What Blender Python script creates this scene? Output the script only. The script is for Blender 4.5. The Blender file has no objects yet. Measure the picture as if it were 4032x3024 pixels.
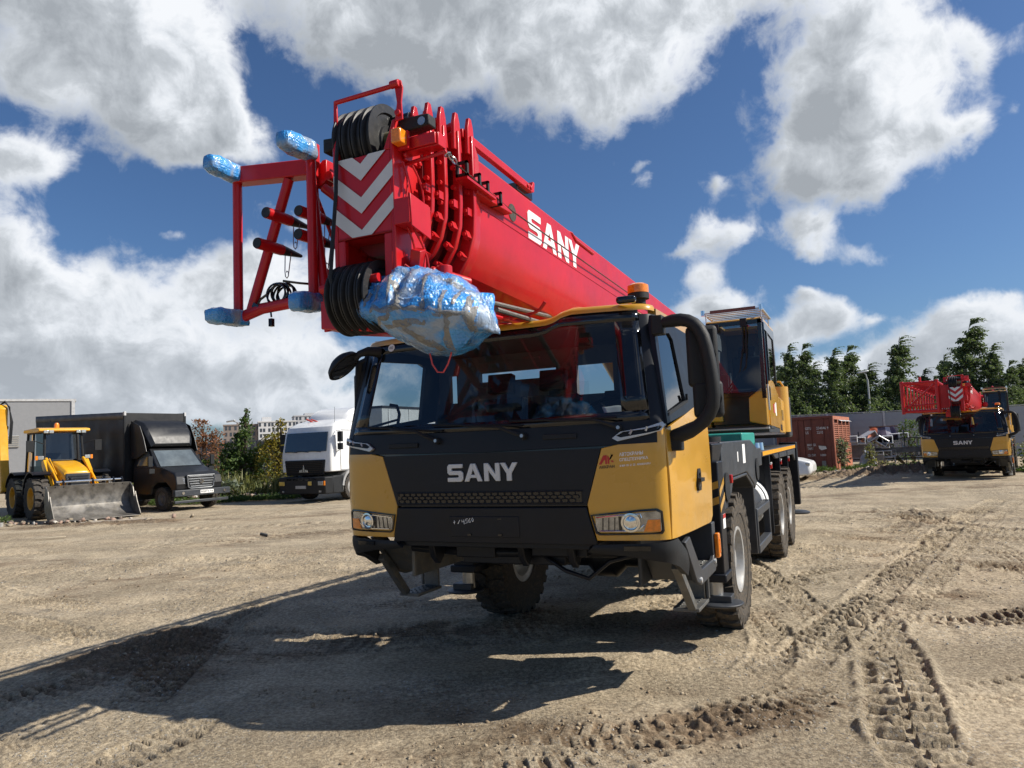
import bpy, math, random
import numpy as np
from mathutils import Vector, Matrix, Euler, noise as mnoise

random.seed(7)
scene = bpy.context.scene
COL = scene.collection
R = math.radians

# ------------------------------------------------------------------ camera
cam_data = bpy.data.cameras.new("camera")
cam_data.sensor_width = 36.0
cam_data.lens = 36.0 * 2900.0 / 4032.0
cam_data.clip_start = 0.05
cam_data.clip_end = 5000.0
camera = bpy.data.objects.new("camera", cam_data)
COL.objects.link(camera)
CAM_H = 1.75
camera.location = (0, 0, CAM_H)
PITCH, ROLL = R(4.825), R(2.405)
camera.rotation_euler = (Matrix.Rotation(R(90) + PITCH, 3, 'X') @ Matrix.Rotation(-ROLL, 3, 'Z')).to_euler()
scene.camera = camera

# ------------------------------------------------------------------ light
SUN_DIR = Vector((1.174, -0.084, 1.0)).normalized()      # towards the sun
SUN_EL = math.asin(SUN_DIR.z)
SUN_AZ = math.atan2(SUN_DIR.x, SUN_DIR.y)                # clockwise from +Y
sun_data = bpy.data.lights.new("sun", 'SUN')
sun_data.energy = 5.0
sun_data.angle = R(0.53)
sun_data.color = (1.0, 0.93, 0.82)
sun = bpy.data.objects.new("sun", sun_data)
COL.objects.link(sun)
sun.rotation_euler = SUN_DIR.to_track_quat('Z', 'Y').to_euler()

scene.view_settings.view_transform = 'Standard'
scene.view_settings.look = 'None'
scene.view_settings.exposure = 0.36
scene.view_settings.gamma = 1.0
scene.view_settings.use_curve_mapping = False
scene.cycles.max_bounces = 7
scene.cycles.transparent_max_bounces = 16
scene.cycles.caustics_reflective = False
scene.cycles.caustics_refractive = False

# ------------------------------------------------------------------ node helpers
class NT:
    def __init__(self, tree):
        self.t = tree; self.n = tree.nodes; self.l = tree.links
    def node(self, kind, **kw):
        n = self.n.new(kind)
        for k, v in kw.items(): setattr(n, k, v)
        return n
    def put(self, sock, v):
        if isinstance(v, bpy.types.NodeSocket): self.l.new(v, sock)
        elif v is not None: sock.default_value = v
    def math(self, op, a, b=None, c=None, clamp=False):
        n = self.node('ShaderNodeMath', operation=op, use_clamp=clamp)
        self.put(n.inputs[0], a)
        if b is not None: self.put(n.inputs[1], b)
        if c is not None: self.put(n.inputs[2], c)
        return n.outputs[0]
    def vmath(self, op, a, b=None, c=None):
        n = self.node('ShaderNodeVectorMath', operation=op)
        self.put(n.inputs[0], a)
        if b is not None: self.put(n.inputs[1], b)
        if c is not None: self.put(n.inputs[2], c)
        return n.outputs['Value'] if op in ('LENGTH', 'DOT_PRODUCT', 'DISTANCE') else n.outputs[0]
    def mix(self, f, a, b, blend='MIX'):
        n = self.node('ShaderNodeMix', data_type='RGBA', blend_type=blend)
        self.put(n.inputs[0], f); self.put(n.inputs[6], a); self.put(n.inputs[7], b)
        return n.outputs[2]
    def ramp(self, v, lo, hi, a=0.0, b=1.0, smooth=True):
        n = self.node('ShaderNodeMapRange', interpolation_type='SMOOTHSTEP' if smooth else 'LINEAR')
        self.put(n.inputs[0], v); self.put(n.inputs[1], lo); self.put(n.inputs[2], hi)
        self.put(n.inputs[3], a); self.put(n.inputs[4], b)
        return n.outputs[0]
    def noise(self, vec, scale, detail=4, rough=0.55, dist=0.0, color=False, lac=2.0):
        n = self.node('ShaderNodeTexNoise')
        self.put(n.inputs['Vector'], vec); self.put(n.inputs['Scale'], scale)
        self.put(n.inputs['Detail'], detail); self.put(n.inputs['Roughness'], rough)
        self.put(n.inputs['Distortion'], dist); self.put(n.inputs['Lacunarity'], lac)
        return n.outputs['Color' if color else 'Fac']

# ------------------------------------------------------------------ world: Nishita sky with cumulus
world = bpy.data.worlds.new("World")
scene.world = world
world.use_nodes = True
wt = NT(world.node_tree)
wt.n.clear()
SKY = 0.09
CS, FN, TH = 0.86, 1.75, 0.50     # cloud size, edge raggedness, threshold
sky = wt.node('ShaderNodeTexSky', sky_type='NISHITA', sun_disc=False)
sky.sun_elevation = SUN_EL
sky.sun_rotation = SUN_AZ
sky.altitude = 100
sky.air_density = 1.0
sky.dust_density = 1.0
sky.ozone_density = 3.0

# clouds: (azimuth deg, elevation deg, half width, half height, weight)
def pix_dir(x, y):               # photograph pixel (2212 wide) -> azimuth / elevation, used once here for the cloud positions
    u = (x * 4032 / 2212 - 2016) / 2900; v = -(y * 4032 / 2212 - 1512) / 2900
    c, s = math.cos(ROLL), math.sin(ROLL)
    u2, v2 = u * c + v * s, -u * s + v * c
    d = Vector((u2, math.cos(PITCH) - v2 * math.sin(PITCH), math.sin(PITCH) + v2 * math.cos(PITCH))).normalized()
    return math.degrees(math.atan2(d.x, d.y)), math.degrees(math.asin(d.z))
CLOUDS = [
    (1080, 60, 330, 150, 1.25), (1270, 200, 190, 105, 1.1), (900, 110, 190, 90, 1.0), (1430, 60, 140, 110, 1.0), (700, 40, 170, 90, .75),
    (1560, -30, 170, 60, 1.0), (1150, -120, 520, 150, 1.3),
    (1810, 235, 165, 160, 1.3), (1930, 190, 130, 120, 1.0), (1740, 360, 105, 60, .9), (1880, 60, 110, 100, 1.0), (1850, 390, 150, 50, .8), (2040, 290, 60, 40, .6),
    (1800, -60, 180, 90, .8),
    (170, 60, 240, 110, 1.15), (60, 170, 130, 70, .9), (330, 60, 130, 80, .8), (200, -90, 300, 120, 1.1),
    (400, 265, 110, 75, 1.15), (300, 215, 100, 60, .8), (520, 285, 70, 55, 1.0), (470, 205, 60, 45, .85), (430, 330, 130, 35, .7), (440, 130, 60, 50, .5),
    (70, 330, 100, 45, 1.0), (-60, 350, 120, 70, .9),
    (20, 500, 80, 60, .95), (370, 505, 30, 18, .6), (90, 590, 110, 50, .7),
    (260, 640, 230, 80, .95), (480, 600, 130, 70, .85), (560, 540, 80, 40, .7), (90, 740, 190, 80, 1.0), (350, 760, 300, 75, 1.0), (640, 640, 130, 110, .95), (740, 560, 70, 60, .7),
    (620, 800, 260, 70, .95), (200, 850, 300, 50, .95), (60, 670, 90, 50, .7), (-150, 720, 200, 160, 1.0),
    (1510, 500, 48, 50, 1.0), (1585, 520, 60, 48, 1.1), (1470, 540, 45, 22, .6), (1740, 500, 62, 45, 1.0), (1755, 550, 40, 28, .7), (1850, 545, 55, 32, .7),
    (1540, 400, 32, 38, .75), (1400, 396, 28, 20, .6), (1385, 360, 20, 14, .5), (1510, 600, 55, 40, 1.0), (1570, 660, 90, 42, 1.1), (1490, 690, 60, 40, .7), (1790, 690, 80, 55, 1.15), (1700, 735, 60, 42, .9), (1740, 640, 30, 25, .7),
    (2070, 670, 85, 42, 1.1), (2140, 730, 110, 55, 1.1), (2000, 750, 100, 50, 1.0), (2230, 740, 90, 70, 1.0), (2200, 640, 40, 22, .6), (1880, 690, 25, 14, .5), (1900, 800, 300, 40, .8),
    (2075, 70, 40, 40, .65), (2110, 130, 35, 40, .65), (2190, 95, 40, 35, .6), (2100, 270, 45, 30, .55), (2200, 240, 30, 25, .4), (2195, 165, 24, 18, .35),
    (1150, 780, 260, 45, .7), (250, 905, 500, 45, .9), (700, 880, 250, 40, .8), (1750, 810, 120, 40, .8), (2100, 830, 260, 50, .95), (640, 470, 60, 26, .6), (560, 460, 40, 20, .5),
]
DEG_PX = math.degrees(1 / 2900) * 4032 / 2212
# cloud density and sunward shading from (azimuth, elevation) in degrees
tc = wt.node('ShaderNodeTexCoord')
dirn = wt.vmath('NORMALIZE', tc.outputs['Generated'])
ds = wt.node('ShaderNodeSeparateXYZ'); wt.put(ds.inputs[0], dirn)
az = wt.math('MULTIPLY', wt.math('ARCTAN2', ds.outputs[0], ds.outputs[1]), 57.2958)
el = wt.math('MULTIPLY', wt.math('ARCSINE', ds.outputs[2]), 57.2958)
cb = wt.node('ShaderNodeCombineXYZ'); wt.put(cb.inputs[0], az); wt.put(cb.inputs[1], el)
P0 = cb.outputs[0]
warp = wt.noise(P0, 0.16, 5, 0.62, color=True)
P = wt.vmath('MULTIPLY_ADD', warp, (4.4, 3.4, 0.0), wt.vmath('ADD', P0, (-2.2, -1.7, 0)))
acc = lit = None
SX, SY = 0.80, 0.60
for (x, y, a, b, w) in CLOUDS:
    a_, e_ = pix_dir(x, y); ra, rb = 1 / (a * DEG_PX * CS), 1 / (b * DEG_PX * CS)
    q = wt.vmath('MULTIPLY_ADD', P, (ra, rb, 0), (-a_ * ra, -e_ * rb, 0))
    e = wt.math('POWER', 0.36788, wt.vmath('DOT_PRODUCT', q, q))
    acc = wt.math('MULTIPLY', e, w) if acc is None else wt.math('MULTIPLY_ADD', e, w, acc)
    sd = wt.vmath('DOT_PRODUCT', q, (SX * w, SY * w, 0))
    lit = wt.math('MULTIPLY', e, sd) if lit is None else wt.math('MULTIPLY_ADD', e, sd, lit)
away = wt.ramp(wt.math('ABSOLUTE', az), 37.0, 50.0)
high = wt.ramp(el, 34.0, 46.0)
gen = wt.noise(wt.vmath('MULTIPLY', P0, (1.0, 1.7, 1.0)), 0.055, 2, 0.5)
gen = wt.math('MULTIPLY', wt.ramp(gen, 0.52, 0.70), 1.1)
acc = wt.math('MULTIPLY_ADD', gen, wt.math('MAXIMUM', away, high), acc)
fine = wt.noise(P0, 0.30, 9, 0.61, 0.3)
fa = wt.math('SUBTRACT', fine, 0.5)
den = wt.math('SUBTRACT', wt.math('MULTIPLY_ADD', fa, FN, wt.math('MINIMUM', acc, 1.5)), TH)
alpha = wt.ramp(den, -0.16, 0.56)
thick = wt.math('ADD', wt.math('MULTIPLY_ADD', den, 0.46, 0.08), wt.math('MULTIPLY_ADD', lit, -0.60, wt.math('MULTIPLY', fa, 1.2)))
thick = wt.ramp(thick, 0.02, 0.90, 0.0, 1.0, smooth=False)
shade = wt.node('ShaderNodeValToRGB')
wt.put(shade.inputs[0], thick)
cr = shade.color_ramp
cr.elements[0].position = 0.0; cr.elements[0].color = (0.72, 0.74, 0.77, 1)
cr.elements[1].position = 1.0; cr.elements[1].color = (0.29, 0.315, 0.345, 1)
e = cr.elements.new(0.25); e.color = (0.62, 0.65, 0.69, 1)
e = cr.elements.new(0.55); e.color = (0.44, 0.47, 0.505, 1)
low = wt.ramp(el, 0.0, 14.0)                        # distance greying of the low clouds
ccol = wt.mix(low, wt.mix(0.35, shade.outputs[0], (0.42, 0.47, 0.54, 1)), shade.outputs[0])
ccol = wt.vmath('SCALE', ccol); ccol.node.inputs['Scale'].default_value = 1.0 / SKY
above = wt.ramp(el, -1.0, 0.5)
skyc = wt.vmath('MULTIPLY', sky.outputs[0], (0.50, 0.65, 0.83))
full = wt.mix(wt.math('MULTIPLY', alpha, above), skyc, ccol)
bg = wt.node('ShaderNodeBackground'); wt.put(bg.inputs[0], full); bg.inputs[1].default_value = SKY
wo = wt.node('ShaderNodeOutputWorld'); wt.l.new(bg.outputs[0], wo.inputs[0])
world.cycles.sampling_method = 'NONE'

# ------------------------------------------------------------------ materials
MATS = {}
def mat(name, col, rough=0.5, metal=0.0, coat=0.0, var=0.12, scale=6.0, bump=0.0, bscale=40.0, dirt=0.0, dirtcol=(0.30, 0.25, 0.18), spec=0.5, dirtz=None):
    """painted / plain surface: base colour with cloudy variation, roughness mottling, optional fine relief and dust"""
    if name in MATS: return MATS[name]
    m = bpy.data.materials.new(name); m.use_nodes = True
    t = NT(m.node_tree); t.n.clear()
    b = t.node('ShaderNodeBsdfPrincipled'); o = t.node('ShaderNodeOutputMaterial'); t.l.new(b.outputs[0], o.inputs[0])
    co = t.node('ShaderNodeTexCoord').outputs['Object']
    n1 = t.noise(co, scale, 5, 0.6)
    c = t.mix(t.ramp(n1, 0.3, 0.7), tuple(x * (1 - var) for x in col) + (1,), tuple(min(1, x * (1 + var)) for x in col) + (1,))
    if dirt > 0:
        n2 = t.noise(co, scale * 2.7, 8, 0.7)
        f = t.math('MULTIPLY', t.ramp(n2, 0.42, 0.75), dirt)
        if dirtz:
            s = t.node('ShaderNodeSeparateXYZ'); t.put(s.inputs[0], co)
            f = t.math('MULTIPLY', f, t.ramp(s.outputs[2], dirtz[1], dirtz[0]))
        c = t.mix(f, c, tuple(dirtcol) + (1,))
        t.put(b.inputs['Roughness'], t.math('ADD', t.math('MULTIPLY', f, 0.4), t.ramp(n1, 0.2, 0.8, rough * 0.85, rough * 1.15), clamp=True))
    else:
        t.put(b.inputs['Roughness'], t.ramp(n1, 0.2, 0.8, rough * 0.85, min(1, rough * 1.15)))
    t.put(b.inputs['Base Color'], c)
    b.inputs['Metallic'].default_value = metal
    b.inputs['Coat Weight'].default_value = coat
    b.inputs['Coat Roughness'].default_value = 0.06
    b.inputs['Specular IOR Level'].default_value = spec
    if bump > 0:
        bn = t.node('ShaderNodeBump'); bn.inputs['Strength'].default_value = bump; bn.inputs['Distance'].default_value = 0.01
        t.put(bn.inputs['Height'], t.noise(co, bscale, 5, 0.65)); t.l.new(bn.outputs[0], b.inputs['Normal'])
    m.diffuse_color = tuple(col) + (1,)
    MATS[name] = m
    return m

def glass_mat(name, tint=(0.55, 0.6, 0.62), refl=1.0, rough=0.01):
    if name in MATS: return MATS[name]
    m = bpy.data.materials.new(name); m.use_nodes = True
    t = NT(m.node_tree); t.n.clear()
    tr = t.node('ShaderNodeBsdfTransparent'); tr.inputs[0].default_value = tint + (1,)
    gl = t.node('ShaderNodeBsdfGlossy'); gl.inputs['Roughness'].default_value = rough; gl.inputs[0].default_value = (refl, refl, refl, 1)
    lw = t.node('ShaderNodeLayerWeight'); lw.inputs['Blend'].default_value = 0.5
    mx = t.node('ShaderNodeMixShader')
    f = t.math('MULTIPLY_ADD', t.math('POWER', lw.outputs['Facing'], 5.0), 0.93, 0.055, clamp=True)
    t.put(mx.inputs[0], f); t.l.new(tr.outputs[0], mx.inputs[1]); t.l.new(gl.outputs[0], mx.inputs[2])
    o = t.node('ShaderNodeOutputMaterial'); t.l.new(mx.outputs[0], o.inputs[0])
    MATS[name] = m
    return m

M_red = mat("red_paint", (0.50, 0.008, 0.012), 0.36, coat=0.2, var=0.08, scale=3, dirt=0.14, dirtcol=(.16, .012, .014), spec=0.4)
M_yel = mat("yellow_paint", (0.60, 0.315, 0.030), 0.3, coat=0.7, var=0.04, scale=3, dirt=0.5, dirtcol=(.36, .27, .15), dirtz=(1.0, 1.55))
M_blk = mat("black_paint", (0.0085, 0.0105, 0.0155), 0.42, coat=0.0, var=0.15, scale=4, dirt=0.05, dirtcol=(.05,.05,.05), spec=0.3)
M_frit = mat("black_gloss", (0.006, 0.007, 0.009), 0.12, coat=0.3, var=0.1)
M_plas = mat("black_plastic", (0.013, 0.0145, 0.0165), 0.6, var=0.1, bump=0.2, bscale=300, dirt=0.05, dirtcol=(.08,.075,.065), spec=0.35)
M_gry = mat("chassis_grey", (0.032, 0.037, 0.045), 0.45, var=0.15, dirt=0.12, dirtcol=(.12,.11,.095))
M_step = mat("step_steel", (0.13, 0.135, 0.135), 0.5, metal=0.5, var=0.25, dirt=0.5)
M_steel = mat("bare_steel", (0.42, 0.42, 0.41), 0.3, metal=0.9, var=0.2)
M_chr = mat("chrome", (0.75, 0.75, 0.74), 0.12, metal=1.0, var=0.05)
M_sil = mat("silver_paint", (0.52, 0.53, 0.53), 0.32, metal=0.35, var=0.06)
M_lett = mat("badge_silver", (0.62, 0.63, 0.64), 0.4, metal=0.1, var=0.05)
M_whi = mat("white_paint", (0.78, 0.79, 0.78), 0.4, var=0.05, dirt=0.08)
M_tyre = mat("tyre_rubber", (0.030, 0.028, 0.026), 0.8, var=0.3, scale=9, bump=0.35, bscale=70, dirt=0.62, dirtcol=(0.20, 0.155, 0.105))
M_tyre2 = mat("tyre_rubber_muddy", (0.045, 0.040, 0.034), 0.85, var=0.3, scale=14, bump=0.5, bscale=60, dirt=0.9, dirtcol=(0.17, 0.125, 0.078))
M_rim = mat("rim_grey", (0.40, 0.40, 0.39), 0.45, metal=0.25, var=0.15, dirt=0.45)
M_amber = mat("amber_lens", (0.85, 0.24, 0.012), 0.15, coat=0.8, var=0.15, scale=40)
M_redlens = mat("red_lens", (0.65, 0.02, 0.015), 0.15, coat=0.8, var=0.1)
M_whilens = mat("clear_lens", (0.55, 0.56, 0.56), 0.08, metal=0.6, var=0.35, scale=60)
M_seat = mat("seat_fabric", (0.03, 0.033, 0.04), 0.8, var=0.2, bump=0.2, bscale=200)
M_trim = mat("cab_trim", (0.17, 0.17, 0.175), 0.7, var=0.1)
M_rope = mat("wire_rope", (0.16, 0.15, 0.135), 0.5, metal=0.5, var=0.3, scale=60, bump=0.6, bscale=120)
M_green = mat("teal_panel", (0.03, 0.30, 0.25), 0.4, var=0.1)
M_paper = mat("paper_white", (0.80, 0.80, 0.78), 0.8, var=0.03)
M_glass = glass_mat("windscreen_glass", (0.58, 0.64, 0.67))
M_clear = glass_mat("clear_glass", (0.84, 0.88, 0.89))
M_refl = mat("lamp_reflector", (0.34, 0.35, 0.36), 0.16, metal=0.85, var=0.35, scale=14)
M_sglass = glass_mat("side_glass", (0.30, 0.34, 0.36), rough=0.015)
M_mirror = mat("mirror_glass", (0.75, 0.77, 0.80), 0.02, metal=1.0, var=0.0)
M_redtxt = mat("red_print", (0.45, 0.02, 0.02), 0.4)
M_whitxt = mat("white_print", (0.85, 0.85, 0.84), 0.45, var=0.02)
M_drktxt = mat("dark_print", (0.02, 0.02, 0.02), 0.5)
M_olive = mat("zinc_shaft", (0.20, 0.18, 0.09), 0.35, metal=0.7, var=0.2)
M_pulley = mat("pulley_nylon", (0.018, 0.019, 0.021), 0.45, var=0.15, scale=12, dirt=0.06, spec=.35)

# ------------------------------------------------------------------ mesh builder
class MB:
    def __init__(self): self.v, self.f, self.mi = [], [], []
    def add(self, vs, fs, m=0):
        o = len(self.v); self.v += [tuple(p) for p in vs]
        self.f += [tuple(i + o for i in f) for f in fs]; self.mi += [m] * len(fs)
        return self
    def box(self, x0, x1, y0, y1, z0, z1, m=0):
        vs = [(x, y, z) for z in (z0, z1) for y in (y0, y1) for x in (x0, x1)]
        return self.add(vs, [(0, 2, 3, 1), (4, 5, 7, 6), (0, 1, 5, 4), (2, 6, 7, 3), (0, 4, 6, 2), (1, 3, 7, 5)], m)
    def obox(self, c, s, rot=(0, 0, 0), m=0):
        Rm = Euler(rot).to_matrix(); c = Vector(c)
        vs = [c + Rm @ Vector((x * s[0] / 2, y * s[1] / 2, z * s[2] / 2)) for z in (-1, 1) for y in (-1, 1) for x in (-1, 1)]
        return self.add(vs, [(0, 2, 3, 1), (4, 5, 7, 6), (0, 1, 5, 4), (2, 6, 7, 3), (0, 4, 6, 2), (1, 3, 7, 5)], m)
    def prism(self, pts, axis, a, b, m=0):
        """polygon extruded along an axis; pts are the two other coordinates in xyz order"""
        n = len(pts)
        def P(p, t):
            if axis == 'x': return (t, p[0], p[1])
            if axis == 'y': return (p[0], t, p[1])
            return (p[0], p[1], t)
        ar = sum(pts[i][0] * pts[(i + 1) % n][1] - pts[(i + 1) % n][0] * pts[i][1] for i in range(n))
        flip = (ar > 0) == (axis == 'y')
        vs = [P(p, a) for p in pts] + [P(p, b) for p in pts]
        up = (b > a)
        f0 = tuple(range(n)); f1 = tuple(range(n, 2 * n))
        fs = [f0[::-1], f1] + [(i, (i + 1) % n, (i + 1) % n + n, i + n) for i in range(n)]
        if flip == up: fs = [f[::-1] for f in fs]
        return self.add(vs, fs, m)
    def loft(self, rings, cap=True, closed=True, m=0):
        n = len(rings[0]); vs = [p for r in rings for p in r]; fs = []
        for k in range(len(rings) - 1):
            for i in range(n if closed else n - 1):
                j = (i + 1) % n
                fs.append((k * n + i, k * n + j, (k + 1) * n + j, (k + 1) * n + i))
        if cap and closed:
            fs.append(tuple(range(n))[::-1]); fs.append(tuple(range((len(rings) - 1) * n, len(rings) * n)))
        return self.add(vs, fs, m)
    def tube(self, pts, r, n=8, cap=True, m=0, square=False):
        pts = [Vector(p) for p in pts]; rs = r if isinstance(r, (list, tuple)) else [r] * len(pts)
        rings = []; prev = None
        for i, p in enumerate(pts):
            t = (pts[min(i + 1, len(pts) - 1)] - pts[max(i - 1, 0)])
            t = t.normalized() if t.length > 1e-9 else Vector((0, 0, 1))
            if prev is None:
                a = Vector((0, 0, 1)) if abs(t.z) < 0.9 else Vector((0, 1, 0))
                u = t.cross(a).normalized()
            else:
                u = (prev - t * prev.dot(t)); u = u.normalized() if u.length > 1e-6 else t.orthogonal().normalized()
            prev = u; w = t.cross(u)
            k0 = math.pi / 4 if square else 0
            rings.append([p + (u * math.cos(k0 + 2 * math.pi * k / n) + w * math.sin(k0 + 2 * math.pi * k / n)) * rs[i] for k in range(n)])
        return self.loft(rings, cap, True, m)
    def cyl(self, p0, p1, r0, r1=None, n=16, m=0):
        return self.tube([p0, p1], [r0, r0 if r1 is None else r1], n, True, m)
    def lathe(self, prof, org=(0, 0, 0), axis='x', n=24, m=0, cap=True):
        """profile of (radius, distance along axis)"""
        o = Vector(org); rings = []
        for (r, t) in prof:
            ring = []
            for k in range(n):
                a = 2 * math.pi * k / n; c, s = math.cos(a) * r, math.sin(a) * r
                ring.append(o + (Vector((t, c, s)) if axis == 'x' else Vector((s, t, c)) if axis == 'y' else Vector((c, s, t))))
            rings.append(ring)
        return self.loft(rings, cap, True, m)
    def sheet(self, fn, nu, nv, th=0.0, m=0):
        """surface fn(u, v); with th a closed slab, th metres thick against the normal"""
        P = [[Vector(fn(i / nu, j / nv)) for i in range(nu + 1)] for j in range(nv + 1)]
        W = nu + 1
        vs = [p for row in P for p in row]
        fs = [(j * W + i, j * W + i + 1, (j + 1) * W + i + 1, (j + 1) * W + i) for j in range(nv) for i in range(nu)]
        if th:
            back = []
            for j in range(nv + 1):
                for i in range(W):
                    du = P[j][min(i + 1, nu)] - P[j][max(i - 1, 0)]; dv = P[min(j + 1, nv)][i] - P[max(j - 1, 0)][i]
                    nrm = du.cross(dv); nrm = nrm.normalized() if nrm.length > 1e-12 else Vector((0, 0, 1))
                    back.append(P[j][i] - nrm * th)
            o = len(vs); vs += back
            fs += [tuple(k + o for k in f[::-1]) for f in fs[:nu * nv]]
            edge = [i for i in range(W)] + [j * W + nu for j in range(1, nv + 1)] + [nv * W + i for i in range(nu - 1, -1, -1)] + [j * W for j in range(nv - 1, 0, -1)]
            for a, b in zip(edge, edge[1:] + edge[:1]): fs.append((b, a, a + o, b + o))
        return self.add(vs, fs, m)
    def xf(self, M):
        self.v = [tuple(M @ Vector(p)) for p in self.v]; return self
    def mesh(self, name, mats, sharp=38):
        me = bpy.data.meshes.new(name)
        me.from_pydata(self.v, [], self.f)
        for m in (mats if isinstance(mats, (list, tuple)) else [mats]): me.materials.append(m)
        me.polygons.foreach_set('material_index', self.mi)
        me.polygons.foreach_set('use_smooth', [True] * len(self.f))
        me.update()
        if sharp is not None and len(self.f): me.set_sharp_from_angle(angle=R(sharp))
        return me
    def build_each(self, name, mats, parent=None, bevel=0.0, sharp=38, seg=2):
        """one object for every separate piece of the builder"""
        par = list(range(len(self.v)))
        def find(i):
            while par[i] != i: par[i] = par[par[i]]; i = par[i]
            return i
        for f in self.f:
            for a in f[1:]: par[find(f[0])] = find(a)
        groups = {}
        for k, f in enumerate(self.f): groups.setdefault(find(f[0]), []).append(k)
        for ks in groups.values():
            q = MB(); idx = {}
            for k in ks:
                g_ = []
                for i in self.f[k]:
                    if i not in idx: idx[i] = len(q.v); q.v.append(self.v[i])
                    g_.append(idx[i])
                q.f.append(tuple(g_)); q.mi.append(self.mi[k])
            q.build(name, mats, parent, bevel, sharp, seg)
    def build(self, name, mats, parent=None, bevel=0.0, sharp=38, seg=2, label=None):
        return link(name, self.mesh(name, mats, sharp), parent, bevel, seg, label)

def link(name, me, parent=None, bevel=0.0, seg=2, label=None):
    o = bpy.data.objects.new(name, me); COL.objects.link(o)
    if parent is not None: o.parent = parent
    if bevel:
        b = o.modifiers.new("edges", 'BEVEL'); b.width = bevel; b.segments = seg; b.limit_method = 'ANGLE'; b.angle_limit = R(40); b.harden_normals = False
    if label: o['label'] = label
    return o

def thing(name, label, cat, loc=(0, 0, 0), rot=0.0, group=None, kind=None):
    o = bpy.data.objects.new(name, None); COL.objects.link(o)
    o.location = loc; o.rotation_euler = (0, 0, rot); o.empty_display_size = 0.3
    o['label'] = label; o['category'] = cat
    if group: o['group'] = group
    if kind: o['kind'] = kind
    return o
def tag(o, label=None, cat=None, group=None, kind=None):
    if label: o['label'] = label
    if cat: o['category'] = cat
    if group: o['group'] = group
    if kind: o['kind'] = kind
    return o
def dup(o, parent=None, skip=()):
    """copy of an object with its parts and their sub-parts"""
    c = o.copy(); COL.objects.link(c); c.parent = parent
    for ch in list(o.children):
        if ch.name.split('.')[0] not in skip: dup(ch, c, skip)
    return c

def text_mesh(s, size, extrude=0.0, shear=0.0, bold=0.0, spacing=1.0, align='LEFT'):
    cu = bpy.data.curves.new("text", 'FONT'); cu.body = s; cu.size = size; cu.extrude = extrude; cu.shear = shear
    cu.offset = bold; cu.space_character = spacing; cu.align_x = align; cu.resolution_u = 3
    ob = bpy.data.objects.new("text", cu)
    COL.objects.link(ob)
    dg = bpy.context.evaluated_depsgraph_get()
    me = bpy.data.meshes.new_from_object(ob.evaluated_get(dg))
    bpy.data.objects.remove(ob); bpy.data.curves.remove(cu)
    return me
def text_part(name, s, width, height, origin, ux, uz, m, parent, th=0.002, shear=0.0, bold=0.0, fn=None, spacing=1.0):
    """lettering fitted to width x height with its lower left corner at origin, running along ux, up along uz"""
    me = text_mesh(s, 1.0, 0.0, shear, bold, spacing)
    vs = [v.co.copy() for v in me.vertices]
    x0 = min(v.x for v in vs); x1 = max(v.x for v in vs); y0 = min(v.y for v in vs); y1 = max(v.y for v in vs)
    ux, uz, org = Vector(ux).normalized(), Vector(uz).normalized(), Vector(origin)
    for v in me.vertices:
        a = (v.co.x - x0) / (x1 - x0) * width; b = (v.co.y - y0) / (y1 - y0) * height
        v.co = fn(a, b) if fn else org + ux * a + uz * b
    me.materials.clear(); me.materials.append(m)
    me.name = name
    return link(name, me, parent)

# block letters of the maker's name, unit height
LET_S = [(0.10, 1), (0.93, 1), (0.93, .77), (0.30, .77), (0.25, .73), (0.25, .66), (0.30, .62), (0.82, .62), (0.95, .50), (0.95, .12), (0.82, 0), (0, 0), (0, .24), (0.63, .24), (0.69, .28), (0.69, .34), (0.63, .385), (0.12, .385), (0, .50), (0, .88)]
LET_A = [[(0, 0), (.27, 0), (.347, .2), (.4166, .38), (.54, .70), (.54, 1), (.40, 1)], [(1.08, 0), (.68, 1), (.54, 1), (.54, .70), (.6634, .38), (.733, .2), (.81, 0)], [(.347, .2), (.733, .2), (.6634, .38), (.4166, .38)]]
LET_N = [(0, 0), (.26, 0), (.26, .58), (.68, 0), (.92, 0), (.92, 1), (.66, 1), (.66, .42), (.25, 1), (0, 1)]
LET_Y = [(0, 1), (.36, .40), (.36, 0), (.64, 0), (.64, .40), (1.0, 1), (.71, 1), (.5, .62), (.29, 1)]
def block_letters(fn, width, height, th):
    """four prisms; fn(a, b, d) gives the place of a point a along, b up, d proud"""
    out = []; total = .95 + .08 + 1.08 + .12 + .92 + .03 + 1.0; x = 0
    for glyphs, w in (([LET_S], 1.03), (LET_A, 1.20), ([LET_N], .95), ([LET_Y], 1.0)):
        mb = MB()
        for g_ in glyphs:
            ar = sum(g_[i][0] * g_[(i + 1) % len(g_)][1] - g_[(i + 1) % len(g_)][0] * g_[i][1] for i in range(len(g_)))
            pts = g_ if ar > 0 else g_[::-1]; n = len(pts)
            vs = [fn((x + p[0]) / total * width, p[1] * height, th) for p in pts] + [fn((x + p[0]) / total * width, p[1] * height, -0.004) for p in pts]
            mb.add(vs, [tuple(range(n)), tuple(range(2 * n - 1, n - 1, -1))] + [(i + n, (i + 1) % n + n, (i + 1) % n, i) for i in range(n)])
        out.append(mb); x += w
    return out

# ================================================================== THE TRUCK CRANE
# local frame of the crane: x towards its left side (to the right in the picture), y backwards from the front, z up
CRANE_ROT = R(-25)
CRANE_LOC = (-0.1769, 5.2761, 0.0)
crane = thing("truck_crane", "big yellow and black truck crane in front with long red telescopic boom over its cab", "truck crane", CRANE_LOC, CRANE_ROT)

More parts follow.
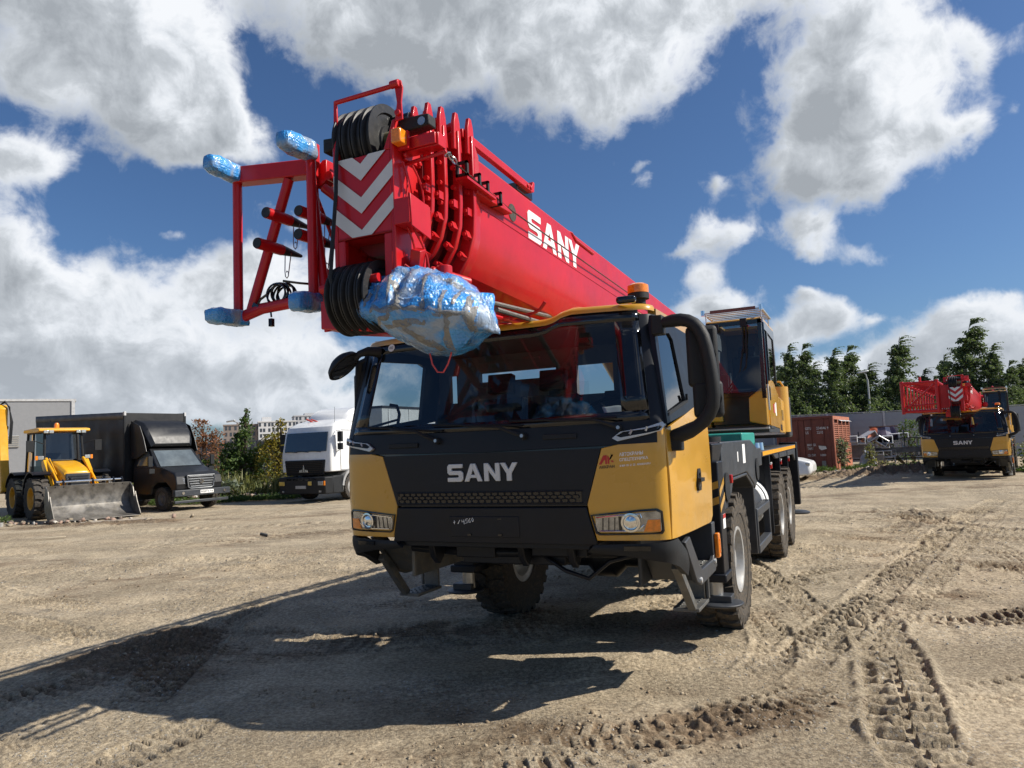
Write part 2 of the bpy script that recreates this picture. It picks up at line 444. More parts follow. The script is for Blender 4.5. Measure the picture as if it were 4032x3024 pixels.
def interp(x, xs, ys):
    return float(np.interp(x, xs, ys))
CW_Z = [1.0, 1.83, 1.92, 2.62, 2.72]; CW_W = [1.268, 1.272, 1.262, 1.172, 1.15]
CY_Z = [1.0, 1.12, 1.34, 1.70, 1.86, 2.62, 2.72]; CY_Y = [-.07, -.085, -.10, -.11, -.095, .095, .13]
KS = [0, .3, .55, .8, .98, 1.1, 1.19, 1.265, 1.33, 1.39]
KX = [0, .3, .55, .8, .978, 1.095, 1.182, 1.245, 1.272, 1.28]
KD = [0, .002, .006, .015, .029, .047, .070, .103, .150, .210]
def cab_pt(s, z, off=0.0):
    """point on the outside of the cab: s = distance round the cab from the middle of the front, z = height"""
    sg = 1 if s >= 0 else -1; a = abs(s)
    W = interp(z, CW_Z, CW_W) / 1.28; y0 = interp(z, CY_Z, CY_Y)
    if a <= 1.39:
        i = 0
        while i < len(KS) - 2 and a > KS[i + 1]: i += 1
        def cr(K):
            p1, p2 = K[i], K[i + 1]; d = KS[i + 1] - KS[i]
            m1 = (K[i + 1] - K[i - 1]) / (KS[i + 1] - KS[i - 1]) if i > 0 else (p2 - p1) / d if K is KX else 0.0
            m2 = (K[i + 2] - K[i]) / (KS[i + 2] - KS[i]) if i + 2 < len(K) else (0.05 if K is KX else 1.0)
            t = (a - KS[i]) / d
            return (2*t**3-3*t**2+1)*p1 + (t**3-2*t*t+t)*d*m1 + (-2*t**3+3*t*t)*p2 + (t**3-t*t)*d*m2
        x, y = cr(KX), cr(KD)
    else:
        x, y = 1.28 + 0.012 * min(1, (a - 1.39) / .5), .210 + (a - 1.39)
    p = Vector((sg * x * W, y0 + y, z))
    if off:
        e = 1e-3
        q = cab_pt(s + e, z) - cab_pt(s - e, z); r = cab_pt(s, z + e) - cab_pt(s, z - e)
        n = q.cross(r).normalized()
        p = p + n * off
    return p
def panel(mb, s0, s1, z0, z1, nu=10, nv=6, th=0.02, off=0.0, m=0):
    """panel of the cab skin; s0, s1 may be functions of v, z0, z1 functions of u"""
    F = lambda f, t: f(t) if callable(f) else f
    def fn(u, v):
        zz = F(z0, u) * (1 - v) + F(z1, u) * v
        ss = F(s0, v) * (1 - u) + F(s1, v) * u
        return cab_pt(ss, zz, off)
    return mb.sheet(fn, nu, nv, th, m)

def build_cab():
    cab = MB()
    # inner box behind the skin: floor, rear wall with windows, lower walls
    cab.box(-1.2, 1.2, .16, 1.36, 1.13, 1.19)
    cab.box(-1.23, 1.23, 1.30, 1.36, 1.19, 2.17)
    cab.box(-1.17, 1.17, 1.30, 1.36, 2.43, 2.60)
    for a, b in ((-1.17, -1.06), (-.98, -.74), (.02, .21), (.54, .62), (1.08, 1.17)): cab.box(a, b, 1.30, 1.36, 2.17, 2.43)
    cab.box(.62, 1.08, 1.302, 1.358, 2.17, 2.43); cab.box(-.74, .02, 1.302, 1.358, 2.17, 2.345)
    o = cab.build("cab", M_trim, crane)
    # dark liner just inside the skin so that the gaps between panels read black
    mb = MB(); panel(mb, -1.42, 1.42, 1.12, 1.86, 40, 8, 0.02, -0.03)
    mb.box(-1.05, 1.05, .02, .42, 1.78, 1.84)
    mb.build("cab_liner", M_frit, o)
    # hood panel (black) with the name
    si = lambda v: interp(1.345 + v * .365, [1.345, 1.71], [.745, .862])
    mb = MB(); panel(mb, lambda v: -si(v), si, 1.345, 1.712, 24, 6, 0.02)
    hood = mb.build("hood_panel", M_blk, crane)
    mb = MB(); panel(mb, -1.235, 1.235, lambda u: 1.716 + .02 * abs(2 * u - 1), lambda u: 1.865 + .02 * abs(2 * u - 1) ** 2, 40, 3, 0.02, 0.002)
    cowl = mb.build("cowl_panel", M_blk, crane)
    mb = MB()
    for x0, x1, z in ((-.80, -.54, 1.785), (.46, .70, 1.80)):
        panel(mb, x0, x1, z - .016, z + .018, 6, 2, 0.02, 0.016)
    mb.build("cowl_vent", M_plas, cowl, bevel=.004)
    for k, (lb, nm) in enumerate(zip(block_letters(lambda a, b, d: cab_pt(-.29 + a, 1.515 + b, d), .555, .125, .014), "SANY")):
        lb.build("letter", M_lett, hood, bevel=.003, sharp=30)
    # seam line on the right of the hood running up
    # grille recess with honeycomb bars
    mb = MB(); panel(mb, -.735, .715, 1.362, 1.436, 24, 2, 0.004, 0.003)
    gr = mb.build("grille", M_frit, hood)
    mb = MB()
    def bar(s0, z0, s1, z1, w=.0028):
        a, b = cab_pt(s0, z0, .007), cab_pt(s1, z1, .007); mb.tube([a, b], w, 4, False)
    cw, ch = .052, .0235
    nx = int(1.43 / cw)
    for r in range(3):
        z = 1.366 + r * ch
        for i in range(nx):
            s = -.73 + i * cw + (cw / 2 if r % 2 else 0)
            bar(s, z + ch * .5, s + cw * .14, z + ch); bar(s, z + ch * .5, s + cw * .14, z)
            bar(s + cw * .14, z + ch, s + cw * .86, z + ch)
            bar(s + cw * .86, z + ch, s + cw, z + ch * .5); bar(s + cw * .86, z, s + cw, z + ch * .5)
    for z in (1.36, 1.438): mb.tube([cab_pt(s, z, .006) for s in np.linspace(-.74, .72, 20)], .005, 6)
    tag(mb.build("grille_mesh", M_blk, gr), kind="stuff")
    # bumper
    sb = lambda v: interp(v, [0, 1], [.80, .742])
    mb = MB(); panel(mb, lambda v: -sb(v), sb, 1.085, 1.332, 24, 5, 0.03, 0.008)
    mb.box(-.78, .78, -.02, .22, 1.045, 1.09)
    bumper = mb.build("bumper", M_blk, crane, bevel=.006)
    mb = MB(); panel(mb, -.292, .252, 1.128, 1.272, 10, 3, 0.01, 0.014)
    pl = mb.build("plate_mount", M_blk, bumper, bevel=.004)
    mb = MB()
    for s in (-.135, .105):
        for z in (1.145, 1.257): mb.box(s - .014, s + .014, -.108, -.096, z - .007, z + .007)
    for o_ in (mb,): o_.xf(Matrix.Translation((0, 0, 0)))
    mb.build("plate_slot", M_frit, bumper)
    # chalk writing: hand-drawn strokes "+v 4560"
    strokes = [[(0, .5), (.10, .55)], [(.05, .15), (.05, .85)], [(.22, .15), (.26, .42), (.235, .15), (.33, .85)],
               [(.44, .85), (.42, .45), (.55, .5)], [(.53, .85), (.535, -.05)], [(.72, .95), (.62, .9), (.61, .6), (.70, .55), (.69, .2), (.60, .12)],
               [(.84, 1.0), (.76, .6), (.77, .2), (.85, .2), (.85, .5), (.77, .5)], [(.95, .3), (.91, .7), (.95, 1.05), (1.0, .75), (.98, .35), (.94, .3)]]
    mb = MB()
    for st in strokes:
        mb.tube([cab_pt(-.262 + .165 * x, 1.212 + .036 * z + .014 * x, .0148) for x, z in st], .0023, 5)
    tag(mb.build("chalk_writing", M_whitxt, pl))
    # yellow corner panels with headlights
    for sg, nm in ((1, "l"), (-1, "r")):
        zi = [1.118, 1.338, 1.71, 1.84]
        si2 = [.80, .746, .866, .905]
        mb = MB()
        inn = lambda v: interp(1.115 + v * (1.79 - 1.115), zi, si2)
        def fn(u, v, sg=sg):
            ztop = interp(u, [0, .25, 1], [1.712, 1.735, 1.838]); zz = 1.112 + (ztop - 1.112) * v
            s_ = interp(zz, zi, si2) * (1 - u) + 1.312 * u
            return cab_pt(sg * s_, zz)
        if sg > 0: mb.sheet(fn, 14, 10, .022)
        else: mb.sheet(lambda u, v: fn(1 - u, v), 14, 10, .022)
        cp = mb.build("corner_panel", M_yel, crane, bevel=.004)
        # headlight
        P = lambda s_, z, off=0.0: cab_pt(sg * s_, z, off)
        out = [(.778, 1.275), (.93, 1.288), (1.10, 1.302), (1.20, 1.306), (1.232, 1.29), (1.236, 1.18), (1.222, 1.163), (1.0, 1.160), (.83, 1.158), (.806, 1.17)]
        def rim_loop(k, off): 
            c = (1.0, 1.228); return [P(c[0] + (a - c[0]) * k[0], c[1] + (b - c[1]) * k[1], off) for a, b in out]
        rings = [rim_loop((1.045, 1.14), .001), rim_loop((1.045, 1.14), .010), rim_loop((1.0, 1.0), .012), rim_loop((.985, .955), .004)]
        mb = MB(); mb.loft(rings if sg > 0 else [r[::-1] for r in rings], cap=False)
        hl = mb.build("headlight", M_frit, crane, sharp=60)
        mb = MB()
        mb.sheet((lambda u, v: P(.80 + u * .43, 1.172 + v * (.10 + .03 * u), .003)) if sg > 0 else (lambda u, v: P(1.23 - u * .43, 1.172 + v * (.13 - .03 * u), .003)), 12, 4, 0)
        mb.build("reflector", M_refl, hl)
        mb = MB()
        for q_ in (.845, .885, .925): mb.tube([P(q_, 1.178, .006), P(q_ + .006, 1.262, .006)], .003, 4)
        mb.sheet((lambda u, v: P(.955 + u * .02, 1.18 + v * .09, .006)) if sg > 0 else (lambda u, v: P(.975 - u * .02, 1.18 + v * .09, .006)), 2, 2, 0)
        mb.build_each("divider", M_frit, hl)
        c = P(1.035, 1.232, .008); n = (P(1.035, 1.232, .02) - P(1.035, 1.232, 0)).normalized()
        mb = MB(); rr = []
        for rad, d in ((.062, -.004), (.062, .012), (.050, .014), (.046, .002), (.036, .0), (.036, .008), (.018, .014), (.002, .016)):
            u_ = n.orthogonal().normalized(); w_ = n.cross(u_)
            rr.append([c + n * d + (u_ * math.cos(2 * math.pi * k / 24) + w_ * math.sin(2 * math.pi * k / 24)) * rad for k in range(24)])
        mb.loft(rr, True); mb.build("projector_lamp", M_chr, hl)
        mb = MB(); mb.sheet((lambda u, v: P(1.115 + .03 * v + u * (.108 - .03 * v), 1.172 + v * .075, .007)) if sg > 0 else (lambda u, v: P(1.223 - u * (.108 - .03 * v), 1.172 + v * .075, .007)), 6, 3, .006)
        mb.build("turn_signal", M_amber, hl)
        mb = MB(); loop = [P(a, b, .010) for a, b in [(.805, 1.262), (.97, 1.277), (1.10, 1.283), (1.105, 1.262)]]
        mb.tube(loop, .0045, 5)
        mb.tube([P(a, b, .010) for a, b in [(.83, 1.176), (1.0, 1.176), (1.09, 1.188), (1.12, 1.215)]], .0045, 5)
        mb.build("lamp_trim", M_chr, hl)
        # silver trim under the windscreen corner
        mb = MB()
        tr = [(.945, 1.772), (1.0, 1.812), (1.16, 1.832), (1.27, 1.862), (1.285, 1.846), (1.26, 1.812), (1.18, 1.79), (.98, 1.752)]
        n_ = len(tr); cx = sum(a for a, b in tr) / n_; cz = sum(b for a, b in tr) / n_
        r1 = [P(a, b, .024) for a, b in tr]; r2 = [P(cx + (a - cx) * .86, cz + (b - cz) * .60, .024) for a, b in tr]
        r0 = [P(a, b, .0) for a, b in tr]; r3 = [P(cx + (a - cx) * .86, cz + (b - cz) * .60, .004) for a, b in tr]
        L = [r0, r1, r2, r3] if sg < 0 else [r[::-1] for r in (r0, r1, r2, r3)]
        mb.loft(L, cap=False)
        for a0, a1 in ((1.06, 1.075), (1.16, 1.17)):
            mb.tube([P(a0, 1.775 + (a0 - .95) * .17, .02), P(a1, 1.80 + (a1 - .95) * .17, .02)], .008, 4)
        mb.build("corner_trim", M_sil, crane, sharp=30)
    # dealer's stickers on the left corner (right in the picture)
    def on_corner(s0, z0, kx=1.0, slope=0.055): return lambda a, b: cab_pt(s0 + a * kx, z0 + b + slope * a * kx, .0025)
    cp = [o for o in crane.children if o.name.startswith("corner_panel")][0]
    text_part("lettering", "АВТОКРАНЫ", .155, .024, (0, 0, 0), (1, 0, 0), (0, 0, 1), M_whitxt, cp, bold=.02, fn=on_corner(.985, 1.655))
    text_part("lettering", "СПЕЦТЕХНИКА", .185, .024, (0, 0, 0), (1, 0, 0), (0, 0, 1), M_whitxt, cp, bold=.02, fn=on_corner(.985, 1.619))
    text_part("lettering", "8 800 101 21 25  AKKRAN.RU", .198, .013, (0, 0, 0), (1, 0, 0), (0, 0, 1), M_whitxt, cp, bold=.02, fn=on_corner(.985, 1.588))
    text_part("lettering", "АККРАН", .105, .019, (0, 0, 0), (1, 0, 0), (0, 0, 1), M_drktxt, cp, bold=.02, fn=on_corner(.845, 1.578, slope=.06))
    mb = MB()
    f = on_corner(.845, 1.606, slope=.06)
    for poly in ([(0, 0), (.018, 0), (.038, .028), (.038, .057), (.032, .057)], [(.038, .057), (.038, .026), (.044, .026), (.044, 0), (.056, 0), (.056, .057)],
                 [(.060, .057), (.060, 0), (.072, 0), (.072, .026), (.086, .057), (.102, .057), (.080, .028)], [(.080, .020), (.088, .008), (.104, .008), (.096, .020)]):
        mb.add([f(a, b) for a, b in poly], [tuple(range(len(poly)))])
    mb.build("emblem", M_redtxt, cp)
    # doors
    belt = lambda y: interp(y, [.05, .76, .95, 1.38], [1.852, 1.985, 2.02, 2.03])
    for sg in (1, -1):
        def fn(u, v, sg=sg):
            s_ = 1.318 + u * (2.64 - 1.318); y = .05 + u * 1.30
            z0 = interp(u, [0, .93, 1], [1.112, 1.085, 1.13]); z = z0 + (belt(y) - .03 - z0) * v
            p = cab_pt(sg * s_, z); crease = .010 * math.exp(-((v - .42 - .1 * u) / .05) ** 2) * min(1, 4 * u) * min(1, 4 * (1 - u))
            p.x += sg * (.012 * math.sin(math.pi * min(1, v * 1.1)) + crease); return p
        mb = MB(); mb.sheet(fn if sg > 0 else (lambda u, v: fn(1 - u, v)), 16, 14, .025)
        door = mb.build("door", M_yel, crane, bevel=.004)
        mb = MB(); hx = 1.298
        mb.prism([(.74, 1.50), (.76, 1.53), (.84, 1.53), (.86, 1.50), (.86, 1.40), (.84, 1.37), (.76, 1.37), (.74, 1.40)], 'x', sg * (hx - .01), sg * (hx + .012))
        mb.prism([(.77, 1.50), (.83, 1.50), (.83, 1.40), (.77, 1.40)], 'x', sg * (hx + .0125), sg * (hx + .014), 1)
        mb.box(min(sg * hx, sg * (hx + .034)), max(sg * hx, sg * (hx + .034)), .735, .87, 1.435, 1.462)
        mb.build("handle", [M_plas, M_frit], door, bevel=.004)
        # window frame, glass, black quarter panel behind
        Wz = lambda z: interp(z, CW_Z, CW_W)
        mb = MB()
        wl = [(.10, 1.915), (.74, 2.03), (.705, 2.485), (.62, 2.525), (.235, 2.475), (.19, 2.45)] if sg > 0 else [(.12, 1.92), (1.04, 2.03), (1.05, 2.50), (.95, 2.525), (.33, 2.49), (.26, 2.46)]
        ol = [(.045, 1.855), (1.37, 2.02), (1.37, 2.60), (.60, 2.605), (.20, 2.60), (.155, 2.50)]
        X = lambda y, z, o_: (sg * (Wz(z) + o_), y, z)
        ro = [X(a, b, .004) for a, b in ol]; ri = [X(a, b, .004) for a, b in wl]; rib = [X(a, b, -.03) for a, b in wl]; rob = [X(a, b, -.03) for a, b in ol]
        L = [rob, ro, ri, rib, rob]
        mb.loft(L if sg > 0 else [r[::-1] for r in L], cap=False)
        mb.build("window_frame", M_blk, crane, sharp=30)
        g_ = MB(); g_.add([X(a, b, -.01) for a, b in wl], [tuple(range(6)) if sg > 0 else tuple(range(5, -1, -1))])
        g_.build("side_window", M_sglass if sg > 0 else M_clear, crane)
        s_ = MB(); s_.prism([(.095, 1.902), (.74, 2.018), (.76, 2.06), (.74, 2.08), (.735, 2.035), (.105, 1.925)], 'x', sg * (Wz(1.95) - .005), sg * (Wz(1.95) + .012))
        s_.build("window_seal", M_plas, crane)
    # windscreen
    zb = lambda u: 1.868 + .018 * abs(2 * u - 1) ** 2
    step = lambda s_: interp(s_, [-1.2, .40, .47, .53, .60, 1.2], [2.598, 2.602, 2.614, 2.648, 2.664, 2.650])
    def ws(u, v, e=0.0, off=0.0):
        s_ = (-1.195 + 2.39 * u); za, zt = zb(u), step(s_) - .012
        return cab_pt(s_, za + (zt - za) * v, off)
    mb = MB(); mb.sheet(lambda u, v: ws(u, v), 40, 8)
    wsc = mb.build("windscreen", M_glass, crane)
    # black printed border of the windscreen, a frame just proud of the glass
    mb = MB(); fr = .055
    def border(u0, u1, v0, v1, nu, nv): mb.sheet(lambda u, v: ws(u0 + (u1 - u0) * u, v0 + (v1 - v0) * v, off=.003), nu, nv, .005)
    border(0, 1, 0, .085, 40, 1); border(0, 1, .90, 1, 40, 1); border(0, .06, .085, .90, 3, 6); border(.925, 1, .085, .90, 3, 6)
    mb.build("windscreen_border", M_frit, wsc, sharp=None)
    # pillars
    for sg in (1, -1):
        mb = MB()
        f = lambda u, v: cab_pt(sg * (1.198 + .17 * u), 1.86 + (2.61 - 1.86) * v, .003)
        mb.sheet(f if sg > 0 else (lambda u, v: f(1 - u, v)), 10, 8, .05)
        mb.build("pillar", M_blk, crane)
    # roof: rim following the top of the windscreen, raised over the driver
    mb = MB()
    def roof(u, v):
        s_ = -1.36 + 2.72 * u; top = step(s_ * .88)
        k = [(0.004, -.012), (.010, .006), (.004, .030), (-.02, .048), (-.07, .058), (-.14, .060)]
        o_, dz = k[int(round(v * 5))]
        return cab_pt(s_, min(top + dz, 2.74), o_)
    mb.sheet(roof, 64, 5, 0)
    ring = [roof(i / 64, 1) for i in range(65)]
    n0 = len(mb.v)
    far = [Vector((p.x, 1.36 + .0, p.z)) for p in ring]
    mb.loft([[p for p in ring], far], cap=False, closed=False)
    for sg in (1, -1):
        mb.prism([(.30, 2.598), (1.37, 2.598), (1.37, 2.66), (.30, 2.66)], 'x', sg * 1.12, sg * 1.178)
    mb.box(-1.15, 1.15, 1.33, 1.37, 2.60, 2.66)
    mb.box(-1.12, 1.12, .30, 1.34, 2.585, 2.60, 1)
    mb.build("roof", [M_yel, M_trim], crane, sharp=50)
    # interior
    mb = MB()
    mb.prism([(.02, 1.78), (.02, 1.86), (.12, 1.90), (.40, 1.93), (.52, 1.86), (.50, 1.60), (.10, 1.6)], 'x', -1.18, 1.18)
    mb.build("dashboard", M_seat, crane, bevel=.02)
    def seat(x, w, top, col=M_seat):
        mb = MB()
        mb.obox((x, 1.02, 1.85), (w, .13, .62), (R(-8), 0, 0)); mb.obox((x, .82, 1.55), (w, .5, .14))
        mb.obox((x, 1.06, top), (w * .5, .09, .17), (R(-8), 0, 0)); mb.box(x - .05, x + .05, 1.05, 1.07, top - .16, top - .05)
        mb.build("seat", col, crane, bevel=.04, seg=3)
    seat(.80, .5, 2.34); seat(.09, .46, 2.29); seat(-.40, .46, 2.29)
    mb = MB(); c = Vector((.79, .40, 1.955)); n = Vector((0, -.75, 1)).normalized(); u_ = Vector((1, 0, 0)); w_ = n.cross(u_)
    mb.tube([c + (u_ * math.cos(a) + w_ * math.sin(a)) * .215 for a in np.linspace(0, 2 * math.pi, 33)], .014, 8)
    for a in (0, 2.3, 4.0): mb.tube([c, c + (u_ * math.cos(a) + w_ * math.sin(a)) * .21], .012, 6)
    mb.cyl(c, c - n * .2, .035)
    mb.build("steering_wheel", M_plas, crane)
    # crumpled clear film over the two passenger seats
    for x in (.12, -.38):
        mb = MB()
        def film(u, v, x=x):
            a = (u - .5) * 2; p = Vector((x + a * .30, .93 + .10 * a * a - .04 * v, 1.62 + .66 * v + .03 * math.sin(5 * a)))
            k = mnoise.noise(p * 7) * .03; p.y += k * 1.4; p.z += k; p.x *= 1; return p
        mb.sheet(film, 22, 26)
        mb.build("seat_film", glass_mat("clear_film", (.93, .94, .95), refl=.6, rough=.2), crane, sharp=None)
    # wipers
    for piv, elb, a, b in (((-.368, 1.808), (-.53, 1.872), (-1.03, 1.935), (-.33, 1.875)), ((.317, 1.814), (.15, 1.872), (-.42, 1.922), (.31, 1.885)), ((.99, 1.838), (.84, 1.885), (.21, 1.918), (.98, 1.905))):
        mb = MB(); P = lambda q, o_: cab_pt(q[0], q[1], o_)
        mb.tube([P(piv, .02), P(((piv[0] + elb[0]) / 2, (piv[1] + elb[1]) / 2), .045), P(elb, .05)], [.016, .014, .011], 6)
        m_ = ((a[0] + elb[0]) / 2, (a[1] + elb[1]) / 2)
        mb.tube([P(elb, .05), P(m_, .035), P(((a[0] * 2 + b[0]) / 3, (a[1] * 2 + b[1]) / 3), .03)], [.009, .008, .006], 6)
        mb.tube([P((a[0] + (b[0] - a[0]) * t, a[1] + (b[1] - a[1]) * t), .018) for t in np.linspace(0, 1, 8)], .008, 5)
        mb.cyl(P(piv, .0), P(piv, .04), .026, .022, 14)
        w = mb.build("wiper", M_plas, crane)
        mb = MB(); mb.cyl(P(piv, .036), P(piv, .047), .014, .012, 12); mb.build("wiper_nut", M_steel, w)
    # round type-approval sticker and grab handle inside the left window
    mb = MB(); mb.lathe([(.0, 0), (.03, 0), (.03, .002), (0, .002)], (0, 0, 0), 'y', 24)
    o = mb.build("approval_sticker", M_whitxt, wsc); o.location = cab_pt(-.955, 2.555, .010); o.rotation_euler = (R(-14), 0, 0)
    text_part("lettering", "CCC", .038, .018, (0, 0, 0), (1, 0, 0), (0, 0, 1), M_drktxt, wsc, bold=.03, fn=lambda a, b: cab_pt(-.974 + a, 2.546 + b, .0125))
    mb = MB(); mb.tube([(-1.09, .36, 2.13), (-1.03, .37, 2.12), (-1.01, .375, 2.05), (-1.03, .36, 1.92), (-1.08, .33, 1.90)], .014, 8); mb.build("grab_handle", M_plas, crane)
    # beacon, camera and marker on the roof
    mb = MB(); mb.lathe([(.0, 0), (.05, 0), (.05, .03), (.075, .035), (.075, .075), (0, .076)], (1.045, .36, 2.715), 'z', 24)
    bc = mb.build("beacon", M_plas, crane)
    mb = MB(); mb.lathe([(0, 0), (.074, .0), (.076, .02), (.074, .055), (.055, .068), (0, .07)], (1.045, .36, 2.792), 'z', 24); mb.build("beacon_lens", M_amber, bc)
    mb = MB(); mb.obox((1.02, .13, 2.712), (.135, .07, .05), (0, 0, R(5))); mb.build("roof_camera", M_frit, crane, bevel=.02, seg=4)
    # mirrors, left arm (right in the picture)
    arm = [(1.19, .16, 2.525), (1.27, .13, 2.528), (1.39, .10, 2.535), (1.475, .09, 2.50), (1.53, .085, 2.41), (1.555, .085, 2.25), (1.572, .085, 2.08), (1.565, .09, 1.95), (1.50, .10, 1.855), (1.40, .12, 1.80), (1.285, .15, 1.765)]
    mb = MB(); pts = []
    for i in range(len(arm) - 1):
        for t in (0, .5): pts.append(Vector(arm[i]).lerp(Vector(arm[i + 1]), t))
    pts.append(Vector(arm[-1]))
    pts = [pts[0]] + [(pts[i - 1] + pts[i] * 2 + pts[i + 1]) / 4 for i in range(1, len(pts) - 1)] + [pts[-1]]
    mb.tube(pts, [.036] * 3 + [.043] * (len(pts) - 6) + [.05] * 3, 14)
    mb.obox((1.225, .15, 2.515), (.08, .10, .13)); mb.obox((1.295, .16, 1.735), (.085, .11, .12))
    ma = mb.build("mirror_arm", M_plas, crane, bevel=.01)
    for (x, z, h, w, nm) in ((1.50, 2.285, .40, .20, 0), (1.52, 2.00, .24, .19, 1)):
        mb = MB(); mb.obox((x, .17, z), (w, .085, h), (0, 0, R(14)))
        mo = mb.build("mirror", M_plas, crane, bevel=.03, seg=3)
        mb = MB(); mb.obox((x - .012, .2155, z), (w * .86, .004, h * .88), (0, 0, R(14))); mb.build("mirror_glass", M_mirror, mo)
        mb = MB(); mb.lathe([(0, 0), (.055, 0), (.045, .03), (0, .035)], (x + .04, .12, z), 'y', 16); mb.xf(Matrix.Identity(4)); mb.build("mirror_joint", M_plas, mo)
    # right-hand mirrors (left in the picture): post, round front mirror on an arm, tall mirror behind
    mb = MB()
    mb.tube([(-1.15, .20, 2.50), (-1.235, .16, 2.47), (-1.25, .15, 2.2), (-1.262, .15, 1.92), (-1.21, .17, 1.86)], [.034, .036, .03, .03, .03], 10)
    mb.tube([(-1.00, .12, 2.535), (-1.07, .05, 2.545), (-1.13, .02, 2.525), (-1.17, .01, 2.49)], [.045, .036, .028, .024], 10)
    mb.build("mirror_arm", M_plas, crane)
    n = Vector((.737, .012, -.758)).normalized(); a_ = Vector((.69, .32, .64)); a_ = (a_ - n * a_.dot(n)).normalized(); b_ = n.cross(a_); C0 = Vector((-1.25, -.02, 2.432))
    def disc(prof, kx, ky):
        return [[C0 + n * d + (a_ * math.cos(2 * math.pi * k / 28) * kx + b_ * math.sin(2 * math.pi * k / 28) * ky) * r for k in range(28)] for r, d in prof]
    mb = MB(); mb.loft(disc([(.02, -.085), (.09, -.07), (.135, -.035), (.15, .0), (.142, .008), (.125, .006), (.001, .006)], 1.0, .8)); mo = mb.build("front_mirror", M_plas, crane)
    mb = MB(); mb.loft(disc([(.124, .0065), (.06, .012), (.001, .013)], 1.0, .8)); mb.build("mirror_glass", M_mirror, mo)
    mb = MB(); mb.obox((-1.27, .22, 2.16), (.10, .09, .46)); mb.build("mirror", M_plas, crane, bevel=.025)

build_cab()

# ------------------------------------------------------------------ chassis, wheels, outriggers
def wheel_mesh(Rad, W, lugs, tm, hub_r=.30, deep=.04):
    """tyre with staggered lug blocks, axis along x, outer face towards +x"""
    mb = MB(); h = W / 2
    mb.lathe([(hub_r + .02, -h * .8), (Rad - .16, -h * .98), (Rad - .07, -h), (Rad - deep + .005, -h * .93), (Rad - deep + .01, -h * .5), (Rad - deep + .012, 0), (Rad - deep + .01, h * .5), (Rad - deep + .005, h * .93), (Rad - .07, h), (Rad - .16, h * .98), (hub_r + .05, h * .82), (hub_r + .02, h * .8)], n=56, cap=False)
    for k in range(lugs):
        a0 = 2 * math.pi * k / lugs; da = 2 * math.pi / lugs
        for side in (-1, 1):
            off = 0 if side < 0 else .5 * da
            # a block from near the middle to the shoulder, swept like a chevron
            pts = [(.02, .05), (.30, .30), (.62, .38), (.985, .34), (.985, -.20), (.66, -.16), (.34, -.22), (.06, -.42)]
            def P(x, t, r): a = a0 + off + t * da; return (side * x * h, math.cos(a) * r, math.sin(a) * r)
            lo = [P(x, t, Rad - deep - .012 * (x > .9)) for x, t in pts]; hi = [P(x, t * .93, Rad - .006 * (x > .9)) for x, t in pts]
            n = len(pts); f = [tuple(range(n, 2 * n))] + [(i, (i + 1) % n, (i + 1) % n + n, i + n) for i in range(n)]
            if side > 0: f = [q[::-1] for q in f]
            mb.add(lo + hi, f)
            sh = [P(.985, .34, Rad - .05), P(.985, -.20, Rad - .05), P(1.0, -.16, Rad - .10), P(1.0, .28, Rad - .10)]
            mb.add([(p[0] * 1.015, p[1], p[2]) for p in sh], [(0, 1, 2, 3)] if side < 0 else [(3, 2, 1, 0)])
    # thin ribs on the sidewall
    for rr in (Rad - .12, Rad - .19):
        mb.lathe([(rr - .006, h * .985), (rr - .003, h * .995), (rr + .003, h * .995), (rr + .006, h * .985)], n=48, cap=False)
    return mb.mesh("tyre", tm, 32)
def rim_mesh(hub_r, W, deep=.06, m=None):
    mb = MB(); h = W / 2
    mb.lathe([(hub_r + .035, h * .78), (hub_r + .03, h * .86), (hub_r + .005, h * .84), (hub_r - .01, h * .70), (hub_r - .03, h * .68 - deep), (hub_r - .05, h * .7 - deep - .02), (.17, h * .55 - deep), (.15, h * .60 - deep), (.10, h * .75 - deep), (.09, h * .95 - deep), (.0, h * .97 - deep)], n=40, cap=False)
    for k in range(10):
        a = 2 * math.pi * k / 10
        mb.cyl((h * .56 - deep, math.cos(a) * .14, math.sin(a) * .14), (h * .68 - deep, math.cos(a) * .14, math.sin(a) * .14), .014, n=6)
    mb.lathe([(hub_r + .035, -h * .78), (hub_r - .04, -h * .7), (hub_r - .05, h * .2), (.12, h * .3), (.12, -h * .9), (0, -h * .9)], n=32, cap=False)
    return mb.mesh("rim", m or M_rim, 32)
TYRE = wheel_mesh(.625, .38, 26, M_tyre2, .27); RIM = rim_mesh(.27, .38)
def put_wheel(root, x, y, z, steer=0.0, tyre=TYRE, rim=RIM, sc=1.0, roll=0.0):
    w = bpy.data.objects.new("wheel", tyre); w.name = "wheel"; COL.objects.link(w); w.parent = root
    w.location = (x, y, z); w.scale = (sc,) * 3
    w.rotation_euler = Euler((roll, 0, (math.pi if x < 0 else 0) + steer))
    r = link("rim", rim, w)
    return w
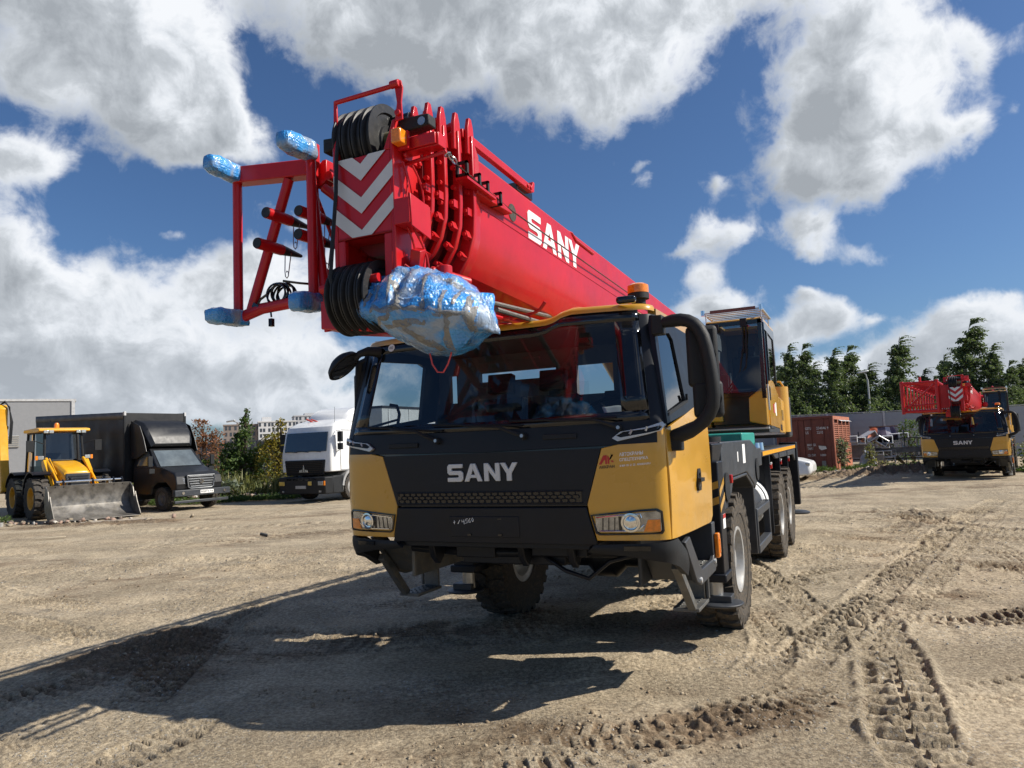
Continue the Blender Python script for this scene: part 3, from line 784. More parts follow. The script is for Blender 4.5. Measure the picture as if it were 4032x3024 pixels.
def build_chassis():
    for i, y in enumerate((2.55, 6.75, 8.1)):
        for x in (1.125, -1.09): put_wheel(crane, x, y, .605, R(0), roll=.4 * i + x)
    mb = MB()
    mb.box(-.42, .42, 1.4, 10.8, .76, 1.12); mb.box(-.42, .42, .3, 1.4, .88, 1.12)                       # frame
    mb.box(-1.22, 1.22, 1.75, 2.05, .95, 1.40)                   # front outrigger beam
    for y in (2.55, 6.75, 8.1): mb.cyl((-.95, y, .60), (.95, y, .60), .10, n=12); mb.lathe([(.1, -.2), (.2, -.1), (.2, .1), (.1, .2)], (0, y, .60), 'x', 16)
    mb.tube([(-.9, .35, .98), (-.3, .30, .96), (.3, .30, .97), (.95, .35, .98)], .035, 8)
    for x in (-.62, .12, .5): mb.prism([(.12, 1.06), (.34, 1.06), (.28, .93), (.22, .88), (.15, .94)], 'x', x, x + .05)
    mb.box(-.45, -.12, .25, .5, .93, 1.05); mb.box(.2, .62, .2, .55, .96, 1.06)
    mb.tube([(.25, .3, .95), (.45, .22, .86), (.6, .28, .80), (.75, .3, .92), (.95, .35, .97)], .018, 6)
    mb.build("frame", M_blk, crane, bevel=.008)
    # side skirts of the lower front bumper, steps
    for sg in (1, -1):
        X = lambda x: sg * x
        mb = MB()
        # wrap-round lower bumper lip: from the front corner, dropping down to the step
        def lip(u, v):
            s_ = .78 + u * (1.62 - .78)
            zt = interp(u, [0, .55, .75, 1], [1.085, 1.10, 1.108, 1.0]); zl = interp(u, [0, .3, .6, .8, 1], [1.035, 1.012, .965, .915, .83])
            p = cab_pt(sg * s_, zt + (zl - zt) * v, .004 + .012 * math.sin(math.pi * v)); p.y -= .0; p.x -= sg * .05 * v * (1 - u) ; p.z = zt + (zl - zt) * v; return p
        mb.sheet(lip if sg < 0 else (lambda u, v: lip(1 - u, v)), 20, 4, .05)
        for k in range(1): pass
        lipo = mb.build("bumper_corner", M_plas, crane)
        mb = MB(); mb.sheet((lambda u, v: cab_pt(sg * (.98 + .17 * u), 1.052 + .03 * v, .022)) if sg > 0 else (lambda u, v: cab_pt(sg * (1.15 - .17 * u), 1.052 + .03 * v, .022)), 4, 2, .03)
        mb.build("fog_lamp", M_frit, lipo)
        # upper step: side plate, tread, back plate
        mb = MB()
        poly = [(.30, 1.06), (.62, .74), (.78, .69), (1.34, .70), (1.38, .74), (1.40, 1.0), (1.36, 1.06), (1.32, .84), (1.26, .80), (.82, .80), (.74, .84), (.46, 1.08)]
        mb.prism(poly, 'x', X(1.25), X(1.285))
        mb.prism([(1.30, 1.08), (1.42, 1.08), (1.42, .72), (1.30, .72)], 'x', X(.95), X(1.283))
        mb.box(min(X(.95), X(1.25)), max(X(.95), X(1.25)), .66, 1.32, .765, .785)
        mb.box(min(X(.92), X(.95)), max(X(.92), X(.95)), .40, 1.32, .74, 1.08)
        mb.prism([(.40, 1.0), (.66, .74), (.70, .76), (.44, 1.02)], 'x', X(.95), X(1.25))
        st = mb.build("cab_step", M_gry if sg > 0 else M_step, crane, bevel=.008)
        mb = MB(); mb.box(min(X(.98), X(1.245)), max(X(.98), X(1.245)), .70, 1.29, .785, .79)
        for i in range(5):
            for j in range(9): mb.lathe([(.012, 0), (.008, .006), (0, .006)], (X(1.01 + .05 * i), .74 + j * .062, .79), 'z', 6)
        mb.build("tread_plate", M_step, st)
        mb = MB()
        for yy, zz in ((.74, .735), (1.32, .78)): mb.lathe([(.022, 0), (.018, .010), (0, .013)], (X(1.285), yy, zz), 'x', 10)
        if sg < 0: mb.v = [(2 * X(1.285) - p[0], p[1], p[2]) for p in mb.v]
        mb.build("bolt", M_sil, st)
        # hanging lower step
        mb = MB()
        mb.tube([(X(1.20), .34, .90), (X(1.20), .40, .86), (X(1.22), .72, .535)], .040, 4, square=True)
        mb.box(min(X(1.08), X(1.27)), max(X(1.08), X(1.27)), .69, 1.07, .515, .54)
        mb.tube([(X(1.265), 1.03, .74), (X(1.265), 1.06, .72), (X(1.265), 1.06, .545)], .016, 6)
        mb.prism([(1.05, .53), (1.075, .53), (1.075, .80), (1.05, .80)], 'x', X(1.10), X(1.24))
        for i in range(3):
            for j in range(6): mb.lathe([(.011, 0), (.007, .006), (0, .006)], (X(1.12 + .05 * i), .74 + j * .058, .54), 'z', 6)
        mb.build("hanging_step", M_step, crane, bevel=.004)
        # side marker
        mb = MB(); mb.prism([(1.33, .80), (1.40, .80), (1.40, .995), (1.33, .995)], 'x', X(1.286), X(1.325))
        mk = mb.build("side_marker", M_amber, crane, bevel=.012, seg=3)
        mb = MB(); mb.prism([(1.355, .84), (1.378, .84), (1.378, .95), (1.355, .95)], 'x', X(1.325), X(1.329)); mb.build("reflector", M_amber, mk)
        # front outrigger: jack box, jack tube, rod, float
        mb = MB()
        y0, y1 = 1.62, 2.02
        mb.loft([[(X(.86), y0 + .04, 1.54), (X(1.25), y0 + .04, 1.54), (X(1.25), y1 + .0, 1.54), (X(.86), y1, 1.54)], [(X(.80), y0, 1.70), (X(1.27), y0, 1.70), (X(1.27), y1 + .1, 1.70), (X(.80), y1 + .1, 1.70)]][::1 if sg > 0 else -1])
        mb.box(min(X(1.06), X(1.295)), max(X(1.06), X(1.295)), 1.66, 1.90, .58, 1.55)
        mb.box(min(X(1.04), X(1.315)), max(X(1.04), X(1.315)), 1.63, 1.93, .55, .62)
        j = mb.build("outrigger_jack", M_blk, crane, bevel=.012)
        mb = MB(); mb.cyl((X(1.19), 1.78, .38), (X(1.19), 1.78, .58), .065, n=18); mb.build("jack_rod", M_steel, j)
        mb = MB(); mb.lathe([(0, .0), (.175, .0), (.187, .012), (.182, .022), (.12, .03), (0, .03)], (X(1.23), 1.78, .345), 'z', 28)
        mb.box(min(X(1.13), X(1.33)), max(X(1.13), X(1.33)), 1.70, 1.86, .372, .43)
        mb.build("outrigger_float", M_gry, j, bevel=.006)
        # hazard chevrons on the jack tube
        mb = MB()
        for k in range(2):
            z = 1.12 + k * .13
            mb.add([(X(1.298), 1.66, z), (X(1.298), 1.90, z + .10), (X(1.298), 1.90, z + .16), (X(1.298), 1.66, z + .06)], [(0, 1, 2, 3) if sg > 0 else (3, 2, 1, 0)])
            mb.add([(X(1.065), 1.658, z), (X(1.29), 1.658, z + .08), (X(1.29), 1.658, z + .14), (X(1.065), 1.658, z + .06)], [(0, 1, 2, 3) if sg > 0 else (3, 2, 1, 0)])
        mb.build("hazard_stripe", M_yel, j)
        # side panels behind the cab with the wheel arch
        mb = MB()
        poly = [(2.06, 1.10), (2.06, 1.71), (4.05, 1.71), (4.55, 1.62), (4.62, 1.45), (4.40, 1.20), (4.22, 1.15), (4.12, 1.22), (3.62, 1.37), (2.62, 1.37), (2.36, 1.12)]
        mb.prism(poly, 'x', X(1.235), X(1.265))
        mb.prism([(2.34, 1.10), (2.62, 1.36), (3.62, 1.36), (4.10, 1.21), (4.14, .42), (4.10, .42), (4.06, 1.18), (3.60, 1.33), (2.64, 1.33), (2.37, 1.08)], 'x', X(.85), X(1.262))
        mb.box(min(X(.45), X(1.23)), max(X(.45), X(1.23)), 2.06, 4.3, 1.64, 1.70)
        sp = mb.build("side_panel", M_gry, crane, bevel=.01)
        mb = MB()
        for yy, zz in ((2.20, 1.30), (4.42, 1.36)):
            mb.lathe([(0, 0), (.13, 0), (.13, .015), (0, .018)], (X(1.266) if sg > 0 else X(1.284), yy, zz), 'x', 28)
        mb.build_each("outrigger_stop", M_plas, sp)
        mb = MB(); mb.prism([(3.36, 1.47), (3.54, 1.47), (3.54, 1.67), (3.36, 1.67)], 'x', X(1.265), X(1.268)); mb.prism([(2.98, 1.50), (3.04, 1.50), (3.04, 1.60), (2.98, 1.60)], 'x', X(1.265), X(1.268)); mb.build_each("sticker", M_whitxt, sp)
        mb = MB(); mb.prism([(1.74, .98), (1.74, 1.10), (1.86, 1.10), (1.86, .98)], 'x', X(1.2955), X(1.298)); mb.build_each("sticker", M_whitxt, sp)
        mb = MB(); mb.prism([(1.74, 1.065), (1.86, 1.065), (1.86, 1.10), (1.74, 1.10)], 'x', X(1.2982), X(1.300)); mb.build("sticker_stripe", M_redtxt, sp)
        # ladder frame below, fuel tank, rear fenders, deck
        mb = MB()
        for z in (.45, .86): mb.box(min(X(1.17), X(1.27)), max(X(1.17), X(1.27)), 4.26, 5.5, z - .05, z + .05)
        for y in (4.24, 5.46): mb.box(min(X(1.18), X(1.265)), max(X(1.18), X(1.265)), y, y + .06, .40, .92)
        mb.box(min(X(.7), X(1.18)), max(X(.7), X(1.18)), 4.24, 4.29, .40, 1.1)
        mb.build("ladder", M_gry, crane, bevel=.012)
        mb = MB(); mb.lathe([(0, 0), (.30, 0), (.33, .03), (.33, .77), (.30, .80), (0, .80)], (X(.88), 5.5, .86), 'y', 32)
        tk = mb.build("fuel_tank", M_whi, crane)
        mb = MB()
        for y in (5.62, 6.12): mb.lathe([(.331, 0), (.340, 0), (.340, .04), (.331, .04)], (X(.88), y, .86), 'y', 32)
        mb.build("tank_strap", M_blk, tk)
        mb = MB(); mb.cyl((X(.8), 5.0, .82), (X(.8), 5.0, 1.12), .13, n=18); mb.cyl((X(1.02), 4.9, .55), (X(1.02), 4.9, .86), .06, n=12); mb.cyl((X(1.02), 5.2, .6), (X(1.02), 5.2, .82), .04, n=12); mb.box(min(X(.6), X(1.1)), max(X(.6), X(1.1)), 4.6, 4.8, .95, 1.3); mb.build("air_tank", M_sil, crane)
        for y in (6.02, 7.42, 8.80):
            mb = MB(); mb.box(min(X(.75), X(1.24)), max(X(.75), X(1.24)), y, y + .05, .42, 1.48); mb.box(min(X(1.17), X(1.25)), max(X(1.17), X(1.25)), y - .03, y + .03, .42, 1.50)
            mf = mb.build("mudguard", M_blk, crane, bevel=.006)
            mb = MB(); mb.obox((X(1.262), y, 1.33), (.03, .05, .07)); mb.build("marker_lamp", M_redlens, mf, bevel=.006)
            mb = MB(); mb.obox((X(1.264), y, 1.365), (.022, .052, .035)); mb.build("marker_lens", M_whitxt, mf)
        mb = MB(); mb.obox((X(1.275), 2.44, 1.36), (.03, .05, .08)); mf = mb.build("marker_lamp", M_redlens, sp, bevel=.006)
        mb = MB()
        mb.box(min(X(.45), X(1.255)), max(X(.45), X(1.255)), 5.15, 10.6, 1.48, 1.56); mb.box(min(X(.45), X(1.2)), max(X(.45), X(1.2)), 4.3, 5.15, 1.46, 1.55)
        mb.box(min(X(1.18), X(1.25)), max(X(1.18), X(1.25)), 4.62, 5.12, 1.38, 1.60)
        mb.prism([(6.6, 1.48), (10.6, 1.48), (10.5, 1.25), (10.2, 1.38), (7.0, 1.40)], 'x', X(1.20), X(1.24))
        dk = mb.build("deck", M_gry, crane, bevel=.01)
        mb = MB(); mb.box(min(X(1.2555), X(1.259)), max(X(1.2555), X(1.259)), 5.2, 10.45, 1.495, 1.548); mb.build("reflective_strip", mat("amber_strip", (.75, .34, .01), .4, var=.1, scale=20), dk)
        mb = MB()
        for y in (5.35, 5.75): mb.cyl((X(1.16), y, 1.56), (X(1.16), y, 1.66), .06, .05, n=14)
        mb.build("deck_cap", M_chr, dk)
        # rear outrigger
        mb = MB(); mb.box(min(X(.95), X(1.27)), max(X(.95), X(1.27)), 10.62, 10.85, .40, 1.60); mb.build("outrigger_jack", M_blk, crane, bevel=.012)
        mb = MB(); mb.lathe([(0, 0), (.22, 0), (.23, .03), (.16, .06), (0, .06)], (X(1.2), 10.74, .22), 'z', 24); mb.cyl((X(1.1), 10.74, .26), (X(1.1), 10.74, .42), .06); mb.build("outrigger_float", M_gry, crane)
    # odds and ends on the deck: green panel, slewing ring, grey air intake behind the cab
    mb = MB(); mb.box(-.9, 1.05, 5.0, 6.2, 1.56, 1.80); mb.build("green_cover", M_green, crane, bevel=.02)
    mb = MB(); mb.lathe([(.6, 0), (.62, .18), (.5, .18)], (0, 7.9, 1.56), 'z', 32, cap=False); mb.build("slewing_ring", M_gry, crane)
    mb = MB(); mb.box(.62, .88, 1.9, 2.2, 1.7, 2.15); mb.build("air_intake", M_sil, crane, bevel=.02)
    mb = MB(); mb.cyl((.98, 2.3, 1.70), (.98, 2.3, 1.82), .11, .09, n=16); mb.cyl((1.05, 2.55, 1.71), (1.05, 2.55, 1.76), .14, n=16); mb.build("hose_fitting", M_plas, crane)
build_chassis()

# ------------------------------------------------------------------ operator's cab on the superstructure
def build_opcab():
    x0, x1, yf, yr, zb, zt = .40, 1.20, 6.62, 8.35, 1.88, 3.52
    body = MB()
    body.box(x0, x1 - .02, 6.9, yr, 1.90, 2.40); body.box(x0, x0 + .04, 6.75, yr, 2.38, 3.48); body.box(x0, x1 - .03, yr - .05, yr, 2.38, 2.62); body.box(x0, x1 - .03, yr - .05, yr, 3.1, 3.5)
    body.box(x0, x0 + .22, yr - .05, yr, 2.6, 3.1); body.box(x1 - .2, x1 - .03, yr - .05, yr, 2.6, 3.1)
    oc = body.build("operator_cab", M_trim, crane)
    mb = MB(); mb.prism([(yf + .03, 3.46), (yf + .05, 3.50), (yf + .10, 3.52), (yf + .28, 3.524), (yf + .28, 3.48), (yf + .03, 3.44)], 'x', x0 - .01, x1); mb.box(x0 - .01, x0 + .12, yf + .28, 7.7, 3.48, 3.526); mb.box(x1 - .12, x1, yf + .28, 7.7, 3.48, 3.526); mb.box(x0 - .01, x1, 7.7, yr, 3.48, 3.528); mb.build("roof", M_yel, oc, bevel=.008)
    mb = MB(); mb.add([(x0 + .12, yf + .28, 3.50), (x1 - .12, yf + .28, 3.50), (x1 - .12, 7.7, 3.505), (x0 + .12, 7.7, 3.505)], [(0, 1, 2, 3)]); mb.build("roof_window", M_glass, oc)
    # frame and front window, lower glass set back
    mb = MB()
    for xx in (x0 + .02, x1 - .035): mb.box(xx - .02, xx + .035, yf + .02, yf + .09, 2.30, 3.48)
    mb.box(x0, x1, yf + .02, yf + .08, 3.42, 3.475); mb.box(x0, x1, yf + .05, yf + .10, 2.34, 2.42)
    mb.prism([(yf + .04, 3.48), (yf + .10, 3.48), (yf + .10, 2.5), (yf + .32, 2.45), (yf + .34, 2.55), (yf + .17, 2.60), (yf + .17, 3.36), (7.28, 3.36), (7.28, 2.6), (7.36, 2.6), (7.36, 3.36), (8.20, 3.33), (8.25, 2.6), (8.35, 2.6), (8.35, 3.48)], 'x', x1 - .04, x1 + .005)
    mb.build("window_frame", M_frit, oc)
    mb = MB(); mb.add([(x0 + .03, yf - .05, 2.40), (x1 - .05, yf - .05, 2.40), (x1 - .05, yf + .07, 3.43), (x0 + .03, yf + .07, 3.43)], [(0, 1, 2, 3)]); mb.build("front_window", M_glass, oc)
    mb = MB(); mb.add([(x1 - .01, yf + .17, 2.58), (x1 - .01, 7.28, 2.58), (x1 - .01, 7.28, 3.36), (x1 - .01, yf + .17, 3.36)], [(0, 1, 2, 3)]); mb.add([(x1 - .01, 7.36, 2.58), (x1 - .01, 8.22, 2.58), (x1 - .01, 8.2, 3.34), (x1 - .01, 7.36, 3.36)], [(0, 1, 2, 3)]); mb.build("side_window", M_sglass, oc)
    mb = MB(); mb.add([(x0 + .22, yr - .02, 2.62), (x1 - .2, yr - .02, 2.62), (x1 - .2, yr - .02, 3.1), (x0 + .22, yr - .02, 3.1)], [(0, 1, 2, 3)]); mb.build("rear_window", M_glass, oc)
    mb = MB(); mb.prism([(x0, 1.93), (x1 - .25, 1.93), (x1 - .22, 2.30), (x1 - .18, 2.36), (x0, 2.36)], 'y', yf + .12, yf + .16); mb.build("front_panel", M_frit, oc, bevel=.01)
    # yellow lower body: front right block, side door with the arched top, tank behind
    mb = MB(); mb.prism([(x1 - .26, 1.96), (x1, 1.90), (x1, 2.46), (x1 - .06, 2.46), (x1 - .25, 2.32)], 'y', yf + .02, yf + .30); mb.build("corner_panel", M_yel, oc, bevel=.02, seg=3)
    mb = MB(); mb.prism([(x0 - .02, 1.98), (x0 + .16, 1.98), (x0 + .14, 2.34), (x0 - .02, 2.36)], 'y', yf + .02, yf + .3); mb.build("corner_panel", M_yel, oc, bevel=.02, seg=3)
    mb = MB()
    arch = [(6.92 + .01, 1.90), (8.35, 1.86), (8.35, 2.42), (8.0, 2.5)] + [(7.5 + .52 * math.cos(a), 2.44 + .17 * math.sin(a)) for a in np.linspace(.3, math.pi - .15, 9)] + [(6.93, 2.44)]
    mb.prism(arch, 'x', x1 - .03, x1 + .012); dr = mb.build("door", M_yel, oc, bevel=.012)
    mb = MB(); mb.prism([(7.0, 2.30), (7.10, 2.28), (7.10, 2.46), (7.06, 2.50), (7.0, 2.48)], 'x', x1 + .012, x1 + .022); mb.build("handle", M_plas, dr)
    mb = MB(); mb.prism([(7.42, 2.10), (7.58, 2.10), (7.58, 2.24), (7.42, 2.24)], 'x', x1 + .0125, x1 + .015); mb.build("sticker", M_redtxt, dr)
    mb = MB(); mb.prism([(7.59, 2.10), (7.66, 2.10), (7.66, 2.24), (7.59, 2.24)], 'x', x1 + .0125, x1 + .015); mb.prism([(7.72, 2.06), (7.86, 2.06), (7.86, 2.27), (7.72, 2.27)], 'x', x1 + .0125, x1 + .015); mb.build_each("sticker", M_whitxt, dr)
    mb = MB(); mb.prism([(8.36, 1.80), (9.3, 1.76), (9.3, 2.36), (8.36, 2.40)], 'x', .45, x1 + .01); sc = mb.build("side_cover", M_yel, crane, bevel=.02)
    mb = MB(); mb.prism([(8.75, 2.0), (9.1, 2.0), (9.1, 2.18), (8.75, 2.18)], 'x', x1 + .0105, x1 + .013); mb.prism([(8.4, 1.83), (8.7, 1.82), (8.7, 1.92), (8.4, 1.93)], 'x', x1 + .0105, x1 + .013); mb.build("vent", M_frit, sc)
    mb = MB(); mb.cyl((x1 - .12, 9.55, 1.80), (x1 - .12, 9.55, 2.62), .20, n=24); mb.tube([(x1 - .25, 9.5, 2.6), (x1 - .2, 9.5, 2.72), (x1 - .05, 9.55, 2.72), (x1, 9.6, 2.62)], .018, 6); mb.build("oil_tank", M_yel, crane)
    mb = MB(); mb.box(x0 - .1, x1 + .01, yf + .08, yf + .14, 1.845, 1.875); mb.build("step_edge", M_sil, oc, bevel=.006)
    mb = MB(); mb.box(x0 - .1, x1, yf + .14, 9.3, 1.80, 1.90); mb.prism([(6.9, 1.86), (7.5, 1.86), (7.5, 1.89), (6.9, 1.89)], 'x', x1, x1 + .015, 0); mb.build("platform", M_gry, oc)
    # seat, joysticks, inside box
    mb = MB(); mb.obox((.82, 7.75, 2.72), (.46, .13, .66), (R(-8), 0, 0)); mb.obox((.82, 7.5, 2.42), (.48, .5, .14)); mb.obox((.82, 7.80, 3.12), (.27, .1, .2), (R(-8), 0, 0)); mb.build("seat", M_seat, oc, bevel=.04, seg=3)
    mb = MB(); mb.box(.48, .60, 7.1, 7.5, 2.4, 2.72); mb.tube([(.6, 7.2, 2.4), (.62, 7.2, 2.75)], .02, 8); mb.box(.46, .52, 6.85, 7.2, 3.1, 3.3); mb.build("console", M_trim, oc)
    # wipers, hoist hose, spring, horn
    mb = MB()
    mb.tube([(.98, yf + .0, 3.46), (.98, yf - .02, 3.30), (.965, yf - .01, 2.98)], .014, 6); mb.tube([(.94, yf + .0, 3.46), (.93, yf - .02, 3.0)], .010, 6)
    mb.tube([(.66, yf + .03, 2.40), (.95, yf - .01, 2.78), (.98, yf - .01, 3.05)], .011, 6); mb.tube([(.62, yf + .03, 2.40), (.86, yf - .01, 2.72), (.92, yf - .01, 3.05)], .011, 6)
    mb.obox((.95, yf - .0, 3.44), (.09, .08, .12)); mb.obox((.55, yf - .0, 3.40), (.08, .07, .09)); mb.build("wiper", M_plas, oc)
    mb = MB(); mb.tube([(x1 + .02, yf + .02, 3.42), (x1 + .025, yf + .01, 3.0), (x1 + .03, yf, 2.5)], .016, 8)
    mb.build("grab_hose", M_frit, oc)
    mb = MB(); mb.tube([(x1 + .02, yf + .02, 3.5), (x1 + .02, yf + .02, 3.3)], .014, 8); mb.tube([(x1 + .03, yf, 2.52), (x1 + .035, yf, 2.12)], .014, 8); mb.build("grab_rail", M_sil, oc)
    mb = MB(); mb.lathe([(.06, 0), (.10, .02), (.10, .16), (.0, .16)], (.44, 6.5, 2.98), 'y', 20); mb.tube([(.2, 6.75, 2.6), (.25, 6.7, 2.9), (.42, 6.66, 3.0)], .03, 8); mb.build("red_drum", M_red, crane)
    # roof guard
    mb = MB(); z = 3.63
    for xx in (x0 - .02, x1 + .02): mb.tube([(xx, yf - .02, z), (xx, 7.75, z)], .018, 8)
    for yy in np.linspace(yf - .02, 7.75, 8): mb.tube([(x0 - .02, yy, z), (x1 + .02, yy, z)], .010, 6)
    for xx in (x0, x1):
        for yy in (yf + .06, 7.7): mb.tube([(xx, yy, z), (xx, yy, 3.5)], .010, 6)
    rg = mb.build("roof_guard", M_sil, oc)
    mb = MB(); mb.prism([(yf - .04, 3.615), (yf - .03, 3.615), (yf - .03, 3.665), (yf - .04, 3.665)], 'x', x0 + .08, x1 - .06); mb.build("guard_board", mat("brown_board", (.16, .075, .06), .6), rg)
    mb = MB()
    for xx in (x0 - .03, x1 + .01): mb.cyl((xx, yf - .02, z - .03), (xx, yf - .02, z + .05), .03, n=12)
    mb.build("guard_post", M_chr, rg)
    # superstructure: turntable frame, engine hood, counterweight, winch
    mb = MB(); mb.box(-1.1, .35, 6.9, 9.8, 1.72, 2.15); mb.prism([(7.2, 2.1), (9.9, 2.1), (9.9, 3.3), (9.3, 3.4), (8.9, 2.9), (7.4, 2.3)], 'x', -.40, -.34); mb.prism([(7.2, 2.1), (9.9, 2.1), (9.9, 3.3), (9.3, 3.4), (8.9, 2.9), (7.4, 2.3)], 'x', .34, .385); mb.box(-1.15, -.45, 7.0, 9.6, 2.1, 2.7); mb.build("turntable", M_yel, crane, bevel=.02)
    mb = MB(); mb.box(-1.2, 1.2, 10.3, 10.9, 1.7, 2.5); mb.build("counterweight", M_gry, crane, bevel=.04)
    mb = MB(); mb.lathe([(.30, 0), (.34, 0), (.34, .04), (.2, .05), (.2, .5), (.34, .51), (.34, .56), (.30, .56)], (.12, 10.2, 3.3), 'x', 28); mb.tube([(.62, 9.7, 3.45), (.62, 9.8, 3.85), (.65, 10.3, 3.85), (.65, 10.4, 3.45)], .02, 8); mb.prism([(9.7, 3.0), (10.8, 3.0), (10.8, 3.2), (10.5, 3.45), (9.8, 3.5)], 'x', .60, .64); mb.build("winch", M_red, crane)
    mb = MB(); mb.cyl((0, 4.6, 1.9), (0, 3.0, 2.72), .14, n=18); mb.cyl((0, 7.1, 1.85), (0, 4.6, 1.95), .17, n=18); mb.build("lift_cylinder", M_yel, crane)
build_opcab()

# ------------------------------------------------------------------ telescopic boom
M_wht_boom = mat("boom_white", (.80, .80, .80), .4, var=.03)
M_dred = mat("shaded_red_grease", (.16, .008, .012), .5, var=.3, dirt=.3, dirtcol=(.05, .02, .015))  # shade between the collars is put into the base red, grease on top
def boom_sec(w, top, bot, y):
    h = top - bot; k = [(1, top), (1, bot + .50 * h), (.97, bot + .34 * h), (.86, bot + .20 * h), (.68, bot + .09 * h), (.42, bot + .022 * h), (.14, bot)]
    pts = [(w * a, y, z) for a, z in k]
    return pts + [(-x, yy, z) for x, yy, z in reversed(pts)]
def build_boom():
    mb = MB()
    mb.loft([boom_sec(.33, 3.575, 2.765, -.78), boom_sec(.33, 3.575 - .32, 2.765 - .32, 9.6)])
    boom = mb.build("boom", M_red, crane, bevel=.012, sharp=20)
    mb = MB(); sl = [(-.70, 3.262), (9.4, 3.262 - .315), (9.4, 3.274 - .315), (-.70, 3.274)]; mb.prism(sl, 'x', .3301, .334); mb.prism(sl, 'x', -.334, -.3301); mb.build("weld_seam", M_red, boom)
    # name in white on both sides
    for sg in (1, -1):
        f = (lambda a, b, d: (.332 + d, .09 + a, 3.245 + b - .02 * a)) if sg > 0 else (lambda a, b, d: (-.332 - d, 1.18 - a, 3.245 + b))
        for lb in block_letters(f, 1.09, .215, .003): lb.build("letter", M_wht_boom, boom, sharp=30)
    # round openings
    mb = MB()
    for y, r in ((-.17, .062),): mb.lathe([(0, 0), (r, 0), (r, .0025), (0, .0025)], (.331, y, 3.36), 'x', 24); mb.v[-96:] = [(p[0], p[1], p[2]) for p in mb.v[-96:]]
    mb.build("inspection_hole", M_tyre, boom)
    # collars and inner sections
    for k, (y, w, top, bot, ws) in enumerate(((-.82, .375, 3.66, 2.72, .30), (-.94, .345, 3.655, 2.765, .265), (-1.06, .315, 3.65, 2.81, .235), (-1.16, .285, 3.64, 2.85, .20))):
        mb = MB(); mb.loft([boom_sec(w, top, bot, y), boom_sec(w, top, bot, y + .035)])
        if k == 0: mb.loft([boom_sec(w - .01, top - .01, bot + .015, y + .035), boom_sec(.335, 3.585, 2.755, y + .16)])
        cl = mb.build("boom_collar", M_red, crane, bevel=.006, sharp=25)
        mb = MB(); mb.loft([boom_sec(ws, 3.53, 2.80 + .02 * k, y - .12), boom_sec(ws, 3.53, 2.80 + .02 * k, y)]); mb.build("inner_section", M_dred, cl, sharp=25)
        # upright ears on the collar top with pins
        mb = MB()
        for sx in (.60, .93, -.60, -.93):
            x = sx * w; mb.prism([(y - .03, top - .12), (y + .07, top - .12), (y + .05, top + .06), (y + .03, top + .115), (y, top + .115), (y - .02, top + .05)], 'x', x - .012, x + .012)
        mb.cyl((.30 * w, y + .01, top + .03), (.9 * w, y + .01, top + .03), .024, n=12)
        mb.build_each("collar_ear", M_red, cl, bevel=.004)
        mb = MB(); mb.cyl((-.55 * w, y - .02, top + .035), (.58 * w, y - .02, top + .035), .034, n=14); mb.build("guide_roller", M_frit, cl)
        # wear-pad adjusters round the curve
        mb = MB()
        for a, z in ((.985, .46), (.95, .31), (.84, .18), (.62, .07)):
            for sg in (1, -1):
                p = (sg * w * a * .93, y - .03, bot + (top - bot) * z + .02)
                mb.obox(p, (.03, .05, .045), (0, sg * (z - .46) * 2.2, 0)); mb.cyl((p[0], p[1] - .04, p[2]), (p[0], p[1], p[2]), .012, n=8)
        for z in (3.42, 3.3, 3.18): mb.cyl((w * .9, y - .025, z), (w * .9, y, z), .016, n=8)
        mb.build_each("pad_adjuster", M_red, cl)
    # boom head
    mb = MB()
    cheek = [(-1.43, 2.60), (-1.43, 3.50), (-1.40, 3.575), (-1.27, 3.585), (-1.24, 3.52), (-1.14, 3.42), (-1.12, 2.80), (-1.20, 2.60)]
    for x in (-.205, .182): mb.prism(cheek, 'x', x, x + .024)
    mb.box(-.182, .182, -1.425, -1.40, 2.935, 3.40)
    mb.box(-.18, .18, -1.16, -1.13, 2.85, 3.45)
    mb.box(-.182, .182, -1.425, -1.15, 2.935, 2.955)
    # sloping shoulders of the upper opening
    mb.prism([(.182, 3.40), (.182, 3.51), (.135, 3.40)], 'y', -1.425, -1.40)
    mb.prism([(-.182, 2.62), (-.135, 2.62), (-.135, 2.935), (-.182, 2.935)], 'y', -1.426, -1.39); mb.prism([(.182, 2.66), (.128, 2.66), (.128, 2.935), (.182, 2.935)], 'y', -1.426, -1.39)
    head = mb.build("boom_head", M_red, crane, bevel=.006)
    mb = MB()
    mb.prism([(-.325, 2.455), (.0, 2.41), (.02, 2.44), (.02, 2.63), (-.325, 2.615)], 'y', -1.415, -1.39)
    mb.prism([(-1.39, 2.44), (-1.12, 2.50), (-1.12, 2.64), (-1.39, 2.615)], 'x', -.325, -.30); mb.prism([(-.325, 2.455), (.02, 2.41), (.02, 2.43), (-.325, 2.475)], 'y', -1.39, -1.1)
    mb.build("lower_cheek", M_red, head, bevel=.006)
    # white chevrons on the front plate
    def clip(poly):
        def cut(P, f):
            o = []
            for i in range(len(P)):
                a, b = P[i], P[(i + 1) % len(P)]; fa, fb = f(a), f(b)
                if fa >= 0: o.append(a)
                if fa * fb < 0: t = fa / (fa - fb); o.append((a[0] + (b[0] - a[0]) * t, a[1] + (b[1] - a[1]) * t))
            return o
        for f in (lambda p: p[0] + .200, lambda p: .200 - p[0], lambda p: p[1] - 2.94, lambda p: 3.398 - p[1]): poly = cut(poly, f) if poly else poly
        return poly
    mb = MB(); cx = -.012
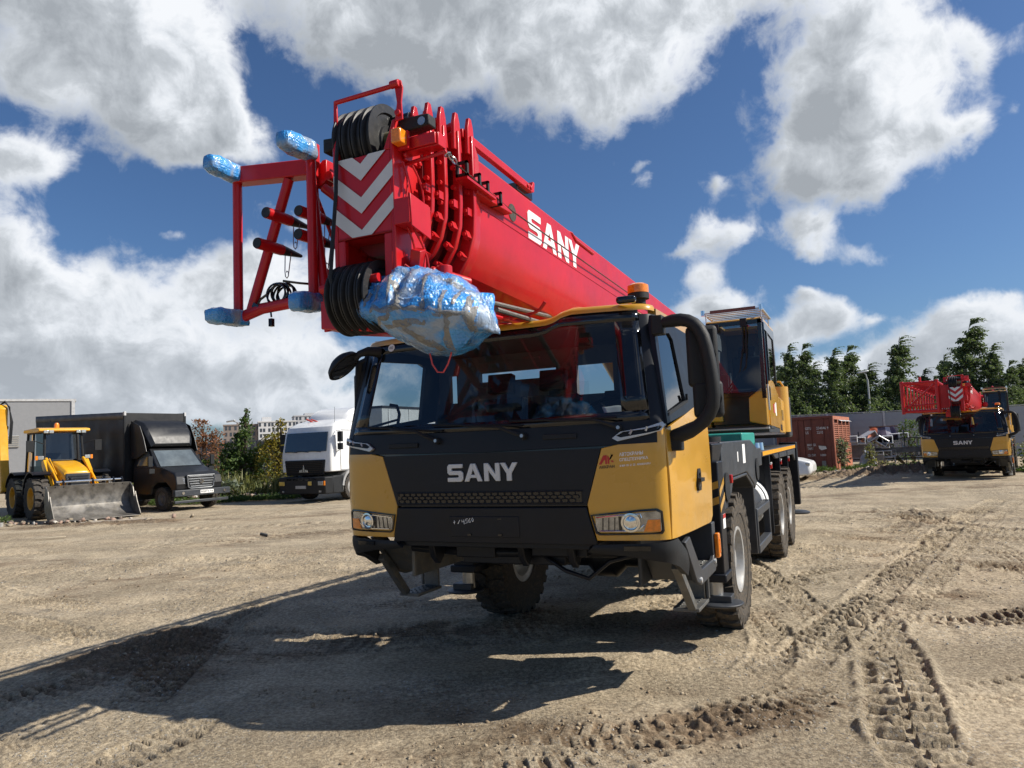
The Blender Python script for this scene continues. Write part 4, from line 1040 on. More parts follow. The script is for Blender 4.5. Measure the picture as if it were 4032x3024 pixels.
    for z1, z0 in ((3.352, 3.256), (3.16, 3.068), (2.975, 2.885)):
        for sg in (1, -1):
            P = clip([(cx, z0), (cx + sg * .3, z0 + .3 * .84), (cx + sg * .3, z1 + .3 * .84), (cx, z1)])
            if len(P) >= 3:
                if sg < 0: P = P[::-1]
                mb.add([(x, -1.4325, z) for x, z in P], [tuple(range(len(P)))])
    mb.build("chevron", mat("chevron_white", (.62, .63, .64), .45, var=.04), head)
    # pulleys
    def pulley(x, y, z, r, w, parent):
        mb = MB(); mb.lathe([(.045, -w * .5), (.10, -w * .5), (.105, -w * .3), (r * .74, -w * .3), (r * .78, -w * .5), (r, -w * .5), (r, -w * .34), (r - .024, -w * .12), (r - .024, w * .12), (r, w * .34), (r, w * .5), (r * .78, w * .5), (r * .74, w * .3), (.105, w * .3), (.10, w * .5), (.045, w * .5)], (x, y, z), 'x', 40)
        mb.build("pulley", M_pulley, parent)
    for i in range(4): pulley(-.175 + i * .066, -1.215, 3.535, .222, .058, head)
    for i in range(5): pulley(-.158 + i * .053, -1.36, 2.605, .20, .047, head)
    mb = MB(); mb.cyl((.05, -1.24, 3.535), (.19, -1.24, 3.535), .055, n=20); mb.build("pulley_shaft", M_olive, head)
    mb = MB()
    for s, (a, b) in ((1, (.206, .40)), (-1, (-.32, -.206))):
        mb.prism([(a, 3.50), (b, 3.50 + .012), (b + (.0 if s > 0 else 0), 3.575), (a, 3.585)], 'y', -1.37, -1.29)
    mb.build_each("pin_lug", M_plas, head, bevel=.008)
    mb = MB(); mb.lathe([(.024, 0), (.024, .004), (.0, .004)], (.355, -1.372, 3.54), 'y', 14); mb.build("lug_eye", M_steel, head)
    # rope keeper bar over the top pulleys
    mb = MB()
    mb.tube([(-.20, -1.40, 3.762), (.225, -1.40, 3.765)], .014, 8)
    mb.prism([(.205, 3.56), (.255, 3.56), (.250, 3.66), (.262, 3.74), (.25, 3.785), (.225, 3.79), (.21, 3.75), (.222, 3.66)], 'y', -1.405, -1.392)
    mb.prism([(-.215, 3.56), (-.185, 3.56), (-.19, 3.77), (-.21, 3.775)], 'y', -1.405, -1.392)
    mb.cyl((.19, -1.41, 3.765), (.245, -1.41, 3.765), .022, n=12); mb.cyl((.23, -1.42, 3.60), (.23, -1.38, 3.60), .018, n=10)
    mb.build("rope_keeper", M_red, head, bevel=.003)
    mb = MB(); mb.tube([(-.245, -1.47, 2.668), (.06, -1.47, 2.682)], .016, 8); mb.cyl((.05, -1.47, 2.682), (.12, -1.47, 2.685), .024, n=12); mb.cyl((-.27, -1.47, 2.665), (-.22, -1.47, 2.668), .024, n=12); mb.box(-.26, -.20, -1.46, -1.38, 2.655, 2.68); mb.build("rope_keeper", M_red, head)
    # hoist rope over the front
    mb = MB(); a = [(-.172, -1.215 - .20 * math.cos(t), 3.535 + .20 * math.sin(t)) for t in np.linspace(1.6, .25, 8)] + [(-.165, -1.445, 3.42), (-.155, -1.47, 3.2), (-.146, -1.52, 2.9), (-.142, -1.55, 2.70), (-.142, -1.50, 2.55)]
    mb.tube(a, .011, 8); mb.build("hoist_rope", M_plas, head)
    # amber lamp, bracket arm, control box, small hoses and cables on the lit cheek
    mb = MB(); mb.obox((.242, -1.425, 3.452), (.062, .07, .082)); lm = mb.build("side_lamp", M_amber, head, bevel=.008)
    mb = MB(); mb.obox((.242, -1.385, 3.445), (.075, .02, .10)); mb.build("lamp_base", M_red, lm)
    mb = MB()
    mb.box(.206, .44, -1.34, -1.26, 3.40, 3.475); mb.box(.206, .43, -1.36, -1.345, 3.405, 3.47); mb.tube([(.21, -1.3, 3.35), (.46, -1.29, 3.375)], .012, 8)
    mb.prism([(-1.34, 3.36), (-1.14, 3.36), (-1.10, 3.50), (-1.2, 3.58), (-1.30, 3.56)], 'x', .207, .225)
    for y, z in ((-1.26, 3.55), (-1.2, 3.50), (-1.35, 3.38), (-1.2, 3.38)): mb.cyl((.225, y, z), (.24, y, z), .016, n=8)
    mb.build("bracket_arm", M_red, head, bevel=.004)
    mb = MB(); mb.box(.206, .305, -1.44, -1.26, 2.965, 3.108); bx = mb.build("control_box", M_red, head, bevel=.004)
    mb = MB(); mb.prism([(-1.44, 3.125), (-1.235, 3.10), (-1.235, 2.915), (-1.43, 2.95)], 'x', .305, .313); mb.build("box_cover", M_red, bx, bevel=.003)
    mb = MB()
    for (x0, y0, z0), (x1, y1, z1), s_ in (((.25, -1.38, 2.96), (.24, -1.33, 2.72), .05), ((.27, -1.35, 2.96), (.29, -1.25, 2.66), .06), ((.23, -1.30, 3.36), (.26, -1.22, 3.12), .04), ((.22, -1.36, 3.34), (.22, -1.34, 3.13), .03), ((.24, -1.40, 2.75), (.30, -1.30, 2.60), .07)):
        P = [Vector((x0, y0, z0)).lerp(Vector((x1, y1, z1)), t) + Vector((.3, .6, 0)) * s_ * math.sin(math.pi * t) for t in np.linspace(0, 1, 9)]
        mb.tube(P, .006, 6)
    mb.build_each("wiring", M_red, head)
    mb = MB(); mb.obox((.26, -1.30, 2.80), (.06, .08, .11), (.4, .3, .2)); mb.cyl((.28, -1.2, 2.75), (.42, -1.0, 2.70), .03, n=10); mb.cyl((.34, -1.15, 2.70), (.34, -1.15, 2.78), .045, n=12); mb.build("hinge_block", M_red, head, bevel=.006)
    # measuring cable with shackle and guides, wedge bracket
    mb = MB(); mb.tube([(.44, -1.28, 3.395), (.42, -1.2, 3.378), (.38, -.314, 3.335), (.36, 2.565, 3.26), (.36, 6, 3.15)], .0055, 6); mb.build("measuring_cable", M_frit, crane)
    mb = MB()
    for k in range(4): mb.tube([Vector((.43, -1.26 + .035 * k, 3.388 - .004 * k)) + Vector((math.cos(a) * (.012 if k % 2 else .003), math.sin(a) * .024, math.sin(a + k) * .012)) for a in np.linspace(0, 2 * math.pi, 13)], .005, 6)
    mb.build("shackle", M_steel, crane)
    mb = MB()
    for y, z in ((-.95, 3.40), (-.79, 3.375), (-.68, 3.36), (-.50, 3.345)):
        mb.box(.335, .415, y - .02, y, z - .045, z - .03); mb.box(.335, .415, y - .02, y, z + .03, z + .045); mb.box(.335, .35, y - .02, y, z - .045, z + .045); mb.box(.40, .415, y - .02, y, z - .045, z + .045)
    mb.build_each("cable_guide", M_plas, crane)
    mb = MB(); mb.prism([(-.80, 3.36), (-.80, 3.30), (-.56, 3.30), (-.30, 3.305), (-.30, 3.318), (-.56, 3.365)], 'x', .331, .39); mb.build("guide_bracket", M_red, crane, bevel=.004)
    mb = MB(); mb.prism([(-.98, 3.33), (-.60, 3.31), (-.60, 3.325), (-.98, 3.345)], 'x', .34, .42); mb.build("guide_bracket", M_red, crane)
    # rail along the top with an upturned end, black box under it
    mb = MB(); mb.prism([(-.86, 3.70), (-.86, 3.645), (.20, 3.615), (.235, 3.625), (.25, 3.70), (.225, 3.705), (.20, 3.665)], 'x', .295, .335); mb.cyl((.335, -.82, 3.675), (.345, -.82, 3.675), .022, n=10); mb.cyl((.335, .12, 3.64), (.345, .12, 3.64), .015, n=8); mb.cyl((.335, .17, 3.64), (.345, .17, 3.64), .015, n=8); mb.build("top_rail", M_red, crane, bevel=.004)
    mb = MB(); mb.box(.12, .30, .0, .28, 3.58, 3.64); mb.build("top_block", M_frit, crane, bevel=.006)
    mb = MB(); mb.tube([(.30, .95, 3.522), (.332, 1.02, 3.51), (.336, 1.10, 3.47), (.336, 1.55, 3.45)], .010, 6); mb.build("top_hose", M_red, crane)
    # ropes and red catwalk rods below the boom
    mb = MB(); mb.tube([(.30, -.5, 2.68), (.18, 1.0, 2.80), (.1, 3.0, 2.82)], .017, 8); mb.tube([(.34, -.5, 2.63), (.30, .3, 2.66), (-.2, 2.6, 2.75)], .017, 8); mb.build("hook_rope", M_rope, crane)
    mb = MB()
    mb.tube([(-.1, .12, 2.66), (.34, .1, 2.692), (.395, .1, 2.715), (.437, .1, 2.765)], .013, 8)
    for x in (-.35, -.1, .12): mb.tube([(x, -.6, 2.66), (x + .1, 2.6, 2.68)], .016, 6)
    for k in range(8): mb.tube([(-.34 + .012 * k, -.4 + k * .4, 2.665), (.2, -.4 + k * .4, 2.665)], .012, 6)
    mb.tube([(-.3, -.3, 2.66), (.1, .3, 2.66), (-.3, .8, 2.66), (.1, 1.4, 2.67)], .014, 6)
    mb.build("rope_rack", M_red, crane)
build_boom()

# ------------------------------------------------------------------ stowed lattice jib on the right side of the boom
M_wrap = bpy.data.materials.new("bubble_wrap"); M_wrap.use_nodes = True
def make_wrap(m, film=.5):
    t = NT(m.node_tree); t.n.clear()
    b = t.node('ShaderNodeBsdfPrincipled'); o = t.node('ShaderNodeOutputMaterial'); t.l.new(b.outputs[0], o.inputs[0])
    co = t.node('ShaderNodeTexCoord').outputs['Object']
    n1 = t.noise(co, 4.0, 3, .5, 1.0); n2 = t.noise(t.vmath('MULTIPLY', co, (1, 1, .3)), 9.0, 3, .55, .8)
    blue = t.mix(n2, (.015, .16, .52, 1), (.07, .42, .90, 1))
    filmc = t.mix(n2, (.12, .12, .115, 1), (.50, .52, .53, 1))
    f = t.math('MULTIPLY', t.ramp(t.math('ADD', n1, t.math('MULTIPLY', t.math('SUBTRACT', n2, .5), .4)), .44, .62), film)
    t.put(b.inputs['Base Color'], t.mix(f, blue, filmc))
    t.put(b.inputs['Roughness'], t.ramp(n2, .3, .7, .10, .34))
    b.inputs['Coat Weight'].default_value = .6; b.inputs['Coat Roughness'].default_value = .12
    v = t.node('ShaderNodeTexVoronoi', feature='F1'); t.put(v.inputs['Vector'], t.vmath('ADD', co, t.vmath('SCALE', t.noise(co, 8, 2, color=True)))); v.inputs['Scale'].default_value = 60; v.inputs['Randomness'].default_value = .25
    v.inputs['Vector'].links[0].from_node.inputs[1].links[0].from_node.inputs['Scale'].default_value = .02
    cell = t.ramp(v.outputs['Distance'], .25, .62, 1, 0)
    cr = t.noise(t.vmath('MULTIPLY', co, (1.2, 1, .5)), 16, 3, .55, 1.5)
    h = t.math('ADD', t.math('MULTIPLY', t.math('MULTIPLY', cell, .22), t.math('SUBTRACT', 1.0, f)), t.math('MULTIPLY', cr, 1.2))
    bp = t.node('ShaderNodeBump'); bp.inputs['Strength'].default_value = .85; bp.inputs['Distance'].default_value = .012
    t.put(bp.inputs['Height'], h); t.l.new(bp.outputs[0], b.inputs['Normal'])
    b2 = t.node('ShaderNodeBump'); b2.inputs['Strength'].default_value = 1.0; b2.inputs['Distance'].default_value = .03
    t.put(b2.inputs['Height'], t.noise(t.vmath('MULTIPLY', co, (1.5, 1.0, .5)), 13, 3, .55, 2.0)); t.l.new(b2.outputs[0], b.inputs['Coat Normal'])
    b.inputs['Coat Weight'].default_value = .8; b.inputs['Coat Roughness'].default_value = .10
make_wrap(M_wrap, .75)
M_film = bpy.data.materials.new("packing_film"); M_film.use_nodes = True
def make_film(m):
    t = NT(m.node_tree); t.n.clear(); co = t.node('ShaderNodeTexCoord').outputs['Object']
    b = t.node('ShaderNodeBsdfPrincipled'); tr = t.node('ShaderNodeBsdfTransparent'); mx = t.node('ShaderNodeMixShader'); o = t.node('ShaderNodeOutputMaterial')
    n = t.noise(co, 22, 6, .7, 1.0); t.put(b.inputs['Base Color'], t.mix(n, (.13, .125, .11, 1), (.40, .39, .36, 1))); t.put(b.inputs['Roughness'], t.ramp(n, .3, .7, .08, .3)); b.inputs['Coat Weight'].default_value = .5
    bp = t.node('ShaderNodeBump'); bp.inputs['Strength'].default_value = .9; bp.inputs['Distance'].default_value = .01; t.put(bp.inputs['Height'], t.noise(t.vmath('MULTIPLY', co, (2, 1, .6)), 34, 5, .7, 1.5)); t.l.new(bp.outputs[0], b.inputs['Normal'])
    t.put(mx.inputs[0], t.ramp(t.noise(co, 9, 4, .6), .35, .65, .45, .95)); t.l.new(tr.outputs[0], mx.inputs[1]); t.l.new(b.outputs[0], mx.inputs[2]); t.l.new(mx.outputs[0], o.inputs[0])
make_film(M_film)

def build_jib():
    jib = bpy.data.objects.new("lattice_jib", None); COL.objects.link(jib); jib.parent = crane; jib['label'] = "red lattice jib frame folded beside the boom, its four forks wrapped in blue"
    def post(a, b, r, nm="tube"):
        mb = MB(); mb.tube([a, b], r, 14); return mb.build(nm, M_red, jib)
    TL, TR, BL, BR = (-1.143, -1.22, 3.575), (-.520, -1.24, 3.60), (-1.145, -1.22, 2.635), (-.520, -1.24, 2.655)
    post(TL, BL, .030, "post"); post(TR, BR, .030, "post")
    post((-.775, -1.15, 3.50), (-1.055, -1.20, 2.68), .032, "diagonal"); post((-.648, -1.08, 3.50), (-.612, -1.06, 2.80), .036, "diagonal"); post((-.625, -1.12, 3.48), (-.462, -1.20, 2.70), .030, "diagonal")
    # box-section top beam with a bend and a node, tube bottom beam
    mb = MB()
    def beam(P, h, d):
        rings = [[Vector(p) + Vector((0, -d / 2, -h / 2)), Vector(p) + Vector((0, d / 2, -h / 2)), Vector(p) + Vector((0, d / 2, h / 2)), Vector(p) + Vector((0, -d / 2, h / 2))] for p in P]
        mb.loft(rings)
    beam([(-1.15, -1.21, 3.572), (-.87, -1.17, 3.555), (-.66, -1.10, 3.56), (-.60, -1.08, 3.56)], .105, .10)
    beam([(-.63, -1.12, 3.58), (-.50, -1.23, 3.60)], .12, .10)
    mb.prism([(-.70, 3.50), (-.58, 3.62), (-.55, 3.62), (-.55, 3.48), (-.62, 3.44)], 'y', -1.06, -.98)
    mb.build("top_beam", M_red, jib, bevel=.006, sharp=30)
    mb = MB(); mb.tube([BL, (-.98, -1.19, 2.685), (-.74, -1.2, 2.69), (-.52, -1.22, 2.70)], .036, 12); mb.tube([(-1.02, -1.16, 2.69), (-.74, -1.05, 2.73), (-.50, -1.0, 2.75)], .022, 10); mb.build("bottom_beam", M_red, jib)
    mb = MB(); mb.prism([(-1.15, 2.70), (-.95, 2.70), (-1.0, 2.86), (-1.06, 2.90)], 'x', -.66, -.63); mb.prism([(-.68, 2.70), (-.50, 2.70), (-.53, 2.90), (-.62, 2.86)], 'y', -1.1, -1.06); mb.box(-.56, -.22, -1.08, -1.0, 2.60, 2.64, 1); mb.build("gusset", [M_red, M_frit], jib, bevel=.004)
    # forks on the upper right, plate arm behind the head
    mb = MB(); mb.prism([(-.56, 3.42), (-.46, 3.50), (-.20, 3.44), (-.20, 3.24), (-.30, 3.30), (-.48, 3.36)], 'y', -.96, -.90); mb.tube([(-.54, -1.1, 3.42), (-.20, -.95, 3.10)], .030, 12); mb.tube([(-.56, -1.1, 2.78), (-.2, -.9, 3.02)], .026, 12); mb.cyl((-.40, -1.02, 3.42), (-.40, -.88, 3.42), .05, n=14); mb.build("arm_plate", M_red, jib, bevel=.004)
    # chords and lacing running back along the boom
    C_ = [((-.66, -1.08, 3.50), (-.52, 8.0, 3.40)), ((-.52, -1.08, 3.50), (-.40, 8.0, 3.42)), ((-.64, -1.05, 2.78), (-.52, 8.0, 2.95)), ((-.48, -1.05, 2.78), (-.40, 8.0, 2.95))]
    mb = MB()
    for a, b in C_: mb.tube([a, b], .030, 10)
    mb.build("chord", M_red, jib)
    mb = MB(); n = 12
    for i in range(n):
        for a, b in ((0, 2), (0, 1), (2, 3)):
            P = lambda k, t: Vector(C_[k][0]).lerp(Vector(C_[k][1]), t)
            mb.tube([P(a, i / n), P(b, (i + .5) / n)], .013, 6); mb.tube([P(b, (i + .5) / n), P(a, (i + 1) / n)], .013, 6)
    tag(mb.build("lacing", M_red, jib), kind="stuff")
    # connecting pins with spring clips
    for (x, z), (dx, dz), y in (((-.826, 3.253), (.03, 0), -1.30), ((-.90, 3.072), (.03, 0), -1.30), ((-.655, 3.262), (.03, 0), -1.20), ((-.617, 3.095), (.03, 0), -1.25)):
        mb = MB(); mb.cyl((x, y, z), (x + .01, y + .20, z), .036, n=16); pn = mb.build("pin_sleeve", M_red, jib)
        mb = MB(); mb.lathe([(0, 0), (.033, 0), (.033, .01)], (x, y - .008, z), 'y', 16); mb.lathe([(.034, 0), (.030, .05), (.012, .19), (.008, .20), (0, .20)], (x + .01, y + .19, z), 'y', 16); mb.build_each("pin", M_pulley, pn)
        mb = MB(); c = Vector((x + .015, y + .24, z - .03)); mb.tube([c + Vector((-.012, 0, 0)), c + Vector((-.016, 0, -.10)), c + Vector((-.012, 0, -.135)), c + Vector((0, 0, -.148)), c + Vector((.012, 0, -.135)), c + Vector((.012, 0, -.11)), c + Vector((0, 0, -.10)), c + Vector((-.004, 0, -.11))], .0035, 5); mb.tube([c + Vector((.012, 0, -.13)), c + Vector((.02, .02, .02))], .0035, 5); mb.build("spring_clip", M_steel, pn)
    # coiled black cable on the lower beam
    mb = MB()
    for k in range(7):
        rr = .075 + .008 * math.sin(k * 2.1); tl = .25 * math.sin(k * 1.7)
        mb.tube([Vector((-.85 + .006 * k, -1.20 + .01 * k, 2.765)) + Vector((math.cos(a) * rr, math.sin(a) * tl * .1, math.sin(a) * rr * .85)) for a in np.linspace(0, 2 * math.pi, 25)], .007, 6)
    mb.tube([(-.92, -1.2, 2.77), (-.97, -1.21, 2.74), (-1.0, -1.21, 2.70)], .008, 6); mb.obox((-1.0, -1.21, 2.70), (.05, .03, .03), (0, .5, 0)); mb.tube([(-.80, -1.19, 2.84), (-.70, -1.15, 2.82), (-.5, -1.0, 2.80)], .008, 6)
    mb.tube([(-.90, -1.2, 2.70), (-.89, -1.2, 2.62)], .006, 6); mb.obox((-.89, -1.2, 2.585), (.026, .026, .05))
    mb.build("cable_coil", M_frit, jib)
    # forks wrapped in blue bubble wrap
    def bundle(a, b, w, h, sd):
        a, b = Vector(a), Vector(b); rng = random.Random(sd); rings = []; N = 20; T = 16; N = 24; ax = (b - a).normalized(); sx = Vector((1, 0, 0)); sz = ax.cross(sx).normalized() * -1
        for i in range(T + 1):
            t = i / T; e = min(1, .72 + 1.6 * t) * (1 if t < .93 else .97); c = a.lerp(b, t); ring = []
            for k in range(N):
                th = 2 * math.pi * k / N + .2; q = max(abs(math.cos(th)), abs(math.sin(th))) ** -.75
                p = c + sx * math.cos(th) * w * q * e / 2 + sz * math.sin(th) * h * q * e / 2
                n_ = mnoise.noise(p * 11 + Vector((sd, 0, 0))) * .009 + mnoise.noise(p * 27) * .006
                ring.append(p + (p - c).normalized() * n_)
            rings.append(ring)
        mb = MB(); mb.loft(rings); mb.build("wrapped_fork", M_wrap, jib, sharp=None)
    bundle((-1.125, -1.48, 3.582), (-1.14, -1.20, 3.575), .105, .115, 1); bundle((-.515, -1.50, 3.585), (-.52, -1.24, 3.60), .105, .12, 2)
    bundle((-1.14, -1.46, 2.625), (-1.15, -1.18, 2.64), .12, .10, 3); bundle((-.475, -1.47, 2.63), (-.52, -1.21, 2.66), .115, .115, 4)
build_jib()

# ------------------------------------------------------------------ hook block wrapped in blue bubble wrap, hanging below the boom head
def build_hook():
    hk = thing("wrapped_hook_block", "crane hook block bundled in blue bubble wrap and clear film, hanging before the windscreen", "hook block", CRANE_LOC, CRANE_ROT)
    out = [(-0.147, 2.624), (-0.123, 2.695), (-0.04, 2.71), (0.098, 2.722), (0.184, 2.748), (0.261, 2.733), (0.403, 2.689), (0.517, 2.64), (0.587, 2.566), (0.655, 2.481), (0.699, 2.381), (0.657, 2.33), (0.617, 2.326), (0.547, 2.264), (0.464, 2.244), (0.33, 2.264), (0.222, 2.316), (0.164, 2.342), (0.052, 2.404), (-0.084, 2.439), (-0.15, 2.524)]
    c = Vector((0.262, 2.507)); n = len(out)
    ang = [math.atan2(z - c.y, x - c.x) for x, z in out]; rad = [math.hypot(x - c.x, z - c.y) for x, z in out]
    order = sorted(range(n), key=lambda i: ang[i]); A = [ang[i] for i in order]; Q = [rad[i] for i in order]
    A2 = [A[-1] - 2 * math.pi] + A + [A[0] + 2 * math.pi]; Q2 = [Q[-1]] + Q + [Q[0]]
    def rim(a): return interp(((a + math.pi) % (2 * math.pi)) - math.pi, A2, Q2)
    Y0 = -1.27
    def surf(X, Z, lift=0.0, back=False):
        d = Vector((X, Z)) - c; a = math.atan2(d.y, d.x); r = d.length / rim(a)
        h = max(0, 1 - r ** 3.2) ** .62
        ridge = .05 * math.exp(-((Z - (2.455 - .10 * (X - .26))) / .07) ** 2) * max(0, 1 - r * r)
        p = Vector((X, Y0 + (1 if back else -1) * (.24 * h + ridge * .7 + lift), Z))
        return p
    def bumpy(p):
        q = Vector((p.x * 1.6, p.y, p.z * .7)); k = mnoise.noise(p * 5.5) * .04 + (.5 - abs(mnoise.noise(q * 8))) * .05 + (.4 - abs(mnoise.noise(q * 17))) * .028
        return p + Vector((0, -k if p.y < Y0 else k, k * .5))
    rings = []; N, T = 84, 16
    for j in range(-T, T + 1):
        rr = 1 - (abs(j) / T) ** 1.6 if j else 1.0
        rr = max(rr, .02); ring = []
        for k in range(N):
            a = 2 * math.pi * k / N; q = rim(a) * rr
            ring.append(bumpy(surf(c.x + math.cos(a) * q, c.y + math.sin(a) * q, back=j > 0)))
        rings.append(ring)
    mb = MB(); mb.loft(rings); mb.build("bubble_wrap", M_wrap, hk, sharp=None)
    # twisted strips of film
    strips = [((0.24, 2.632), (0.309, 2.476), 0.05), ((0.399, 2.666), (0.436, 2.453), 0.035), ((0.042, 2.617), (0.037, 2.467), 0.03), ((0.111, 2.483), (0.436, 2.445), 0.05), ((0.436, 2.445), (0.636, 2.415), 0.03), ((0.287, 2.375), (0.459, 2.253), 0.05), ((0.308, 2.46), (0.079, 2.401), 0.045), ((0.55, 2.417), (0.486, 2.262), 0.05), ((0.487, 2.63), (0.624, 2.542), 0.04), ((0.625, 2.554), (0.638, 2.24), 0.05), ((0.659, 2.45), (0.594, 2.232), 0.035), ((0.101, 2.638), (0.082, 2.494), 0.035), ((0.154, 2.615), (0.14, 2.495), 0.03), ((0.433, 2.391), (0.165, 2.392), 0.05), ((0.488, 2.416), (0.619, 2.42), 0.03), ((0.222, 2.663), (0.235, 2.5), 0.03), ((0.516, 2.556), (0.524, 2.435), 0.03), ((0.574, 2.588), (0.578, 2.46), 0.03)]
    for (a, b, w) in strips:
        a, b = Vector(a), Vector(b); t_ = (b - a).normalized(); nn = Vector((-t_.y, t_.x)); L = []
        for i in range(15):
            q = a.lerp(b, i / 14); ww = w * (.6 + .5 * mnoise.noise(Vector((q.x * 9, q.y * 9, w * 40)))) / 2; row = []
            for sgn in (-1, -.33, .33, 1):
                s_ = q + nn * ww * sgn; d = s_ - c; a_ = math.atan2(d.y, d.x)
                if d.length > rim(a_) * .98: s_ = c + d.normalized() * rim(a_) * .98
                p = bumpy(surf(s_.x, s_.y)); row.append(p + Vector((0, -.004 - .003 * math.cos(sgn * 3) + .004 * mnoise.noise(p * 60), 0)))
            L.append(row)
        mb = MB(); mb.loft(L, cap=False, closed=False); mb.build("film_strip", M_film, hk, sharp=None)
    # loose flap of bubble wrap on the lit side, lanyard hanging below
    mb = MB()
    def flap(u, v):
        p = Vector((.54 + .12 * u + .05 * v, -1.40 + .16 * u - .03 * math.sin(3 * v), 2.57 - .20 * v - .03 * u)); k = mnoise.noise(p * 14) * .03; return p + Vector((k, k, k))
    mb.sheet(flap, 10, 12, .02); mb.build("wrap_flap", M_wrap, hk, sharp=None)
    mb = MB(); mb.tube([(.30, -1.30, 2.32), (.325, -1.31, 2.265), (.345, -1.32, 2.205), (.375, -1.32, 2.162), (.41, -1.32, 2.158), (.44, -1.32, 2.20), (.455, -1.31, 2.25), (.462, -1.30, 2.32)], .0045, 6); mb.build("lanyard", mat("red_cord", (.65, .07, .07), .5), hk)
build_hook()

# papers behind the windscreen
mb = MB(); Rm = CRANE_ROT
pp = thing("paper_stack", "crumpled white papers lying on the dashboard behind the big crane's windscreen", "paper", CRANE_LOC, CRANE_ROT)
for k, (dx, rz) in enumerate(((0, .1), (.03, -.15), (-.02, .3))):
    mb = MB()
    def sh(u, v, dx=dx, rz=rz, k=k):
        a, b = (u - .5) * .24, (v - .5) * .16; p = Vector((.95 + dx + a * math.cos(rz) - b * math.sin(rz), .16 + .4 * (a * math.sin(rz) + b * math.cos(rz)), 1.935 + .012 * k + .45 * b)); p.z += .012 * mnoise.noise(p * 14 + Vector((k, 0, 0))); return p
    mb.sheet(sh, 8, 6, .001); mb.build("sheet", M_paper, pp, sharp=None)

# ================================================================== THE GROUND
def hash_noise(seed):
    rng = np.random.default_rng(seed); G = rng.random((256, 256)).astype(np.float32)
    def f(x, y):
        xi = np.floor(x).astype(np.int64); yi = np.floor(y).astype(np.int64); fx = (x - xi).astype(np.float32); fy = (y - yi).astype(np.float32)
        fx = fx * fx * (3 - 2 * fx); fy = fy * fy * (3 - 2 * fy)
        a = G[yi & 255, xi & 255]; b = G[yi & 255, (xi + 1) & 255]; c = G[(yi + 1) & 255, xi & 255]; d = G[(yi + 1) & 255, (xi + 1) & 255]
        return (a * (1 - fx) + b * fx) * (1 - fy) + (c * (1 - fx) + d * fx) * fy - .5
    return f
NZ = [hash_noise(s) for s in range(9)]
def seg_dist(X, Y, pts, smooth=True):
    """distance across and length along a polyline for every point"""
    P = np.array(pts, float)
    if smooth and len(P) > 2:                        # Catmull-Rom resampling
        Q = []
        E = np.vstack([2 * P[0] - P[1], P, 2 * P[-1] - P[-2]])
        for i in range(1, len(E) - 2):
            for t in np.linspace(0, 1, 6, endpoint=False):
                Q.append(.5 * (2 * E[i] + (E[i + 1] - E[i - 1]) * t + (2 * E[i - 1] - 5 * E[i] + 4 * E[i + 1] - E[i + 2]) * t * t + (3 * E[i] - E[i - 1] - 3 * E[i + 1] + E[i + 2]) * t ** 3))
        Q.append(P[-1]); P = np.array(Q)
    best = np.full(X.shape, 1e9, np.float32); side = np.zeros(X.shape, np.float32); along = np.zeros(X.shape, np.float32); s0 = 0
    for a, b in zip(P[:-1], P[1:]):
        d = b - a; L = np.hypot(*d); d = d / L
        t = np.clip((X - a[0]) * d[0] + (Y - a[1]) * d[1], 0, L); px = X - a[0] - t * d[0]; py = Y - a[1] - t * d[1]
        q = np.hypot(px, py); m = q < best
        best[m] = q[m]; side[m] = (d[0] * py - d[1] * px)[m]; along[m] = s0 + t[m]; s0 += L
    return best, side, along
